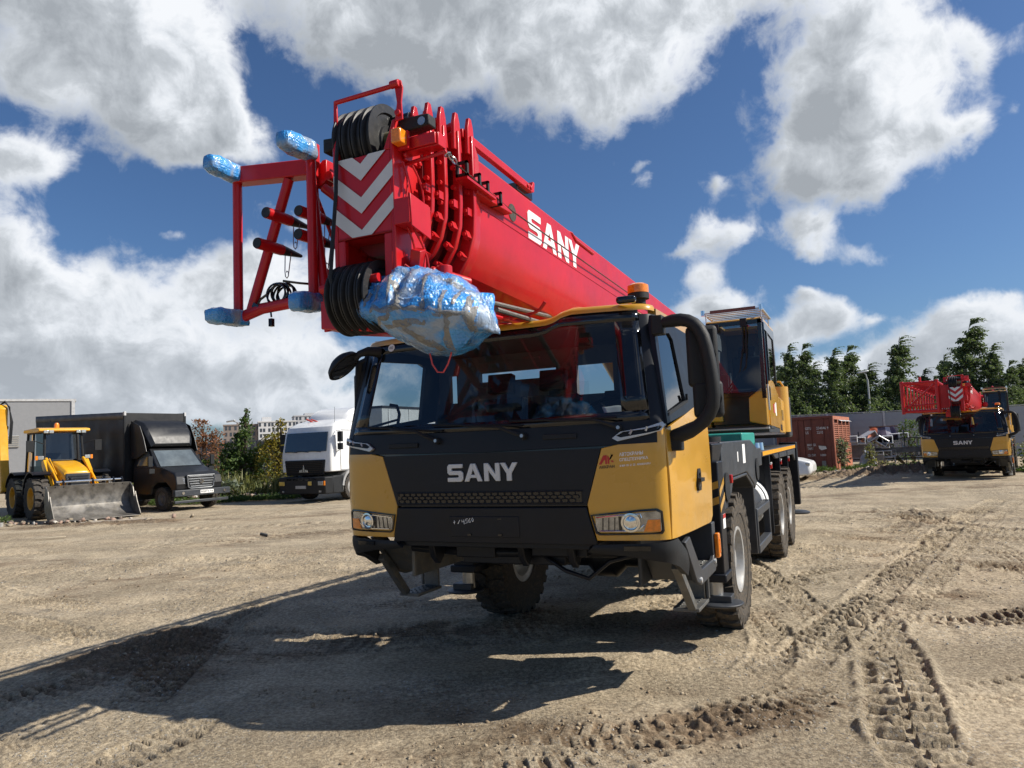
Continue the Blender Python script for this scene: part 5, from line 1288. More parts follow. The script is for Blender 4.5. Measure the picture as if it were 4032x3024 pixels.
# tyre tracks: path, width, depth, lug pitch, style, dampness
TRACKS = [
    ([(12.05, 18.49), (7.71, 13.3), (4.36, 8.84), (2.85, 6.86), (1.82, 5.47)], .46, .024, .155, 'lug', -.05),
    ([(12.4, 18.2), (8.1, 13.0), (4.75, 8.6), (3.35, 6.75)], .22, .012, .15, 'bar', -.1),
    ([(3.3, 12.2), (3.1, 9.8), (3.01, 8.71), (2.88, 7.63), (2.78, 7.05)], .36, .026, .15, 'lug', .25),
    ([(2.38, 7.9), (2.15, 6.49), (1.84, 5.8), (1.54, 5.35)], .34, .022, .15, 'bar', .15),
    ([(3.5, 7.5), (3.24, 6.97), (2.83, 5.84), (2.53, 5.13), (2.26, 4.5), (2.01, 3.6)], .46, .030, .19, 'lug', .35),
    ([(2.25, 5.4), (1.92, 4.97), (1.51, 4.77), (.82, 4.59), (.33, 4.6), (-.3, 4.68)], .40, .007, .12, 'lug', .3),
    ([(4.4, 5.5), (3.41, 5.21), (3.02, 5.11), (2.75, 4.98)], .42, .010, .13, 'lug', .35),
    ([(-.6, 4.28), (.42, 4.23), (1.23, 4.85), (1.78, 5.13), (2.4, 5.9)], .34, .010, .12, 'bar', .1),
    ([(8.72, 17.38), (7.99, 15.39), (7.94, 13.2), (8.6, 11.6)], .7, .03, .12, 'bar', .3),
    ([(5.6, 7.1), (4.65, 6.99), (3.95, 6.94), (3.2, 7.4)], .40, .022, .10, 'lug', .4),
    ([(-4.2, 7.35), (-2.59, 7.17), (-1.63, 7.02), (-.1, 7.19), (1.2, 7.6)], .95, .022, .17, 'ribs', .5),
    ([(-2.8, 5.3), (-2.99, 6.69), (-3.09, 7.69), (-3.0, 9.2)], .45, .022, .11, 'lug', .35),
    ([(-5.4, 4.9), (-3.89, 5.63), (-3.4, 6.3), (-2.9, 7.4)], .42, .016, .12, 'bar', .2),
    ([(-9.5, 12.5), (-7.26, 10.47), (-6.08, 9.62), (-4.6, 8.9)], .42, .014, .11, 'bar', .1),
    ([(-7.5, 9.4), (-5.66, 8.55), (-4.01, 7.31)], .42, .018, .10, 'lug', .15),
    ([(-2.6, 4.0), (-2.4, 4.53), (-2.25, 4.9), (-2.27, 5.4)], .36, .018, .10, 'lug', .15),
    ([(4.2, 4.6), (3.2, 4.45), (2.75, 4.3)], .42, .010, .13, 'lug', .3),
    ([(6.5, 8.0), (5.9, 9.4), (5.3, 10.6), (4.2, 12.4)], .42, .016, .10, 'bar', .15), ([(7.6, 8.6), (6.7, 10.4), (5.9, 12.0), (5.2, 14)], .42, .014, .10, 'bar', .15),
    ([(-12, 15), (-6.5, 15.66), (-3.97, 17.31), (2, 22)], .5, .012, .2, 'ribs', .15), ([(-12, 13), (-5, 13.2), (0, 15.4), (6, 20)], .5, .012, .2, 'ribs', .12), ([(-10, 19), (-4, 19.5), (3, 23), (12, 25)], .6, .014, .2, 'ribs', .2),
    ([(14, 14), (9, 15.8), (5, 17.6)], .5, .012, .14, 'ribs', .1), ([(11, 9.6), (8, 11.4), (6, 14)], .45, .016, .11, 'lug', .2),
    ([(0.2, 3.2), (-.8, 3.9), (-1.6, 4.1), (-2.6, 4.0)], .4, .012, .1, 'bar', .05),
]
_r = random.Random(77)
for _k in range(34):                                   # older, half worn tracks criss-crossing the yard
    _x, _y, _a = _r.uniform(-7, 9), _r.uniform(4.2, 17), _r.choice((_r.uniform(-.25, .35), _r.uniform(.5, 1.2), _r.uniform(2.4, 3.0))); _c = _r.uniform(-.12, .12); _p = []
    for _j in range(5): _p.append((_x, _y)); _x += math.cos(_a) * 1.1; _y += math.sin(_a) * 1.1; _a += _c
    TRACKS.append((_p, _r.uniform(.30, .46), _r.uniform(.008, .016), _r.uniform(.12, .2), _r.choice(('bar', 'lug', 'ribs')), _r.uniform(-.15, .25)))
HOLES = [(4.36, 7.95, .52, .20, -.045), (5.1, 10.68, .4, .16, -.03), (6.1, 9.36, .5, .2, -.035), (3.3, 8.9, .3, .15, -.03)]
MOUNDS = [(-3.66, 6.75, .45, .55, .05), (-3.45, 7.3, .35, .4, .045), (1.35, 4.72, .5, .2, .03), (14.5, 29.0, 3.2, 1.0, .22), (16.8, 30.4, 3.0, 1.4, .2), (-11.6, 21.6, 2.6, .8, .06)]
def ground_height(X, Y):
    """relief of the yard and a field of dampness and painted tread shade"""
    Rr = np.hypot(X, Y)
    h = NZ[0](X * .22, Y * .22) * .05 + NZ[1](X * .9, Y * .9) * .022
    st = NZ[2](X * 1.1 + 3 * NZ[0](X * .2, Y * .2), Y * 4.2) * .010
    h += st
    near = np.clip(1.25 - Rr / 22, 0, 1)
    rough = np.clip(NZ[3](X * .55 + 9, Y * .55) * 2.2 + .55, .15, 1.3)
    g = NZ[4](X * 8, Y * 9) * .020 + NZ[5](X * 21, Y * 21) * .018 + NZ[6](X * 47, Y * 47) * .012
    h += g * rough
    damp_shade = NZ[7](X * .35, Y * .8) * .7 + NZ[8](X * 2.2, Y * 3.2) * .5
    for pts, w, dep, pitch, style, dm in TRACKS:
        dep = dep * 1.7
        pa = np.array(pts); m = (X > pa[:, 0].min() - 1.2) & (X < pa[:, 0].max() + 1.2) & (Y > pa[:, 1].min() - 1.2) & (Y < pa[:, 1].max() + 1.2)
        if not m.any(): continue
        q, s, al = seg_dist(X[m], Y[m], pts); L = al.max()
        wob = NZ[1](al * 3, s * 0 + dep * 900) * .05; s = s + wob
        u = s / (w / 2); inside = 1 / (1 + np.exp(np.clip((np.abs(u) - 1) * 14, -40, 40))); fade = np.clip(al / .8, 0, 1) * np.clip((L - al) / .8, 0, 1)
        brk = np.clip(NZ[3](al * 1.3 + dep * 77, u * .8 + 5) * 2.6 + .7 + NZ[4](X[m] * 9, Y[m] * 9) * 1.1, 0, 1); k = inside * fade
        if style == 'lug':
            ph = al / pitch + np.abs(u) * .25 + np.where(u > 0, .5, 0); blk = np.tanh(np.sin(2 * np.pi * ph) * 6) * (np.abs(u) > .10)
            blk = blk * (np.abs(np.abs(u) - .5) < .42); z = -dep * .5 + blk * dep * .95 * (.35 + .65 * brk) + .3 * dep * NZ[5](X[m] * 26, Y[m] * 26) * 2
        elif style == 'bar':
            ph = al / pitch + u * .35; blk = np.tanh(np.sin(2 * np.pi * ph) * 5) * (np.cos(u * np.pi * 2.0) > -.6)
            z = -dep * .35 + blk * dep * .85 * (.3 + .7 * brk)
        else:
            blk = np.clip(np.sin(2 * np.pi * u * w / 2 / (.085)) * 1.8, -1, 1); z = -dep * .2 + blk * dep * .7 * (.3 + .7 * brk)
        rim = np.exp(-((np.abs(u) - 1.12) / .16) ** 2) * dep * .8 * (.6 + 1.4 * NZ[4](X[m] * 7, Y[m] * 7)) * fade
        h[m] += z * k + rim; damp_shade[m] += dm * k * (.4 + .6 * brk) - .34 * k * np.clip(blk, -1, .6) * (.4 + .6 * brk)  # besides damp: groove shade painted in, grooves darker and lug tops lighter
    for x, y, a, b, d in HOLES:
        q = ((X - x) / a) ** 2 + ((Y - y) / b) ** 2; e = np.exp(-q * 1.2)
        h += d * e + np.exp(-((np.sqrt(q) - 1.15) / .25) ** 2) * .022 * (1 + 3 * NZ[4](X * 8, Y * 8)); damp_shade += 1.0 * e * (1 + NZ[5](X * 18, Y * 18))
    for x, y, a, b, d in MOUNDS:
        e = np.exp(-((X - x) / a) ** 2 - ((Y - y) / b) ** 2); h += d * e * (1 + 1.2 * NZ[4](X * 7, Y * 7) + 1.2 * NZ[5](X * 16, Y * 16)); damp_shade += .9 * e
    return h, damp_shade

def make_ground():
    na, nr = 940, 820
    az = np.linspace(R(-47), R(47), na); rr = 2.5 * (62 / 2.5) ** (np.linspace(0, 1, nr) ** 1.12)
    A, RR = np.meshgrid(az, rr); X = (RR * np.sin(A)).astype(np.float32); Y = (RR * np.cos(A)).astype(np.float32)
    h, damp_shade = ground_height(X, Y)
    edge = np.clip((A - az[0]) / R(3), 0, 1) * np.clip((az[-1] - A) / R(3), 0, 1) * np.clip((62 - RR) / 12, 0, 1) * np.clip((RR - 2.5) / .4, 0, 1)
    flat = np.clip((RR - 34) / 14, 0, 1)
    Z = h * edge * (1 - .8 * flat) - .012
    # calm the ground right under the wheels and floats so that they rest on it
    Z = np.where(edge <= 0, -.04, Z)
    co = np.stack([X, Y, Z], -1).reshape(-1, 3)
    i = np.arange(nr - 1)[:, None] * na + np.arange(na - 1)[None, :]
    F = np.stack([i, i + na, i + na + 1, i + 1], -1).reshape(-1, 4)[:, ::-1]
    me = bpy.data.meshes.new("yard_ground")
    me.vertices.add(len(co)); me.vertices.foreach_set('co', co.astype(np.float32).ravel())
    me.loops.add(F.size); me.loops.foreach_set('vertex_index', F.ravel().astype(np.int32))
    me.polygons.add(len(F)); me.polygons.foreach_set('loop_start', np.arange(0, F.size, 4, dtype=np.int32))
    me.polygons.foreach_set('use_smooth', np.ones(len(F), bool))
    at = me.attributes.new("damp_shade", 'FLOAT', 'POINT'); at.data.foreach_set('value', damp_shade.astype(np.float32).ravel())
    me.update(calc_edges=True)
    # material
    m = bpy.data.materials.new("dirt"); m.use_nodes = True; t = NT(m.node_tree); t.n.clear()
    b = t.node('ShaderNodeBsdfPrincipled'); o = t.node('ShaderNodeOutputMaterial'); t.l.new(b.outputs[0], o.inputs[0])
    geo = t.node('ShaderNodeNewGeometry').outputs['Position']
    an = t.node('ShaderNodeAttribute', attribute_name="damp_shade").outputs['Fac']
    n1 = t.noise(geo, .45, 5, .6); n2 = t.noise(geo, 6.0, 6, .7); n3 = t.noise(geo, 32.0, 5, .8); n4 = t.noise(t.vmath('MULTIPLY', geo, (.5, 2.2, 1)), .9, 5, .6)
    dry = t.mix(t.ramp(n1, .35, .65), (.37, .302, .208, 1), (.43, .360, .255, 1))
    dry = t.mix(t.math('MULTIPLY', t.ramp(n4, .5, .68), .55), dry, (.30, .255, .19, 1))
    dry = t.mix(t.math('MULTIPLY', t.ramp(n2, .45, .75), .5), dry, (.25, .195, .13, 1))
    wet_shade = t.mix(n2, (.125, .085, .050, 1), (.21, .15, .095, 1))
    c = t.mix(t.math('MULTIPLY', t.ramp(t.math('ADD', an, t.math('MULTIPLY', t.math('SUBTRACT', n2, .5), .9)), .10, .70), .9), dry, wet_shade)
    # pale and grey grit
    v = t.node('ShaderNodeTexVoronoi', feature='F1'); t.put(v.inputs['Vector'], geo); v.inputs['Scale'].default_value = 42
    vs = t.node('ShaderNodeSeparateXYZ'); t.put(vs.inputs[0], v.outputs['Color'])
    grit = t.math('MULTIPLY', t.ramp(v.outputs['Distance'], .30, .38, 1, 0), t.math('MULTIPLY', t.ramp(vs.outputs[0], .62, .70), t.ramp(t.noise(geo, .7, 3), .42, .6)))
    gc = t.mix(vs.outputs[1], (.20, .19, .175, 1), (.46, .44, .40, 1))
    c = t.mix(t.math('MULTIPLY', grit, .8), c, gc)
    c = t.mix(1.0, c, t.mix(t.ramp(n3, .34, .66), (.58, .56, .54, 1), (1.42, 1.42, 1.42, 1)), 'MULTIPLY')
    t.put(b.inputs['Base Color'], c); b.inputs['Roughness'].default_value = .92; b.inputs['Specular IOR Level'].default_value = .25
    bp = t.node('ShaderNodeBump'); bp.inputs['Strength'].default_value = 1.0; bp.inputs['Distance'].default_value = .04
    hh = t.math('MULTIPLY_ADD', t.noise(geo, 24, 6, .72), 1.3, t.math('MULTIPLY', grit, .35)); st = t.noise(t.vmath('MULTIPLY', geo, (3.0, 14, 1)), 1.0, 5, .65)
    t.put(bp.inputs['Height'], t.math('MULTIPLY', t.math('MULTIPLY_ADD', st, .8, hh), t.ramp(t.noise(geo, .8, 4, .6), .36, .64, .25, 1.15))); t.l.new(bp.outputs[0], b.inputs['Normal'])
    me.materials.append(m)
    ob = link("yard_ground", me); tag(ob, kind="structure")
    mb = MB(); mb.add([(-900, -120, -.05), (900, -120, -.05), (900, 1500, -.05), (-900, 1500, -.05)], [(0, 1, 2, 3)]); tag(mb.build("ground", m), kind="structure")
make_ground()

def hgt(x, y):
    return float(ground_height(np.array([x], np.float32), np.array([y], np.float32))[0][0]) - .012
# loose stones and clods on the surface
def scatter(name, n, rmin, rmax, smin, smax, mats, seed, cond=None):
    rng = np.random.default_rng(seed)
    r = rmin * (rmax / rmin) ** rng.random(n * 3); a = R(-41) + R(82) * rng.random(n * 3); X = (r * np.sin(a)).astype(np.float32); Y = (r * np.cos(a)).astype(np.float32)
    h, dmp_shade = ground_height(X, Y)
    keep = (NZ[3](X * .55 + 9, Y * .55) * 2.2 + .55 + rng.random(len(X)) * .7 > .75) if cond is None else cond(X, Y, dmp_shade)
    X, Y, h = X[keep][:n], Y[keep][:n], h[keep][:n]
    base = [(0, 0, 1), (.9, 0, .35), (.28, .85, .4), (-.72, .53, .3), (-.72, -.53, .42), (.28, -.85, .33), (.7, .5, -.4), (-.3, .8, -.4), (-.9, 0, -.4), (-.25, -.85, -.4), (.72, -.52, -.4)]
    fc = [(0, 1, 2), (0, 2, 3), (0, 3, 4), (0, 4, 5), (0, 5, 1), (1, 6, 2), (2, 6, 7), (2, 7, 3), (3, 7, 8), (3, 8, 4), (4, 8, 9), (4, 9, 5), (5, 9, 10), (5, 10, 1), (1, 10, 6)]
    mb = MB()
    for x, y, z in zip(X, Y, h):
        s = smin * (smax / smin) ** rng.random() * (.7 + .06 * math.hypot(x, y)); e = Matrix.Rotation(rng.random() * 6.28, 3, 'Z') @ Euler((rng.random() * .8, rng.random() * .8, 0)).to_matrix(); sq = .45 + .4 * rng.random(); j = .75 + .5 * rng.random(11)
        mb.add([Vector((x, y, z - .012 + s * sq * .3)) + e @ Vector((p[0] * s * q, p[1] * s * q * .8, p[2] * s * sq * q)) for p, q in zip(base, j)], fc, int(rng.random() * len(mats)))
    tag(mb.build(name, mats, sharp=None), kind="stuff")
scatter("gravel", 4200, 2.6, 16, .004, .011, [mat("stone_pale", (.36, .345, .31), .9, var=.25), mat("stone_grey", (.19, .185, .175), .9, var=.25), mat("stone_tan", (.30, .25, .18), .95, var=.2)], 3)
scatter("dirt_clods", 1900, 3.4, 13, .007, .020, [mat("clod_brown", (.22, .165, .105), 1, var=.25), mat("clod_tan", (.33, .265, .18), 1, var=.2)], 5, cond=lambda X, Y, d: d > .22)

# ================================================================== OTHER VEHICLES
def local_frame(px, py, rotdeg): return (px, py, 0.0), R(rotdeg)
M_cloth = mat("black_tarpaulin", (.012, .012, .013), .55, var=.3, scale=2.5, bump=.35, bscale=3.5, dirt=.15, dirtcol=(.05, .05, .05))
M_vblack = mat("van_black", (.008, .009, .011), .42, coat=.06, var=.1, dirt=.12, dirtcol=(.06, .055, .05))
M_grill = mat("grille_grey", (.20, .21, .22), .4, metal=.3)
M_glassd = glass_mat("dark_glass", (.22, .26, .28))
M_byel = mat("machine_yellow", (.72, .36, .010), .38, coat=.3, var=.06, dirt=.12, dirtcol=(.30, .22, .12))
M_blade = mat("worn_steel", (.18, .17, .155), .42, metal=.6, var=.4, scale=4, dirt=.45, dirtcol=(.22, .19, .14))
M_vwhite = mat("truck_white", (.74, .75, .75), .35, coat=.4, var=.04, dirt=.16, dirtcol=(.42, .39, .33))
M_tyrea = mat("farm_tyre", (.035, .032, .030), .8, var=.3, dirt=.6, dirtcol=(.19, .155, .11), bump=.3, bscale=40)
M_whitetrim = mat("pale_trim", (.5, .5, .5), .5)

# ---- black delivery truck with a curtain-sided body
def build_box_truck():
    t = thing("box_truck", "black bonneted delivery truck with tall black tarpaulin body and roof spoiler", "delivery truck", (-11.85, 26.7, 0), R(57))
    f = .42
    for x in (.86, -.86):
        w = put_wheel(t, x, 0, f, 0, TY_S, RIM_S); 
    for x in (.92, -.92): put_wheel(t, x, 4.4, f, 0, TY_S, RIM_S)
    mb = MB(); mb.box(-.42, .42, -.6, 7.6, .55, .75); mb.box(-1.0, 1.0, 1.4, 2.2, .38, .7); mb.build("frame", M_plas, t)
    # cab: bonnet + greenhouse from side profile, tapered
    def prof(pts, w0, w1=None):
        mb = MB(); n = len(pts); w1 = w1 or [w0] * n
        ring = lambda s: [(s * w1[i], y, z) for i, (y, z) in enumerate(pts)]
        cx = [[(s * w1[i] * .0, y, z) for i, (y, z) in enumerate(pts)] for s in (1,)]
        L = [[Vector(p) for p in ring(-1)], [Vector((p[0] * .93 / .93, p[1], p[2])) for p in ring(1)]]
        return mb.loft(L)
    body = [(-.72, .62), (-.78, .90), (-.74, 1.16), (-.60, 1.30), (.18, 1.46), (.36, 1.52), (.36, 1.05), (.46, .70), (.42, .52), (-.42, .52), (-.46, .70)]
    mb = prof([(-.70, .60), (-.78, .92), (-.72, 1.18), (-.55, 1.32), (.10, 1.48), (.30, 1.54), (1.75, 1.56), (1.75, .55), (.62, .55), (.56, .80), (.30, .98), (-.25, .98), (-.50, .80), (-.55, .60)], 0, [.86, .92, .90, .84, .86, .95, 1.0, 1.0, .98, .98, .98, .98, .96, .92])
    mb.build("cab_body", M_vblack, t, bevel=.05, seg=3, sharp=25)
    mb = prof([(.20, 1.50), (.34, 1.54), (.92, 2.16), (1.10, 2.24), (1.75, 2.26), (1.75, 1.52)], 0, [.90, .93, .84, .80, .80, 1.0]); mb.build("cab_top", M_vblack, t, bevel=.03)
    mb = MB(); mb.add([(-.80, .318, 1.555), (.80, .318, 1.555), (.74, .875, 2.13), (-.74, .875, 2.13)], [(0, 1, 2, 3)]); mb.build("windscreen", mat("screen_reflect", (.10, .12, .13), .04, coat=1, var=.3, scale=1.5), t)
    for sg in (1, -1):
        mb = MB(); mb.add([(sg * .965, .48, 1.60), (sg * .99, 1.5, 1.60), (sg * .84, 1.45, 2.14), (sg * .86, .98, 2.12)], [(0, 1, 2, 3) if sg > 0 else (3, 2, 1, 0)]); mb.build("side_window", mat("screen_reflect", (.1, .12, .13), .04), t)
        mb = MB(); mb.tube([(sg * 1.0, .45, 1.45), (sg * 1.22, .30, 1.50), (sg * 1.24, .28, 1.85)], .015, 6); mb.obox((sg * 1.22, .28, 1.74), (.16, .07, .36)); mb.obox((sg * 1.17, .28, 1.40), (.2, .08, .16)); mb.build("mirror", M_plas, t, bevel=.02)
        mb = MB(); mb.loft([[(sg * a, y, z) for a, y, z in ((.60, -.80, 1.13), (.60, -.79, .93), (.90, -.62, .93), (.91, -.45, 1.05), (.86, -.45, 1.16))], [(sg * a * .98, y + .1, z) for a, y, z in ((.60, -.78, 1.13), (.60, -.77, .93), (.90, -.60, .93), (.91, -.43, 1.05), (.86, -.43, 1.16))]][::sg]); mb.build("headlight", mat("lamp_glass", (.55, .58, .60), .1, coat=1, var=.3, scale=20), t)
    # grille with bars and round badge
    mb = MB(); mb.prism([(-.55, 1.22), (.55, 1.22), (.50, .82), (.42, .76), (-.42, .76), (-.50, .82)], 'y', -.83, -.74); mb.build("grille", M_plas, t, bevel=.02)
    for k in range(5):
        mb = MB(); w = .50 - .03 * abs(k - 1.0); z = 1.16 - k * .085; mb.box(-w, w, -.855, -.82, z - .018, z + .022); mb.build("grille_bar", M_grill, t, bevel=.006)
    mb = MB(); mb.tube([(-.53, -.84, 1.2), (.53, -.84, 1.2), (.49, -.84, .80), (.40, -.84, .755), (-.40, -.84, .755), (-.49, -.84, .80), (-.53, -.84, 1.2)], .022, 6); mb.build("grille_frame", M_grill, t)
    mb = MB(); mb.lathe([(0, 0), (.085, .0), (.085, .02), (.06, .025), (0, .02)], (0, -.875, .99), 'y', 24); mb.prism([(-.05, .96), (.0, 1.03), (.05, 1.0), (.02, .95)], 'y', -.885, -.878); mb.build("emblem", M_chr, t)
    mb = MB(); mb.box(-1.08, 1.08, -.98, -.80, .50, .72); mb.box(-1.05, 1.05, -.92, -.86, .26, .36); bp = mb.build("bumper", M_gry, t, bevel=.02)
    mb = MB()
    for x in (-.78, .85): mb.lathe([(0, 0), (.05, 0), (.05, .02)], (x, -1.0, .61), 'y', 16)
    mb.build("fog_lamp", M_chr, bp)
    mb = MB(); mb.box(-.13, .39, -1.0, -.985, .565, .68); pl = mb.build("number_plate", M_whitxt, bp)
    text_part("plate_text", "В320ТХ 716", .47, .07, (-.105, -1.003, .59), (1, 0, 0), (0, 0, 1), M_drktxt, pl, bold=.02)
    # aerodynamic roof spoiler: crowned box with a recessed hatch
    mb = MB(); sp = []
    for y, z0, z1, w in ((.86, 2.28, 2.36, .78), (.95, 2.26, 2.62, .86), (1.12, 2.26, 2.92, .92), (1.35, 2.26, 3.15, .96), (1.85, 2.26, 3.30, .98)):
        sp.append([(-w, y + .1, z0), (w, y + .1, z0), (w, y + .06, z1 - .12), (w * .86, y, z1), (-w * .86, y, z1), (-w, y + .06, z1 - .12)])
    mb.loft(sp); s = mb.build("roof_spoiler", M_vblack, t, bevel=.05, seg=3, sharp=30)
    mb = MB(); mb.loft([[(-.62, .98, 2.62), (.62, .98, 2.62), (.56, 1.22, 3.02), (-.56, 1.22, 3.02)], [(-.56, 1.0, 2.60), (.56, 1.0, 2.60), (.5, 1.24, 3.0), (-.5, 1.24, 3.0)]]); mb.build("spoiler_hatch", M_plas, s)
    for sg in (1, -1):
        mb = MB(); mb.prism([(.86, 2.1), (1.05, 2.6), (1.3, 3.05), (1.85, 3.25), (1.85, 1.9), (1.5, 1.85)], 'x', sg * .985, sg * 1.02); mb.build("side_deflector", M_vblack, t, bevel=.01)
    # body: curtain sides with a grey valance, corner posts, folds in the cloth
    y0, y1, W, z0, z1 = 1.95, 8.6, 1.18, 1.0, 3.55
    top = lambda y: z1 + .22 * (y - y0) / (y1 - y0)
    mb = MB(); mb.add([(-W, y0, z0), (W, y0, z0), (W, y1, z0), (-W, y1, z0), (-W, y0, top(y0)), (W, y0, top(y0)), (W, y1, top(y1)), (-W, y1, top(y1))], [(3, 2, 1, 0), (4, 5, 6, 7), (0, 1, 5, 4), (2, 3, 7, 6)]); mb.build("cargo_body", M_cloth, t)
    for sg in (1, -1):
        def cur(u, v, sg=sg):
            y = y0 + (y1 - y0) * u; z = z0 + (top(y) - .06 - z0) * v
            k = mnoise.noise(Vector((y * 1.3, z * .6, sg * 3))) * .05 + .018 * math.sin(y * 7 + 2 * mnoise.noise(Vector((y, z * .5, 0)))) * (1 - v) + .01 * math.sin(z * 9)
            return (sg * (W + .01 + k * math.sin(math.pi * min(1, max(0, v))) ** .5), y, z)
        mb = MB(); mb.sheet(cur if sg > 0 else (lambda u, v: cur(1 - u, v)), 60, 18); mb.build("side_curtain", M_cloth, t, sharp=None)
        mb = MB(); mb.sheet((lambda u, v: (sg * (W + .03 + .012 * math.sin(u * 60)), y0 + (y1 - y0) * u, top(y0 + (y1 - y0) * u) - .22 + .24 * v)) if sg > 0 else (lambda u, v: (sg * (W + .03 + .012 * math.sin(u * 60)), y1 - (y1 - y0) * u, top(y1 - (y1 - y0) * u) - .22 + .24 * v)), 80, 2, .01); mb.build("valance", mat("grey_valance", (.10, .105, .11), .6, var=.2), t, sharp=None)
        mb = MB(); mb.box(min(sg * (W - .03), sg * (W + .045)), max(sg * (W - .03), sg * (W + .045)), y0 - .03, y0 + .05, z0, top(y0) + .02); mb.build("corner_post", M_plas, t, bevel=.01)
        mb = MB(); mb.box(min(sg * (W - .03), sg * (W + .05)), max(sg * (W - .03), sg * (W + .05)), y0 - .035, y0 + .055, top(y0) - .10, top(y0) + .05); mb.build("corner_cap", M_whitetrim, t, bevel=.01)
TY_S = wheel_mesh(.42, .24, 30, M_tyre, .22); RIM_S = rim_mesh(.22, .24, .02, mat("rim_dark", (.10, .10, .10), .5, dirt=.4))
build_box_truck()

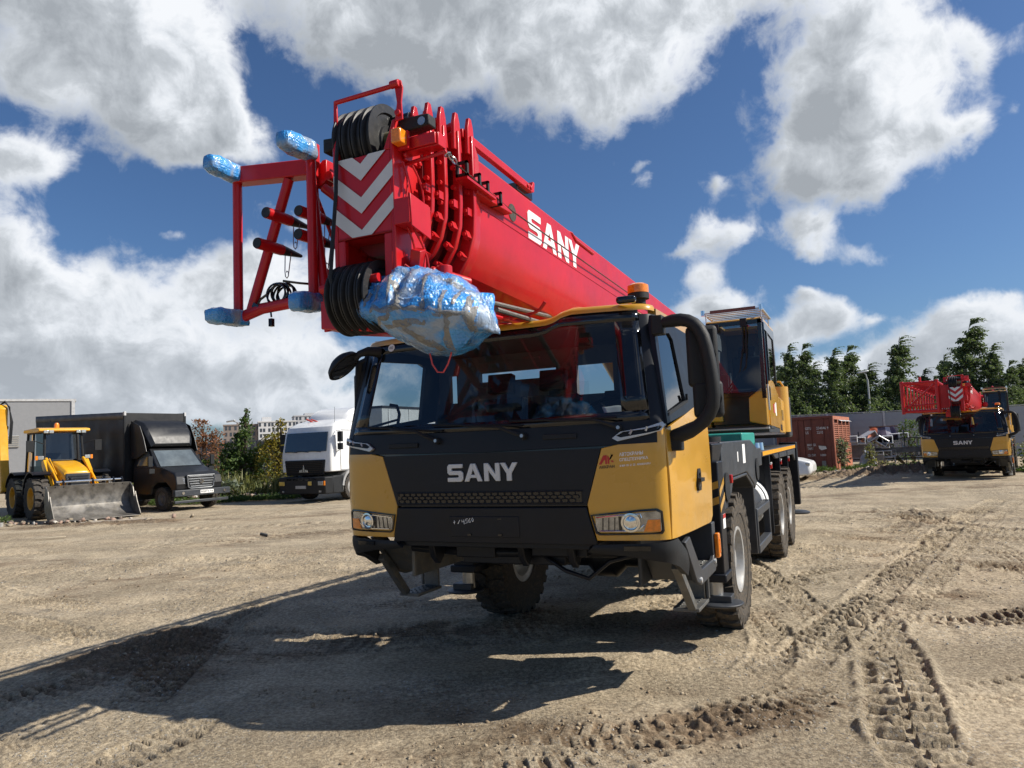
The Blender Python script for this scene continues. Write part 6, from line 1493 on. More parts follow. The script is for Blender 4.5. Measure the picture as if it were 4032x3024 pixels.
# ---- yellow backhoe loader
def build_backhoe():
    t = thing("backhoe_loader", "yellow backhoe loader with four big tyres, glazed cab and front bucket lowered", "backhoe loader", (-15.25, 25.3, 0), R(47))
    for x in (.95, -.95):
        for y in (0.0, 2.25):
            w = bpy.data.objects.new("wheel", TY_B); COL.objects.link(w); w.parent = t; w.location = (x, y, .68); w.rotation_euler = (.5 * x + y, 0, math.pi if x < 0 else 0)
            link("rim", RIM_B, w)
    mb = MB(); mb.box(-.5, .5, -.7, 2.9, .55, 1.0); mb.cyl((-.8, 0, .68), (.8, 0, .68), .14); mb.cyl((-.8, 2.25, .68), (.8, 2.25, .68), .18); mb.box(-.75, -.45, .75, 1.5, .5, 1.1); mb.box(.45, .75, .75, 1.5, .5, 1.1); mb.build("frame", M_blk, t, bevel=.02)
    # sloping bonnet with radiator grille
    mb = MB(); rg = []
    for y, zt, w in ((-.86, 1.50, .36), (-.80, 1.56, .40), (-.4, 1.70, .44), (.2, 1.84, .46), (.62, 1.90, .46)): rg.append([(-w, y, .95), (w, y, .95), (w, y, zt - .10), (w * .78, y, zt), (-w * .78, y, zt), (-w, y, zt - .10)])
    mb.loft(rg); mb.build("bonnet", M_byel, t, bevel=.03, sharp=30)
    mb = MB(); mb.box(-.36, .36, -.93, -.85, .82, 1.46); g_ = mb.build("radiator_grille", M_gry, t, bevel=.015)
    for k in range(7):
        mb = MB(); z = .90 + k * .075; mb.box(-.30, .30, -.945, -.93, z, z + .03); mb.build("grille_slat", M_plas, g_)
    # cab
    y0, y1, w0, w1, zb, zt = .62, 2.35, .62, .72, 1.15, 2.92
    mb = MB()
    for sg in (1, -1):
        mb.tube([(sg * .60, y0, zb), (sg * .60, y0 - .02, 1.9), (sg * .56, y0 + .12, zt)], .045, 8)
        mb.tube([(sg * .74, 1.45, zb), (sg * .70, 1.45, zt)], .035, 8); mb.tube([(sg * .72, y1, zb), (sg * .66, y1 - .05, zt)], .045, 8)
        mb.tube([(sg * .60, y0, 1.2), (sg * .74, 1.45, 1.15), (sg * .72, y1, 1.5)], .04, 8)
        mb.tube([(sg * .58, y0 + .1, zt - .02), (sg * .70, 1.45, zt - .02), (sg * .66, y1, zt - .02)], .04, 8)
    mb.tube([(-.6, y0, 1.92), (.6, y0, 1.92)], .04, 8); mb.tube([(.42, y0 - .12, 1.9), (.40, y0 - .10, 2.6), (.40, y0 - .02, 2.98)], .05, 10)
    mb.build("cab_frame", M_plas, t)
    mb = MB(); mb.box(-.62, .62, .7, 2.3, 1.05, 1.15); mb.box(-.6, .6, 2.25, 2.33, 1.15, 1.75); mb.obox((0, 1.6, 1.5), (.5, .5, .2)); mb.obox((0, 1.85, 1.85), (.48, .12, .7)); mb.tube([(.0, .95, 1.2), (0, 1.0, 1.75)], .04, 8); mb.box(-.25, .25, .78, 1.0, 1.5, 1.8); mb.build("cab_interior", M_seat, t, bevel=.02)
    mb = MB(); mb.add([(-.57, y0 - .02, 1.93), (.57, y0 - .02, 1.93), (.53, y0 + .10, zt), (-.53, y0 + .10, zt)], [(0, 1, 2, 3)]); mb.build("windscreen", M_glass, t)
    for sg in (1, -1):
        q = [(sg * .60, y0 + .03, 1.25), (sg * .73, 1.42, 1.2), (sg * .69, 1.42, zt - .03), (sg * .57, y0 + .14, zt - .03)]; r = [(sg * .735, 1.48, 1.3), (sg * .72, y1 - .03, 1.55), (sg * .66, y1 - .06, zt - .03), (sg * .70, 1.48, zt - .03)]
        mb = MB(); mb.add(q, [(0, 1, 2, 3) if sg > 0 else (3, 2, 1, 0)]); mb.add(r, [(0, 1, 2, 3) if sg > 0 else (3, 2, 1, 0)]); mb.build("side_window", M_glass, t)
        mb = MB(); mb.tube([(sg * .62, y0 + .02, 2.5), (sg * .95, y0 - .1, 2.62), (sg * 1.0, y0 - .12, 2.2)], .018, 6); mb.obox((sg * 1.05, y0 - .12, 2.42), (.22, .07, .38)); mb.build("mirror", M_plas, t, bevel=.02)
        mb = MB(); mb.obox((sg * .72, y0 - .06, 2.02), (.18, .10, .13)); lm = mb.build("work_lamp", M_whilens, t, bevel=.015); mb = MB(); mb.obox((sg * .85, y0 - .06, 2.02), (.07, .09, .14)); mb.build("turn_signal", M_amber, lm)
        mb = MB(); a = np.linspace(R(62), R(172), 10); ring = lambda y, r: [(sg * .74, y - math.cos(q_) * r, .68 + math.sin(q_) * r) for q_ in a]
        for yc, r in ((0, .86), (2.25, .86)):
            L = [[Vector((sg * .66, yc - math.cos(q_) * r, .68 + math.sin(q_) * r)) for q_ in a], [Vector((sg * 1.18, yc - math.cos(q_) * r, .68 + math.sin(q_) * r)) for q_ in a], [Vector((sg * 1.18, yc - math.cos(q_) * (r + .03), .68 + math.sin(q_) * (r + .03))) for q_ in a], [Vector((sg * .66, yc - math.cos(q_) * (r + .03), .68 + math.sin(q_) * (r + .03))) for q_ in a]]
            for k in range(4): mb.loft([L[k], L[(k + 1) % 4]], cap=False, closed=False)
        mb.build("fender", M_blk, t)
        # loader arm: elbowed plate, ram, link
        mb = MB(); mb.prism([(.55, 1.90), (.35, 1.95), (-.55, 1.15), (-1.0, .95), (-1.75, .62), (-1.75, .50), (-1.0, .70), (-.60, .78), (.30, 1.50), (.52, 1.72)], 'x', sg * .60, sg * .70); arm = mb.build("loader_arm", M_byel, t, bevel=.015)
        mb = MB(); mb.tube([(sg * .57, .5, 1.98), (sg * .57, -.35, 1.50)], .055, 10); mb.tube([(sg * .57, -.35, 1.50), (sg * .57, -1.0, 1.08)], .035, 10); mb.tube([(sg * .52, .3, 1.98), (sg * .52, -.5, 1.45)], .02, 6); mb.build("ram", M_byel, arm)
        mb = MB(); mb.cyl((sg * .57, -.35, 1.5), (sg * .57, -.95, 1.12), .03, n=10); mb.build("ram_rod", M_chr, arm)
        mb = MB(); mb.prism([(-1.55, 1.20), (-1.4, 1.25), (-1.2, .85), (-1.45, .62), (-1.75, .62), (-1.8, .75)], 'x', sg * .72, sg * .76); mb.prism([(-1.9, 1.32), (-1.7, 1.36), (-1.6, .9), (-1.75, .7)], 'x', sg * .48, sg * .52); mb.cyl((sg * .44, -1.8, 1.28), (sg * .6, -1.8, 1.28), .05, n=12); mb.build("bucket_link", M_blk, arm)
    text_part("lettering", "LGCE", .42, .10, (-.702, .18, 1.62), (0, -.75, -.66), (0, -.66, .75), M_drktxt, [c for c in t.children if c.name.startswith("loader_arm")][1], bold=.02)
    # bucket
    bz = [(-2.05, 1.10), (-1.98, .95), (-1.93, .70), (-1.97, .45), (-2.12, .22), (-2.40, .06), (-2.95, .03), (-2.95, .05), (-2.42, .10), (-2.16, .26), (-2.02, .47), (-1.985, .70), (-2.02, .93), (-2.09, 1.11)]
    mb = MB(); mb.prism(bz, 'x', -1.22, 1.22); bk = mb.build("bucket", M_blade, t, bevel=.006, sharp=25)
    for sg in (1, -1):
        mb = MB(); mb.prism([(-2.06, 1.10), (-1.92, .7), (-2.0, .35), (-2.3, .05), (-2.93, .03), (-2.96, .10), (-2.66, .50), (-2.50, .80), (-2.42, .62), (-2.3, .95)], 'x', sg * 1.22, sg * 1.25); mb.build("bucket_cheek", M_blade, bk, bevel=.004)
    mb = MB(); mb.cyl((-.95, -2.02, 1.22), (.95, -2.02, 1.22), .035, n=14); mb.build("bucket_bar", M_chr, bk)
    mb = MB()
    for x in (-.98, -.75, .1, .72, .98): mb.tube([(x, -1.98, 1.28), (x, -2.07, 1.20), (x, -2.04, 1.05)], .035, 8)
    mb.build_each("bar_hook", M_blk, bk)
    mb = MB()
    for x in np.linspace(-1.05, 1.05, 8): mb.lathe([(.022, 0), (.018, .012), (0, .014)], (x, -2.80, .052), 'z', 8)
    mb.build("edge_bolt", M_blk, bk)
    # roof, beacon, lights
    mb = MB(); mb.prism([(y0 - .12, 2.93), (y0 - .10, 3.02), (y0 + .2, 3.06), (y1, 3.05), (y1 + .06, 2.96), (y1, 2.92), (y0 + .05, 2.90)], 'x', -.80, .80); rf = mb.build("roof", M_byel, t, bevel=.03)
    mb = MB(); mb.lathe([(0, 0), (.08, 0), (.08, .13), (.05, .19), (0, .2)], (-.1, 1.1, 3.05), 'z', 16); mb.build("beacon", M_amber, rf)
    for x in (-.58, -.42, .42, .58):
        mb = MB(); mb.obox((x, y0 - .12, 2.91), (.14, .06, .10)); mb.build("roof_lamp", M_whilens, rf, bevel=.01)
    # digging arm folded up behind, with hoses
    mb = MB(); mb.prism([(3.0, .9), (3.3, .8), (3.75, 2.2), (3.95, 3.4), (3.9, 3.95), (3.7, 4.05), (3.5, 3.9), (3.55, 3.3), (3.35, 2.2)], 'x', -1.30, -1.02); bm_ = mb.build("digging_arm", M_byel, t, bevel=.03)
    mb = MB(); mb.prism([(3.65, 4.0), (3.9, 3.9), (4.3, 2.6), (4.35, 1.2), (4.2, 1.2), (4.05, 2.5)], 'x', -1.26, -1.06); mb.build("dipper", M_byel, bm_, bevel=.02)
    mb = MB()
    for k in range(3): mb.tube([(-.98 + .03 * k, 3.5, 2.6), (-.95 + .03 * k, 3.45, 3.4), (-1.0, 3.4 + .05 * k, 3.95), (-1.1, 3.6, 4.12 + .03 * k), (-1.2, 3.85, 4.05)], .022, 6)
    for y, z in ((3.75, 3.88), (3.62, 3.2)): mb.cyl((-1.33, y, z), (-.99, y, z), .06, n=12)
    mb.build("arm_hose", M_plas, bm_)
    mb = MB(); mb.box(-1.15, 1.15, 2.95, 3.15, .6, 1.1); mb.build("slide_frame", M_blk, t)
TY_B = wheel_mesh(.70, .46, 17, M_tyrea, .34, .065); RIM_B = rim_mesh(.34, .46, .10, mat("rim_yellow", (.62, .31, .015), .45, var=.1, dirt=.3))
build_backhoe()

# ---- white cab-over tractor unit with a grey semi-trailer
def build_white_truck():
    t = thing("tractor_truck", "white cab-over tractor truck with black slatted grille, sun visor and roof deflector", "truck", (-7.25, 28.85, 0), R(-27))
    r = .50
    for x in (1.02, -1.02):
        put_wheel(t, x, 0, r, 0, TY_W, RIM_W); put_wheel(t, x, 3.4, r, 0, TY_W, RIM_W)
    mb = MB(); mb.box(-.45, .45, -1.0, 4.6, .55, .85); mb.box(-1.1, 1.1, .75, 1.9, .45, 1.0); mb.build("frame", M_plas, t)
    # cab from stacked rings, rounded corners
    def ring(z, w, yf, yr, c=.16): return [(-w + c, yf, z), (w - c, yf, z), (w - c * .3, yf + c * .3, z), (w, yf + c, z), (w, yr, z), (-w, yr, z), (-w, yf + c, z), (-w + c * .3, yf + c * .3, z)]
    mb = MB(); mb.loft([ring(1.10, 1.22, -1.32, .75), ring(1.75, 1.24, -1.32, .78), ring(2.55, 1.20, -1.16, .78), ring(2.78, 1.16, -1.05, .78), ring(2.95, 1.02, -.78, .78, .2), ring(3.08, .95, -.2, .78, .2)])
    mb.prism([(.55, 1.12), (.55, .80), (.75, .80), (.78, 1.12)], 'x', -1.20, 1.20)
    cab = mb.build("cab", M_vwhite, t, bevel=.03, sharp=28)
    mb = MB(); mb.loft([[(-1.02, -1.335, 1.86), (1.02, -1.335, 1.86), (1.0, -1.20, 2.58), (-1.0, -1.20, 2.58)], [(-1.02, -1.30, 1.86), (1.02, -1.30, 1.86), (1.0, -1.16, 2.58), (-1.0, -1.16, 2.58)]][::-1]); mb.build("windscreen", mat("screen_dark", (.02, .028, .034), .03, coat=1, var=.3, scale=1.2), t, bevel=.01)
    mb = MB()
    for x in (-.6, -.05, .55): mb.tube([(x + .25, -1.36, 1.84), (x, -1.37, 1.87), (x - .3, -1.36, 1.885)], .012, 5)
    mb.build("wiper", M_plas, t)
    mb = MB(); mb.prism([(-.98, 1.55), (.98, 1.55), (.90, .98), (-.90, .98)], 'y', -1.37, -1.30); gr = mb.build("grille", M_plas, t, bevel=.02)
    for k in range(8):
        mb = MB(); z = 1.50 - k * .066; w = .93 - .012 * k; mb.obox((0, -1.385, z), (2 * w, .03, .028), (.4, 0, 0)); mb.build("grille_slat", M_blk, gr)
    mb = MB()
    for P in ([(-.02, 1.38), (.02, 1.38), (.05, 1.10), (-.05, 1.10)], [(-.2, 1.18), (-.15, 1.18), (-.08, 1.10), (-.22, 1.10)], [(-.13, 1.20), (-.09, 1.20), (-.06, 1.10), (-.12, 1.10)], [(.2, 1.18), (.15, 1.18), (.08, 1.10), (.22, 1.10)][::-1], [(.13, 1.20), (.09, 1.20), (.06, 1.10), (.12, 1.10)][::-1]): mb.prism(P, 'y', -1.42, -1.40)
    mb.build("emblem", M_chr, gr)
    mb = MB(); mb.loft([[(-1.24, -1.2, .30), (-1.1, -1.52, .30), (1.1, -1.52, .30), (1.24, -1.2, .30)], [(-1.25, -1.2, .93), (-1.12, -1.55, .93), (1.12, -1.55, .93), (1.25, -1.2, .93)]]); mb.box(-1.22, -1.0, -1.2, -.6, .3, .95); mb.box(1.0, 1.22, -1.2, -.6, .3, .95); bp = mb.build("bumper", M_plas, t, bevel=.04)
    for x, w, mm in ((-.95, .26, mat("fog_yellow", (.6, .42, .10), .2, coat=.8)), (.42, .17, mat("fog_yellow", (.6, .42, .1), .2)), (.93, .24, M_whilens)):
        mb = MB(); mb.obox((x, -1.56, .70), (w, .03, .15)); mb.build("headlight", mm, bp, bevel=.01)
    mb = MB(); mb.obox((1.09, -1.545, .70), (.07, .03, .16)); mb.build("turn_signal", M_amber, bp)
    mb = MB()
    for x in (-.9, .9): mb.obox((x, -1.55, .40), (.10, .03, .07))
    mb.build("fog_lamp", M_whilens, bp)
    mb = MB(); mb.obox((-.02, -1.56, .56), (.50, .02, .11)); pl = mb.build("number_plate", mat("dusty_plate", (.35, .35, .34), .6), bp)
    mb = MB()
    for x in (-.6, -.3, 0, .3, .6): mb.obox((x, -1.552, .84), (.22, .02, .07))
    mb.build("air_slot", M_frit, bp)
    for sg in (1, -1):
        mb = MB(); P = [(-.62, 1.92), (.28, 1.92), (.26, 2.52), (-.52, 2.52)]; mb.add([(sg * (1.235 - (z - 1.75) * .045), y, z) for y, z in P], [(0, 1, 2, 3) if sg > 0 else (3, 2, 1, 0)]); mb.build("side_window", mat("screen_dark", (.02, .03, .03), .03), t)
        mb = MB(); mb.tube([(sg * 1.245, -.78, 2.60), (sg * 1.243, -.80, 1.85), (sg * 1.245, -.78, 1.15), (sg * 1.245, .42, 1.15), (sg * 1.243, .42, 2.62), (sg * 1.21, -.7, 2.64)], .008, 4); mb.build("door_seam", M_gry, t)
        mb = MB(); mb.prism([(.12, 1.58), (.36, 1.58), (.36, 1.66), (.12, 1.66)], 'x', sg * 1.243, sg * 1.262); mb.build("handle", M_plas, t, bevel=.01)
        mb = MB(); mb.prism([(.54, 1.95), (.74, 1.95), (.74, 2.5), (.54, 2.5)], 'x', sg * 1.222, sg * 1.232); mb.build("rear_panel", M_vwhite, t, bevel=.02)
        mb = MB(); mb.tube([(sg * 1.22, -1.0, 2.62), (sg * 1.42, -1.05, 2.60), (sg * 1.44, -1.02, 1.9), (sg * 1.24, -.95, 1.85)], .016, 6); mb.obox((sg * 1.42, -1.0, 2.38), (.20, .09, .38)); mb.obox((sg * 1.42, -1.0, 2.02), (.20, .09, .24)); mb.build("mirror", M_plas, t, bevel=.02)
        mb = MB(); a = np.linspace(R(5), R(175), 14)
        for rr_, mt in ((.62, 0),):
            mb.loft([[Vector((sg * .86, -math.cos(q) * rr_, .5 + math.sin(q) * rr_)) for q in a], [Vector((sg * 1.25, -math.cos(q) * rr_, .5 + math.sin(q) * rr_)) for q in a], [Vector((sg * 1.25, -math.cos(q) * (rr_ + .10), .5 + math.sin(q) * (rr_ + .10))) for q in a], [Vector((sg * .86, -math.cos(q) * (rr_ + .10), .5 + math.sin(q) * (rr_ + .10))) for q in a]], cap=False, closed=False)
        mb.build("fender", mat("fender_grey", (.30, .30, .30), .5), t)
        mb = MB(); mb.box(min(sg * .95, sg * 1.22), max(sg * .95, sg * 1.22), -.72, -.62, .40, .86); mb.build("step", M_step, t)
    mb = MB(); dl = []
    for y, z, w in ((-.25, 3.0, .98), (-.10, 3.22, 1.02), (.2, 3.42, 1.05), (.6, 3.55, 1.07), (.95, 3.58, 1.08)): dl.append([(-w, y, 2.95), (w, y, 2.95), (w, y, z - .14), (w * .82, y, z), (-w * .82, y, z), (-w, y, z - .14)])
    mb.loft(dl); mb.build("roof_deflector", M_vwhite, t, bevel=.04, sharp=30)
    mb = MB(); mb.tube([(-.30, -.5, 2.98), (-.55, -.62, 3.12)], .03, 8); mb.tube([(-.1, -.5, 3.0), (-.32, -.62, 3.1)], .03, 8); mb.build("air_horn", mat("horn_red", (.45, .05, .03), .4), t)
    mb = MB(); mb.tube([(.95, -.75, 2.9), (1.1, -.9, 3.5)], .006, 5); mb.build("aerial", M_plas, t)
    tr = thing("semi_trailer", "long pale grey semi-trailer coupled behind the white tractor truck", "trailer", (-7.25, 28.85, 0), R(-27))
    mb = MB(); mb.box(-1.25, 1.25, 1.8, 14.5, 1.15, 3.55); b = mb.build("trailer_body", mat("trailer_grey", (.42, .43, .44), .5, var=.06, dirt=.2), tr, bevel=.03)
    mb = MB(); mb.box(-1.27, 1.27, 1.78, 14.52, 3.52, 3.62); mb.build("top_rail", M_plas, b)
    for sg in (1, -1):
        for k in range(9):
            mb = MB(); y = 2.2 + k * 1.45; mb.box(min(sg * 1.25, sg * 1.275), max(sg * 1.25, sg * 1.275), y, y + .08, 1.15, 3.5); mb.build("side_post", M_whitetrim, b)
    for y in (11.0, 12.3, 13.6):
        for x in (1.02, -1.02): put_wheel(tr, x, y, .5, 0, TY_W, RIM_W)
    mb = MB(); mb.box(-.5, .5, 5.0, 14.2, .85, 1.14); mb.build("frame", M_plas, tr)
TY_W = wheel_mesh(.50, .30, 30, M_tyre, .28); RIM_W = rim_mesh(.28, .30, .04)
build_white_truck()

# ---- white saloon car behind the crane
def build_car():
    t = thing("parked_car", "white saloon car parked by the rusty container, half hidden behind the crane", "car", (10.62, 28.7, 0), R(62))
    for x in (.76, -.76):
        for y in (0, 2.7): put_wheel(t, x, y, .32, 0, TY_C, RIM_C)
    def body_ring(y, zb, zt, w, ws): return [(-w, y, zb), (w, y, zb), (w, y, zb + (zt - zb) * .55), (ws, y, zt), (-ws, y, zt), (-w, y, zb + (zt - zb) * .55)]
    mb = MB(); mb.loft([body_ring(y, zb, zt, w, ws) for y, zb, zt, w, ws in ((-.88, .35, .62, .62, .5), (-.78, .22, .72, .82, .70), (-.4, .2, .82, .89, .80), (.35, .2, .92, .91, .84), (1.0, .2, .96, .92, .86), (2.6, .2, .98, .92, .86), (3.3, .22, 1.0, .9, .8), (3.72, .3, .92, .8, .7))])
    mb.build("body", M_vwhite, t, bevel=.06, seg=3, sharp=25)
    mb = MB(); mb.loft([[(-w, y, z) for y, z in ((.40, .92), (1.25, 1.40), (2.3, 1.44), (3.15, .98))] + [(w, y, z) for y, z in ((3.15, .98), (2.3, 1.44), (1.25, 1.40), (.40, .92))][0:0] for w in (.84, .64)][0:1] + [[(w * k, y, z) for (y, z), k in zip(((.40, .92), (1.25, 1.40), (2.3, 1.44), (3.15, .98)), (1.25, 1, 1, 1.25))] for w in (-.62, .62)], cap=True) if False else mb.prism([(.40, .92), (1.25, 1.40), (1.7, 1.45), (2.3, 1.43), (3.15, .98)], 'x', -.68, .68)
    mb.build("roof", M_vwhite, t, bevel=.05, seg=3)
    for sg in (1, -1):
        mb = MB(); mb.prism([(.62, .98), (1.28, 1.34), (2.25, 1.37), (2.9, .99)], 'x', sg * .66, sg * .69); mb.build("side_window", mat("screen_dark", (.02, .03, .03), .03), t)
        mb = MB(); mb.obox((sg * .98, .72, 1.02), (.20, .10, .13)); mb.build("mirror", M_vwhite, t, bevel=.03)
        mb = MB(); mb.obox((sg * .66, -.72, .62), (.30, .16, .12)); mb.build("headlight", M_whilens, t, bevel=.03)
    mb = MB(); mb.add([(-.6, .52, .995), (.6, .52, .995), (.56, 1.22, 1.39), (-.56, 1.22, 1.39)], [(0, 1, 2, 3)]); mb.build("windscreen", mat("screen_dark", (.02, .03, .03), .03), t)
TY_C = wheel_mesh(.32, .2, 34, M_tyre, .2); RIM_C = rim_mesh(.2, .2, .02, M_sil)
build_car()

# ---- second truck crane at the back right: the same cab and boom, its own big lattice jib
def build_crane2():
    c2 = thing("truck_crane", "second truck crane parked by the grey fence with red lattice jib beside its boom", "truck crane", (15.12, 24.95, -.34), R(-35))
    skip = ('lattice_jib', 'seat_film', 'chalk_writing', 'outrigger_float')
    for ch in list(crane.children):
        n = ch.name.split('.')[0]
        if n in skip: continue
        c = dup(ch, c2, skip + ('lettering', 'emblem'))
        if n == 'wheel': c.location.z += .34
    jib = bpy.data.objects.new("lattice_jib", None); COL.objects.link(jib); jib.parent = c2
    X0, X1, Z0, Z1, Y0, Y1 = -1.55, -.52, 2.68, 3.62, -1.3, 7.5
    mb = MB(); K = [((x, Y0, z), (x * .9 - .04, Y1, 3.15 + (z - 3.15) * .8)) for x in (X0, X1) for z in (Z0, Z1)]
    for a, b in K: mb.tube([a, b], .045, 8)
    mb.build("chord", M_red, jib)
    mb = MB()
    for x in (X0, X1): mb.tube([(x, Y0, Z0 - .08), (x, Y0, Z1 + .08)], .055, 10)
    for z in (Z0, Z1): mb.tube([(X0, Y0, z), (X1, Y0, z)], .05, 10)
    mb.tube([(X0, Y0, Z0), (X1, Y0, Z1)], .03, 8); mb.tube([(X0, Y0 + .1, Z1), (X1, Y0 + .1, Z0 + .3)], .022, 8); mb.tube([(X0, Y0 + .05, Z0 + .18), (X1, Y0 + .05, Z0 + .22)], .03, 8)
    mb.build("end_frame", M_red, jib)
    mb = MB(); n = 11; P = lambda k, t: Vector(K[k][0]).lerp(Vector(K[k][1]), t)
    for i in range(n):
        for a, b in ((0, 1), (2, 3), (0, 2), (1, 3)):
            mb.tube([P(a, i / n), P(b, (i + .5) / n)], .02, 6); mb.tube([P(b, (i + .5) / n), P(a, (i + 1) / n)], .02, 6)
    tag(mb.build("lacing", M_red, jib), kind="stuff")
    mb = MB(); mb.box(-.52, -.2, -1.2, -1.12, 2.75, 3.5); mb.cyl((-1.0, -1.25, 3.66), (-1.0, -1.25, 3.82), .04, n=10); mb.build("jib_bracket", M_red, jib)
build_crane2()

# ================================================================== YARD EDGE
M_rust = mat("container_red", (.165, .042, .026), .6, var=.18, scale=2.5, dirt=.35, dirtcol=(.10, .04, .02))
M_rust2 = mat("container_red_lit", (.42, .15, .085), .65, var=.18, scale=2.5, dirt=.3, dirtcol=(.20, .08, .04))  # lighter copy of the container red, sunlight on the louvred side painted in
def build_container():
    t = thing("shipping_container", "rusty red shipping container with white stencilled numbers and louvred side, in the yard corner", "container", (14.95, 34.8, -.05), R(-31))
    W, L, H = 2.44, 6.06, 2.6
    mb = MB(); mb.box(-W, 0, .06, L, .12, H - .02); bd = mb.build("body", M_rust, t)
    mb = MB()
    for x in (-W, 0):
        for y in (0.0, L): mb.box(x - .07, x + .07, y - .02, y + .12, 0, H)
    for z in (.0, H - .12): mb.box(-W, 0, 0.0, .10, z, z + .13); mb.box(-.08, .06, 0, L, z, z + .12); mb.box(-W - .06, -W + .08, 0, L, z, z + .12)
    mb.build("corner_frame", M_rust, t, bevel=.01)
    for x0, x1 in ((-W + .08, -W / 2 - .01), (-W / 2 + .01, -.08)):
        mb = MB(); mb.box(x0, x1, .0, .06, .14, H - .14); d = mb.build("door", M_rust, t, bevel=.01)
        for z in (.20, .78, 1.42, 2.38):
            mb = MB(); mb.box(x0 + .02, x1 - .02, -.012, .002, z, z + .035); mb.build("door_rib", M_rust, d)
        for x in (x0 + .30, x1 - .28):
            mb = MB(); mb.cyl((x, -.035, .1), (x, -.035, H - .1), .022, n=8); mb.obox((x, -.045, 1.1), (.05, .03, .3)); mb.build("lock_bar", M_rust, d)
    S = mat("stencil_white", (.62, .60, .57), .7, var=.25, scale=30)
    for s, x, z, w, h in (("GSTU", -1.16, 1.98, .26, .13), ("US", -1.15, 1.78, .13, .13), ("234046 9", -.66, 1.98, .53, .13), ("2210", -.65, 1.78, .27, .13), ("MAX. GR.", -1.12, 1.20, .40, .12), ("TARE", -1.12, 1.03, .26, .12), ("CU. CAP.", -1.12, .72, .36, .11), ("1080", -.56, .72, .24, .10)):
        text_part("stencil", s, w, h, (x, -.060, z), (1, 0, 0), (0, 0, 1), S, bd, bold=.015)
    mb = MB(); mb.box(-.52, -.34, -.062, -.058, .18, .50); mb.build("data_plate", mat("plate_grey", (.20, .20, .19), .6, var=.3, scale=30), bd)
    mb = MB(); mb.add([(-.62, -.061, 1.22), (-.3, -.061, 1.18), (-.26, -.061, 1.06), (-.5, -.061, 1.0), (-.6, -.061, 1.08)], [(4, 3, 2, 1, 0)]); mb.build("faded_sticker", S, bd)
    for k in range(5):
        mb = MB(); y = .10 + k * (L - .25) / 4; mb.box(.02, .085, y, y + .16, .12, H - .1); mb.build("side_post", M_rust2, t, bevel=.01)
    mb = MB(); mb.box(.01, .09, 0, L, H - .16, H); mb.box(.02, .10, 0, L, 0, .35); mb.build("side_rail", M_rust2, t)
    for k in range(4):
        y0 = .28 + k * (L - .25) / 4; y1 = y0 + (L - .25) / 4 - .20
        for i in range(19):
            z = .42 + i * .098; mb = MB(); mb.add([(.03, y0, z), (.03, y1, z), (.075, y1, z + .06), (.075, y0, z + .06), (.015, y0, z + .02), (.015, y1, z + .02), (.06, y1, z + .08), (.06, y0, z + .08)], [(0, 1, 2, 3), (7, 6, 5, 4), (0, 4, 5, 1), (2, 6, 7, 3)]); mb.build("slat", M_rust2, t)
        mb = MB(); mb.box(.004, .012, y0, y1, .35, H - .16); mb.build("back_panel", M_frit, t)
        if k: mb = MB(); mb.add([(.09, y0, H - .17), (.09, y1, H - .17), (.24, y1, H - .24), (.24, y0, H - .24)], [(0, 1, 2, 3)]); mb.build("flap", M_whitetrim, t)
build_container()

def fence(name, label, x0, y0, x1, y1, h, m, mp, n, ridges=9, base=0.0, group=None):
    t = thing(name, label, "fence", (x0, y0, base), math.atan2(y1 - y0, x1 - x0), group)
    L = math.hypot(x1 - x0, y1 - y0); w = L / n
    p = MB(); p.box(.03, w - .03, -.03, .03, .1, h)
    for k in range(1, ridges): z = .1 + (h - .1) * k / ridges; p.box(.03, w - .03, -.042, -.03, z - .012, z + .012)
    pm = p.mesh("panel", m); q = MB(); q.box(-.05, .05, -.07, .07, 0, h + .03); qm = q.mesh("post", mp)
    for i in range(n):
        link("panel", pm, t).location = (i * w, 0, 0); link("post", qm, t).location = (i * w, 0, 0)
    link("post", qm, t).location = (L, 0, 0)
    c = MB(); c.box(-.05, L + .05, -.06, .06, h + .031, h + .07); c.build("coping", mp, t)
    return t
M_fgrey = mat("sandwich_panel", (.30, .32, .35), .55, var=.04)
fence("panel_fence", "long pale grey panel fence in front of the birches, behind the scrap heap", 9.0, 43.0, 40.0, 36.0, 2.75, M_fgrey, M_whitetrim, 11, 7)
fence("panel_fence", "dark grey panel fence behind the bushes between the two parked trucks", -27.0, 46.5, -6.0, 47.5, 2.75, mat("dark_panel", (.085, .09, .10), .6, var=.06), mat("dark_panel", (.08, .09, .1), .6), 8, 5)

# ---- scrap: galvanised ducts, frames, boards
M_galv = mat("galvanised", (.60, .62, .64), .35, metal=.3, var=.25, scale=5, dirt=.2)
M_rimw = mat("bright_flange", (.66, .68, .70), .4, metal=.1, var=.1)
M_galvd = mat("dull_sheet", (.14, .145, .15), .5, metal=.3, var=.25)
YR = R(-24)
def duct(x, z, w, h, d, label, tilt=(0, 0, 0), m=None, y=36.2, group="scrap ducts"):
    t = thing("metal_duct", label, "duct", (x, y, z), YR, group); th = .022
    for nm, c, s in (("side_sheet", (-w / 2, 0, h / 2), (th, d, h)), ("side_sheet", (w / 2, 0, h / 2), (th, d, h)), ("bottom_sheet", (0, 0, 0), (w + th, d, th)), ("top_sheet", (0, 0, h), (w + th, d, th))):
        mb = MB(); mb.obox(c, s); mb.xf(Euler(tilt).to_matrix().to_4x4()); mb.build(nm, m or M_galv, t)
    mb = MB(); P = [(-w / 2, -d / 2, 0), (w / 2, -d / 2, 0), (w / 2, -d / 2, h), (-w / 2, -d / 2, h), (-w / 2, -d / 2, 0)]; mb.tube(P, .034, 4); mb.xf(Euler(tilt).to_matrix().to_4x4()); mb.build("rim", M_rimw, t)
    return t
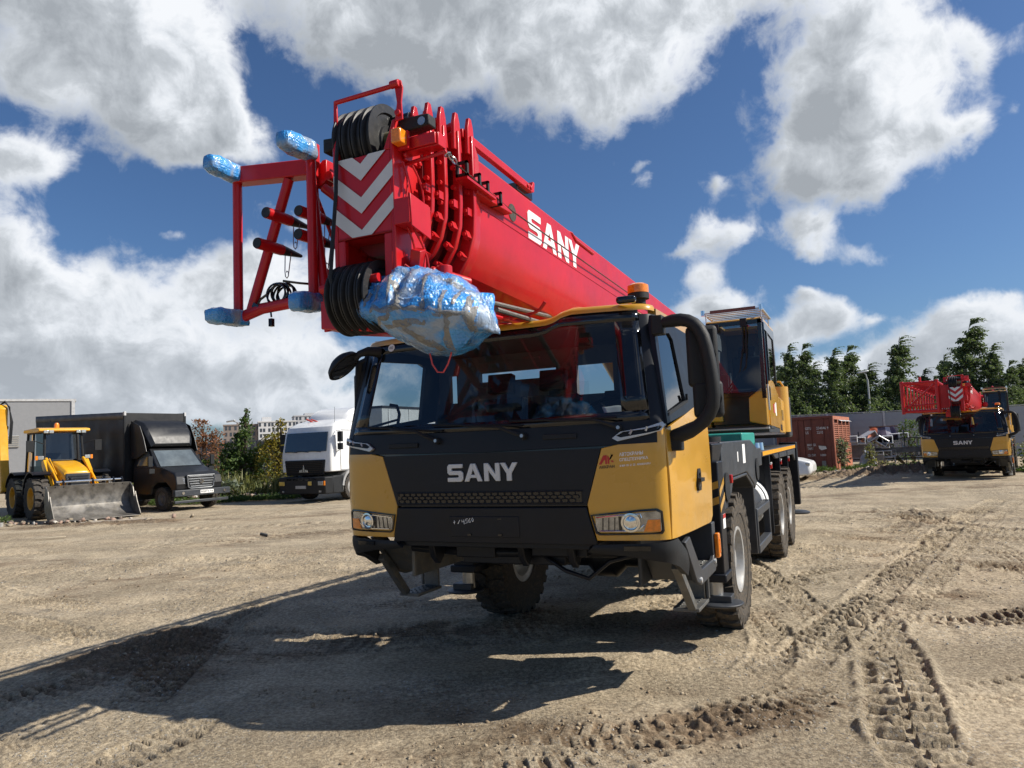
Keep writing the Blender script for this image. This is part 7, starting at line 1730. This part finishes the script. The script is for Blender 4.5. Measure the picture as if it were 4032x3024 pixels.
def z3(px, py, y=36.2):
    X, Y = 3080 + px * .27125, 1560 + py * .27125
    return (X - 2016) / 2900 * y, 1.75 - (Y - (1757 - .042 * (X - 2016))) / 2900 * y
for (px, py, w, h, d, lab, tl) in (
    (975, 665, .30, .28, .9, "black-mouthed galvanised duct beside the container on top of the heap", (0, 0, 0)),
    (1080, 690, .34, .30, .8, "square duct with a bright rim, second from the container on the heap", (0, .05, 0)),
    (1215, 625, .55, .30, .9, "bright tilted duct sloping down at the top of the scrap heap", (0, -.5, .3)),
    (1330, 690, .50, .30, .8, "duct tipped on its corner below the red sheet on the heap", (0, .6, .2)),
    (1460, 680, .42, .34, .8, "duct with a second square frame inside it on the upper tier", (0, 0, 0)),
    (1575, 645, .34, .33, .5, "duct with a sunlit white end sheet on the upper tier", (0, -.03, .1)),
    (1690, 632, .40, .32, .7, "duct with rounded rusty mouth next to the white sheet", (0, 0, 0)),
    (1420, 745, .34, .22, .7, "low flat duct under the double frame on the upper tier", (0, 0, 0)),
    (1700, 730, .20, .30, .6, "narrow bright upright duct on the upper tier", (0, 0, 0)),
    (1950, 715, .40, .34, .6, "shiny wide duct nearest the second crane on the upper tier", (0, 0, 0)),
    (1330, 845, .34, .16, .7, "small dark duct at the container end of the lower tier", (0, 0, 0)),
    (1440, 885, .38, .32, .7, "largest square frame of the lower tier", (0, 0, 0)),
    (1470, 975, .44, .34, .6, "square frame lying lowest of all on the ground", (0, .04, 0)),
    (1530, 860, .22, .28, .6, "closed grey duct between the square frames of the lower tier", (0, 0, 0)),
    (1600, 830, .24, .18, .6, "small pale duct under the grey beam", (0, 0, 0)),
    (1700, 850, .34, .24, .6, "dark duct in the middle of the lower tier", (0, 0, 0)),
    (1810, 860, .26, .28, .6, "duct with green showing through beside the dark middle of the lower tier", (0, 0, 0)),
    (1905, 855, .22, .30, .6, "twin upright duct farther from the second crane on the lower tier", (0, 0, 0)),
    (1965, 855, .22, .30, .6, "twin upright duct nearer the second crane on the lower tier", (0, 0, 0))):
    x, z = z3(px, py); duct(x, max(.0, z), w, h, d, lab, tl)
def board(name, label, cat, px0, py0, px1, py1, th, m, y=36.0, tilt=0.0):
    x0, z1 = z3(px0, py0, y); x1, z0 = z3(px1, py1, y)
    mb = MB(); mb.obox((0, 0, (z1 - z0) / 2), ((x1 - x0), th, z1 - z0), (tilt, 0, 0)); o = mb.build(name, m, bevel=.004); o.location = ((x0 + x1) / 2, y, max(0, z0)); o.rotation_euler = (0, 0, YR); tag(o, label, cat); return o
board("steel_beam", "long grey beam lying across the middle of the scrap rack", "beam", 1285, 755, 2040, 800, .12, M_galvd, 35.8)
board("plywood_sheet", "tan sheet of board leaning under the ducts beside the container", "board", 950, 715, 1255, 880, .03, mat("old_board", (.22, .19, .17), .8, var=.2), 35.9, R(-12))
board("plywood_sheet", "grey board standing at the container end of the lower tier", "board", 1300, 850, 1390, 990, .03, mat("grey_board", (.24, .24, .24), .8, var=.2), 35.85, R(-6))
x, z = z3(1100, 900); mb = MB()
def cloth(u, v): 
    p = Vector(((u - .5) * .9 * (.35 + .65 * v), -.25 * v - .05 * math.sin(u * 9), .75 * (1 - v))); return p + Vector((mnoise.noise(p * 4), mnoise.noise(p * 5 + Vector((3, 0, 0))), 0)) * .06
mb.sheet(cloth, 14, 14); o = mb.build("plastic_sheet", mat("bluish_film", (.40, .43, .50), .4, var=.15), sharp=None); o.location = (x - .1, 35.6, .1); o.rotation_euler = (0, 0, YR); tag(o, "crumpled pale plastic sheet hanging over the tan board", "plastic sheet")
# rack frame behind
rk = thing("steel_rack", "dark steel rack whose two shelves carry the scrap ducts", "rack", (z3(1280, 900)[0], 36.5, 0), YR)
for x in (-.6, .1, 1.4, 2.7, 3.6): mb = MB(); mb.box(x, x + .04, -.1, -.06, 0, 1.75); mb.build("upright", M_blk, rk)
for z in (.36, .82, 1.34): mb = MB(); mb.box(-.9, 3.6, -.2, .6, z, z + .035); mb.build("shelf", M_blk, rk)
# red and violet tarpaulin on a frame
x, z = z3(1520, 520); mb = MB()
def tarp(u, v):
    p = Vector(((u - .5) * 1.5 * (.72 + .28 * v), -.55 * v, (.68) * (1 - v) - .12 * math.sin(3.1 * u) * v)); return p + Vector((0, mnoise.noise(p * 3) * .1, mnoise.noise(p * 4) * .06))
tt = thing("tarpaulin", "orange and violet striped tarpaulin draped over the top of the scrap heap", "tarpaulin", (x, 37.0, z - .42), YR)
for i, (a, b, mm) in enumerate(((0, .3, mat("tarp_orange", (.50, .10, .03), .6)), (.3, .62, mat("tarp_violet", (.10, .075, .11), .5)), (.62, .8, mat("tarp_pale", (.45, .42, .46), .4)), (.8, 1.0, mat("tarp_violet", (.1, .07, .11), .5)))):
    mb = MB(); mb.sheet(lambda u, v, a=a, b=b: tarp(a + (b - a) * u, v), 6, 12); mb.build("stripe", mm, tt, sharp=None)
mb = MB(); mb.tube([(-.6, 0, .70), (.7, .02, .70)], .04, 6); mb.build("pole", mat("brown_pole", (.12, .06, .04), .7), tt)

# ---- lamp posts
def lamp(name, label, x, y, h, arm, m):
    t = thing(name, label, "lamp post", (x, y, 0)); mb = MB(); mb.tube([(0, 0, 0), (0, 0, h)], [.09, .06], 10); mb.build("pole", m, t)
    mb = MB(); mb.tube([(0, 0, h - .1), (arm * .4, 0, h + .35), (arm, 0, h + .5)], .045, 8); mb.build("arm", m, t)
    mb = MB(); mb.obox((arm * 1.18, 0, h + .50), (.75, .26, .13), (0, -.15, 0)); mb.build("lamp_head", M_sil, t, bevel=.05)
M_pole = mat("pole_grey", (.40, .41, .42), .5, metal=.2)
lamp("street_lamp", "grey street lamp with one arm behind the green sapling", -22.9, 62, 4.35, -.75, M_pole)
lamp("street_lamp", "thin pale lamp post standing against the birches behind the grey fence", 23.7, 49, 5.2, -.25, M_pole)

# ---- warehouse and far apartment blocks
def warehouse():
    t = thing("warehouse", "grey metal-clad warehouse behind the black truck", "warehouse", (-36.5, 61.0, 0), R(33))
    pm = MB(); pm.box(.02, 5.98, -.05, .05, 0, 7.0); me = pm.mesh("wall_panel", mat("clad_grey", (.27, .275, .285), .55, var=.04))
    mb = MB(); mb.box(-30, 0, .06, 30, 0, 6.95); mb.build("wall", mat("clad_grey", (.27, .28, .29), .55), t)
    for i in range(5): link("wall_panel", me, t).location = (-6 * (i + 1), 0, 0)
    mb = MB(); mb.box(-30.2, .2, -.12, 30.2, 7.0, 7.18); mb.build("roof_edge", M_whitetrim, t)
    mb = MB(); mb.box(-.12, .12, -.14, 0, 0, 7.0); mb.build("corner_trim", M_whitetrim, t)
    for k in range(6): mb = MB(); mb.obox((-4.6, -.12, 3.4 + k * .16), (1.8, .10, .11), (.4, 0, 0)); mb.build("vent_slat", M_sil, t)
warehouse()
def block(label, x0, x1, y, top, wall, winc, floors, cols, side=0.0, steps=()):
    t = thing("apartment_block", label, "apartment block", ((x0 + x1) / 2, y, 0), R(20))
    W = (x1 - x0); D = 16
    mb = MB(); mb.box(-W / 2, W / 2, 0, D, 0, top); mb.build("wall", wall, t)
    mb = MB(); mb.box(-W / 2 - .2, W / 2 + .2, -.2, D, top, top + .5)
    mb.build("parapet", wall, t)
    for a, b, h in steps: mb = MB(); mb.box(a * W - W / 2, b * W - W / 2, 2, 9, top + .5, top + h); mb.build("roof_hut", wall, t)
    fh = top / floors; wm = MB(); wm.box(-.42, .42, -.06, .2, 0, fh * .62); me = wm.mesh("window", winc)
    for f_ in range(floors):
        for c in range(cols):
            link("window", me, t).location = (-W / 2 + (c + .5) * W / cols + (.2 if (f_ + c) % 3 else -.2), 0, f_ * fh + fh * .25)
M_win = mat("far_window", (.06, .07, .085), .2)
block("brown apartment block, lowest and and brownest of the far towers", -117.7, -103.5, 300, 14.8, mat("tower_brown", (.26, .215, .19), .8), M_win, 6, 8, steps=((.35, .6, 1.4),))
block("white apartment block with rows of dark windows in the middle distance", -103.5, -89.0, 300, 15.6, mat("tower_white", (.62, .62, .62), .8), M_win, 7, 9, steps=((.1, .35, 2.2), (.5, .7, 1.0)))
block("tall pale apartment block standing just behind the white truck", -98, -86.5, 330, 19.0, mat("tower_pale", (.48, .48, .49), .8), M_win, 9, 6, steps=((.4, .8, 1.5),))

# ================================================================== VEGETATION
def leaf_mat(name, c1, c2, c3, trans=.35):
    m = bpy.data.materials.new(name); m.use_nodes = True; t = NT(m.node_tree); t.n.clear()
    geo = t.node('ShaderNodeNewGeometry'); oi = t.node('ShaderNodeObjectInfo')
    rp = t.node('ShaderNodeValToRGB'); t.put(rp.inputs[0], geo.outputs['Random Per Island'])
    e = rp.color_ramp.elements; e[0].color = c1 + (1,); e[1].color = c3 + (1,); x = e.new(.5); x.color = c2 + (1,)
    d = t.node('ShaderNodeBsdfPrincipled'); d.inputs['Roughness'].default_value = .5; d.inputs['Specular IOR Level'].default_value = .35; t.put(d.inputs['Base Color'], rp.outputs[0])
    tr = t.node('ShaderNodeBsdfTranslucent'); t.put(tr.inputs[0], t.mix(.5, rp.outputs[0], (c3[0] * 1.3, c3[1] * 1.4, c3[2] * .6, 1)))
    mx = t.node('ShaderNodeMixShader'); mx.inputs[0].default_value = trans; t.l.new(d.outputs[0], mx.inputs[1]); t.l.new(tr.outputs[0], mx.inputs[2])
    o = t.node('ShaderNodeOutputMaterial'); t.l.new(mx.outputs[0], o.inputs[0]); return m
L_birch = leaf_mat("birch_leaf", (0.052, 0.081, 0.038), (0.094, 0.138, 0.058), (0.160, 0.210, 0.087))
L_green = leaf_mat("green_leaf", (0.041, 0.072, 0.020), (0.072, 0.123, 0.032), (0.131, 0.189, 0.051))
L_yel = leaf_mat("yellowing_leaf", (0.080, 0.109, 0.020), (0.217, 0.189, 0.032), (0.377, 0.275, 0.043))
L_red = leaf_mat("reddish_leaf", (0.131, 0.072, 0.032), (0.246, 0.109, 0.058), (0.348, 0.160, 0.087))
L_weed = leaf_mat("weed_leaf", (0.102, 0.131, 0.046), (0.174, 0.196, 0.080), (0.290, 0.275, 0.123))
L_grey = leaf_mat("grey_leaf", (0.072, 0.102, 0.065), (0.145, 0.181, 0.131), (0.290, 0.319, 0.261))
M_bark = mat("bark", (.10, .075, .05), .9, var=.3)
M_bbark = mat("birch_bark", (.42, .40, .37), .8, var=.45, scale=5)

class Leaves:
    def __init__(self): self.v, self.f = [], []
    def leaf(self, p, d, s, rng, w=.55):
        d = d.normalized(); u = d.cross(Vector((rng.uniform(-1, 1), rng.uniform(-1, 1), rng.uniform(-1, 1)))); u = u.normalized() if u.length > 1e-4 else d.orthogonal().normalized()
        n = d.cross(u); o = len(self.v); m = p + d * s * .5 + n * s * .12
        self.v += [tuple(p), tuple(m + u * s * w * .5), tuple(p + d * s), tuple(m - u * s * w * .5)]; self.f.append((o, o + 1, o + 2, o + 3))
    def mesh(self, name, m):
        me = bpy.data.meshes.new(name); me.from_pydata(self.v, [], self.f); me.materials.append(m); return me

def birch_meshes(seed, H, spread, dens=1.0):
    rng = random.Random(seed); tk = MB(); lv = Leaves(); lean = Vector((rng.uniform(.02, .10), rng.uniform(-.04, .04), 0)) * H
    trunk = lambda u: Vector((lean.x * u ** 2 + .05 * H * max(0, u - .75) * 2, lean.y * u ** 2, H * u))
    tk.tube([trunk(i / 10) for i in range(11)], [.012 * H * (1 - .92 * i / 10) + .008 for i in range(11)], 7)
    nb = int(150 * dens)
    for i in range(nb):
        u = .05 + .86 * (i + rng.random()) / nb; a = rng.uniform(0, 2 * math.pi); Lb = spread * H * (1.0 - u) ** .8 * rng.uniform(.35, 1.2)
        p0 = trunk(min(u, .99)); d = Vector((math.cos(a), math.sin(a), rng.uniform(.5, 1.3))).normalized(); pts = [p0]; p = p0
        for k in range(6): d = (d + Vector((.16, 0, -.20))).normalized(); p = p + d * Lb / 6; pts.append(p)
        tk.tube(pts, [.004 * H * (1 - u) + .006] * 3 + [.008, .006, .004, .003], 4)
        for k in range(2, 7):
            for q in range(3):
                b0 = pts[k].lerp(pts[k - 1], rng.random()); hang = rng.uniform(.25, 1.0) * (.22 + 1.0 * (1 - u)); sw = Vector((rng.uniform(.15, .5), rng.uniform(-.15, .15), -1)).normalized() if u < .8 else Vector((rng.uniform(.3, .9), rng.uniform(-.3, .3), rng.uniform(-.5, .3))).normalized()
                n = max(4, int(hang / .075))
                for j in range(n):
                    c = b0 + sw * hang * j / n + Vector((rng.gauss(0, .07), rng.gauss(0, .07), rng.gauss(0, .04)))
                    lv.leaf(c, Vector((rng.uniform(-.4, .9), rng.uniform(-.6, .6), rng.uniform(-1, .1))), rng.uniform(.12, .23), rng, .62)
    for i in range(48):
        b0 = trunk(rng.uniform(.76, 1.0)); d = Vector((rng.uniform(.1, .9), rng.uniform(-.5, .5), rng.uniform(.5, 1.2))).normalized(); Lb = rng.uniform(.35, 1.05) * H / 9
        p = b0
        for k in range(13):
            d = (d + Vector((.10, rng.uniform(-.05, .05), -.07))).normalized(); p = p + d * Lb / 13
            lv.leaf(p, d + Vector((rng.uniform(-.2, .8), rng.uniform(-.5, .5), rng.uniform(-.7, .2))), rng.uniform(.11, .20) * (1.1 - k / 26), rng, .7)
    return tk.mesh("trunk", M_bbark), lv.mesh("crown", L_birch)
BIRCH = [birch_meshes(11, 9.0, .34), birch_meshes(12, 9.0, .42, 1.2), birch_meshes(13, 9.0, .30, 1.0)]
def tree(name, label, x, y, h, v, rz=0.0, sx=1.0, group=None):
    t = thing(name, label, "tree", (x, y, -.1), rz, group); s = h / 9.0; t.scale = (s * sx, s * sx, s)
    link("trunk", BIRCH[v][0], t); link("crown", BIRCH[v][1], t)
def top_h(px, py, y):
    X, Y = 3000 + px * .46655, 1200 + py * .46655
    return (X - 2016) / 2900 * y, 1.75 - (Y - (1757 - .042 * (X - 2016))) / 2900 * y
for (px, py, y, v, sx, lab) in (
    (165, 335, 50, 0, 1.0, "slim birch rising closest beside the operator's cab"), (290, 335, 50, 1, .95, "second birch from the operator's cab, behind the container"), (400, 470, 52, 2, 1.2, "short birch filling the gap above the container's dark doors"),
    (530, 375, 50, 0, 1.15, "birch with a leaning top over the container's near corner"), (670, 345, 51, 1, 1.15, "broad birch above the container's louvred side"), (850, 485, 50, 2, 1.3, "low birch between the broad one and the thin lamp post"),
    (1010, 620, 52, 1, 1.3, "short bushy birch behind the thin lamp post"), (1125, 255, 50, 2, 1.25, "tall lone birch with a bent top between the container and the second crane"), (1290, 545, 51, 0, 1.3, "short birch behind the second crane's lattice jib"),
    (1515, 405, 53, 2, .9, "thin birch top showing beside the tallest birch, above the jib"), (1690, 125, 51, 1, 1.15, "tallest birch of all, behind the second crane's boom"), (1880, 335, 50, 0, 1.1, "birch leaning over behind the second crane's operator cab"),
    (2040, 470, 49, 1, 1.1, "birch with hanging twigs just past the second crane"), (2190, 435, 50, 2, 1.2, "outermost birch of the row past the second crane"), (2330, 420, 50, 0, 1.1, "birch standing outside the picture past the fence end"), (60, 520, 53, 1, 1.0, "birch hidden behind the operator's cab"), (770, 560, 54, 0, 1.3, "low birch behind the broad one"), (960, 640, 55, 2, 1.4, "low birch at the back by the lamp post"), (1400, 600, 55, 1, 1.3, "low birch at the back behind the lattice jib")):
    x, h = top_h(px, py, y); tree("birch_tree", lab, x, y, h, v, random.uniform(-.5, .5), sx, "birches behind the grey fence")
# undergrowth below the birches and along the fence
def clump(lv, cx, cy, z0, rx, ry, h, n, s, rng, up=.4, shell=.5, w=.55):
    for _ in range(n):
        a = rng.uniform(0, 6.283); r = rng.random() ** shell; z = rng.random() ** .8
        k = math.sqrt(max(.05, 1 - (2 * z - .75) ** 2 * .55)) if z > .35 else .75 + .4 * z
        p = Vector((cx + math.cos(a) * r * rx * k, cy + math.sin(a) * r * ry * k, z0 + z * h)); p += Vector((rng.gauss(0, rx * .05), rng.gauss(0, ry * .05), 0))
        if mnoise.noise(p * (1.6 / max(.4, rx))) * .9 + mnoise.noise(p * (4.0 / max(.4, rx))) * .6 < -.12: continue
        lv.leaf(p, Vector((rng.uniform(-1, 1), rng.uniform(-1, 1), rng.uniform(-.6, up + .6))), s * rng.uniform(.6, 1.3), rng, w)
rng = random.Random(5); lv = Leaves()
for k in range(40):
    x = 7 + k * .95 + rng.uniform(-.4, .4); clump(lv, x, 47.5 + rng.uniform(-1, 2), 0, 1.2, 1.2, rng.uniform(2.6, 4.2), 340, .20, rng)
tag(link("undergrowth", lv.mesh("undergrowth", L_birch)), kind="stuff")
def shrub(name, label, cat, x, y, parts, leafm, stem=True, group=None, seed=1):
    """plant of several leaf masses (dx, dy, z0, rx, ry, h, n, leaf size)"""
    rng = random.Random(seed); t = thing(name, label, cat, (x, y, 0), 0, group); lv = Leaves(); st = MB()
    for (dx, dy, z0, rx, ry, h, n, s) in parts:
        clump(lv, dx, dy, z0, rx, ry, h, n, s, rng)
        for k in range(4): st.tube([(dx * .3, dy * .3, 0), (dx * .8 + rng.uniform(-.3, .3) * rx, dy * .8, z0 + h * .45), (dx + rng.uniform(-.6, .6) * rx, dy + rng.uniform(-.5, .5) * ry, z0 + h * .9)], [.05, .03, .01], 5)
    st.build("stem", M_bark, t); link("foliage", lv.mesh("foliage", leafm), t)
    return t
shrub("sapling", "tall green sapling with a slender top between the two trucks", "tree", -12.3, 33.4, [(0, 0, .2, 1.0, .9, 1.7, 1300, .19), (-.6, 0, 1.1, .55, .5, 1.0, 320, .19), (.65, 0, 1.2, .55, .5, 1.0, 320, .19), (.05, 0, 1.7, .45, .5, 1.1, 330, .19), (.15, 0, 2.7, .36, .3, .8, 230, .18), (-.25, 0, 2.3, .25, .25, .5, 90, .18), (.2, 0, 3.4, .14, .13, .6, 80, .14), (-.7, .2, 1.4, .5, .4, 1.0, 420, .14)], L_green, seed=21)
shrub("bush", "yellowing rounded bush beside the white truck", "bush", -10.55, 33.0, [(0, 0, .1, 1.25, .9, 2.3, 2600, .14), (-.2, 0, 1.8, .7, .6, 1.0, 700, .14), (.1, 0, 2.5, .3, .3, .9, 220, .13)], L_yel, seed=22)
shrub("bush", "reddish brown bush behind the black truck", "bush", -14.6, 35.0, [(0, 0, .6, 1.0, .8, 2.3, 1700, .13), (-.3, 0, 2.2, .7, .5, 1.4, 700, .13), (.5, 0, 1.8, .4, .4, 1.3, 320, .12)], L_red, seed=23)
shrub("bush", "green bush at the foot of the reddish one by the black truck", "bush", -14.2, 34.0, [(0, 0, .0, 1.0, .8, 1.7, 1300, .13), (.6, .2, 0, .8, .6, 1.2, 700, .12)], L_green, seed=24)
shrub("bush", "deep green bush under the sapling", "bush", -11.8, 33.9, [(0, 0, 0, 1.0, .8, 1.7, 1500, .13)], L_green, seed=25)
shrub("tree", "small far round tree beyond the dark fence", "tree", -34.0, 64, [(0, 0, 1.5, 1.3, 1.2, 3.6, 900, .26)], L_green, seed=26)
shrub("tree", "far slim sapling beyond the dark fence near the white truck", "tree", -19.0, 52, [(0, 0, 1.2, .7, .7, 2.2, 500, .18), (.1, 0, 3.0, .4, .4, 1.3, 180, .16)], L_birch, seed=27)
shrub("weed_plant", "grey-leaved weed with big pale leaves by the rubble", "plant", -12.0, 31.2, [(0, 0, 0, .55, .4, .75, 340, .20)], L_grey, seed=28)
shrub("bush", "light green bush between the container and the scrap heap", "bush", 16.75, 35.0, [(0, 0, 0, .32, .3, 1.1, 380, .12), (.4, -.1, 0, .6, .3, .35, 220, .11)], L_weed, seed=29)
shrub("vine", "leafy climbing weed growing up the container's louvred side", "plant", 15.55, 35.2, [(0, 0, .2, .40, .30, 1.2, 260, .17), (.1, .3, .9, .3, .3, .5, 90, .15)], L_grey, seed=30)
shrub("bush", "green bush behind the scrap rack near the second crane", "bush", 20.2, 37.6, [(0, 0, 0, 1.0, .6, 2.2, 1300, .13), (-1.4, .2, 0, 1.0, .5, 1.5, 800, .12)], L_green, seed=31)
shrub("bush", "bright green bush at the wheels beyond the second crane", "bush", 20.4, 28.6, [(0, 0, 0, 1.0, .8, 1.5, 1500, .12), (.9, .4, 0, 1.0, .8, 1.2, 1000, .12)], L_green, seed=32)
shrub("bush", "low weeds under the fence beyond the second crane", "bush", 22.4, 31.0, [(0, 0, 0, 1.4, 1.0, 1.3, 1300, .13)], L_weed, seed=33)
# tall grass and weeds: blades in tufts
def blades(name, spots, m, seed, hmin, hmax):
    rng = random.Random(seed); lv = Leaves()
    for (cx, cy, rx, ry, n) in spots:
        for _ in range(n):
            a = rng.uniform(0, 6.283); r = math.sqrt(rng.random()); x, y = cx + rx * r * math.cos(a), cy + ry * r * math.sin(a); h = rng.uniform(hmin, hmax) * (1.15 - .5 * r)
            d = Vector((rng.gauss(.1, .25), rng.gauss(0, .25), 1)); lv.leaf(Vector((x, y, -.02)), d, h, rng, .08)
            for k in range(3): lv.leaf(Vector((x, y, -.02)) + d.normalized() * h * rng.uniform(.25, .95), Vector((rng.gauss(0, 1), rng.gauss(0, 1), rng.uniform(0, 1))), rng.uniform(.07, .16), rng, .35)
    tag(link(name, lv.mesh(name, m)), kind="stuff")
blades("tall_weeds", [(-15.0, 32.6, 1.3, .9, 520), (-13.6, 32.0, 1.4, .8, 640), (-12.2, 32.0, 1.2, .8, 420), (-16.6, 33.0, 1.2, .8, 420), (-10.6, 32.4, .8, .6, 200), (-18.9, 25.0, .6, .5, 160), (-17.9, 23.9, .8, .4, 160), (-18.6, 23.4, .9, .5, 180)], L_weed, 41, .5, 1.35)
blades("short_grass", [(-13.0, 29.6, 1.6, .7, 700), (-11.4, 30.2, 1.2, .6, 500), (-9.8, 30.6, 1.0, .7, 400), (13.6, 34.2, 1.2, .5, 420), (16.0, 34.4, .9, .4, 300), (18.2, 33.6, 1.6, .6, 600), (-17.2, 23.6, 1.1, .5, 420), (12.2, 32.0, .6, .4, 220), (19.9, 28.0, 1.0, .5, 420), (21.6, 29.4, 1.2, .6, 420), (-14.6, 30.4, .9, .5, 300)], L_green, 42, .10, .32)
# rubble along the edge, concrete slab, planks and litter
def rubble(name, spots, mats, seed, smin, smax):
    rng = random.Random(seed); mb = MB()
    for (cx, cy, rx, ry, n, hh) in spots:
        for _ in range(n):
            x, y = cx + rng.gauss(0, rx), cy + rng.gauss(0, ry); s = rng.uniform(smin, smax); z = hh * rng.random() * math.exp(-((x - cx) / rx) ** 2) 
            mb.obox((x, y, z + s * .2), (s, s * rng.uniform(.5, 1), s * rng.uniform(.3, .7)), (rng.uniform(-.6, .6), rng.uniform(-.6, .6), rng.uniform(0, 3)), rng.randrange(len(mats)))
    tag(mb.build(name, mats, sharp=None), kind="stuff")
rubble("brick_rubble", [(-12.9, 30.9, .9, .25, 300, .25), (-11.2, 31.2, .9, .25, 200, .2), (-9.9, 31.4, .5, .3, 90, .15), (16.2, 32.6, 1.5, .4, 120, .15), (-13.6, 22.6, 1.4, .35, 60, .05), (-17.0, 23.0, .8, .3, 60, .06)], [mat("brick_pink", (.32, .22, .17), .9, var=.2), mat("stone_tan", (.3, .25, .18), .9), mat("brick_pale", (.48, .44, .38), .9, var=.2), mat("brick_dark", (.14, .11, .09), .9)], 51, .05, .16)
def slab(name, label, cat, x, y, z, s, rot, m):
    mb = MB(); mb.obox((0, 0, 0), s); o = mb.build(name, m, bevel=.006); o.location = (x, y, z); o.rotation_euler = rot; tag(o, label, cat)
M_conc = mat("concrete_slab", (.36, .35, .33), .85, var=.15)
slab("concrete_slab", "broken grey concrete slab tilted on the rubble beside the black truck", "slab", -13.45, 31.0, .25, (1.1, .5, .14), (.2, .45, .3), M_conc)
slab("wooden_plank", "pale flat plank lying on the dirt in front of the bucket", "plank", -12.0, 22.3, .03, (1.9, .35, .03), (0, .01, .55), mat("weathered_wood", (.33, .28, .22), .85, var=.2))
slab("wooden_stick", "thin pale stick lying on the dirt far out on the open yard", "stick", -11.2, 17.85, .03, (.62, .05, .03), (0, 0, .4), mat("pale_wood", (.48, .41, .30), .8))
slab("plastic_scrap", "small black scrap lying alone on the open dirt", "scrap", -5.57, 16.33, .05, (.16, .09, .05), (.2, .3, .4), M_plas)
slab("yellow_bottle", "small yellow plastic bottle at the foot of the weeds by the white truck", "bottle", -10.85, 30.9, .07, (.30, .11, .11), (0, .1, .3), mat("yellow_plastic", (.6, .55, .12), .4))
slab("concrete_kerb", "pale worn kerb stone lying in front of the backhoe", "kerb stone", -16.3, 21.9, .04, (1.9, .28, .12), (0, 0, .45), M_conc)

# no part sits deeper than thing > part > sub-part
for o in list(bpy.data.objects):
    while o.parent and o.parent.parent and o.parent.parent.parent: o.parent = o.parent.parent
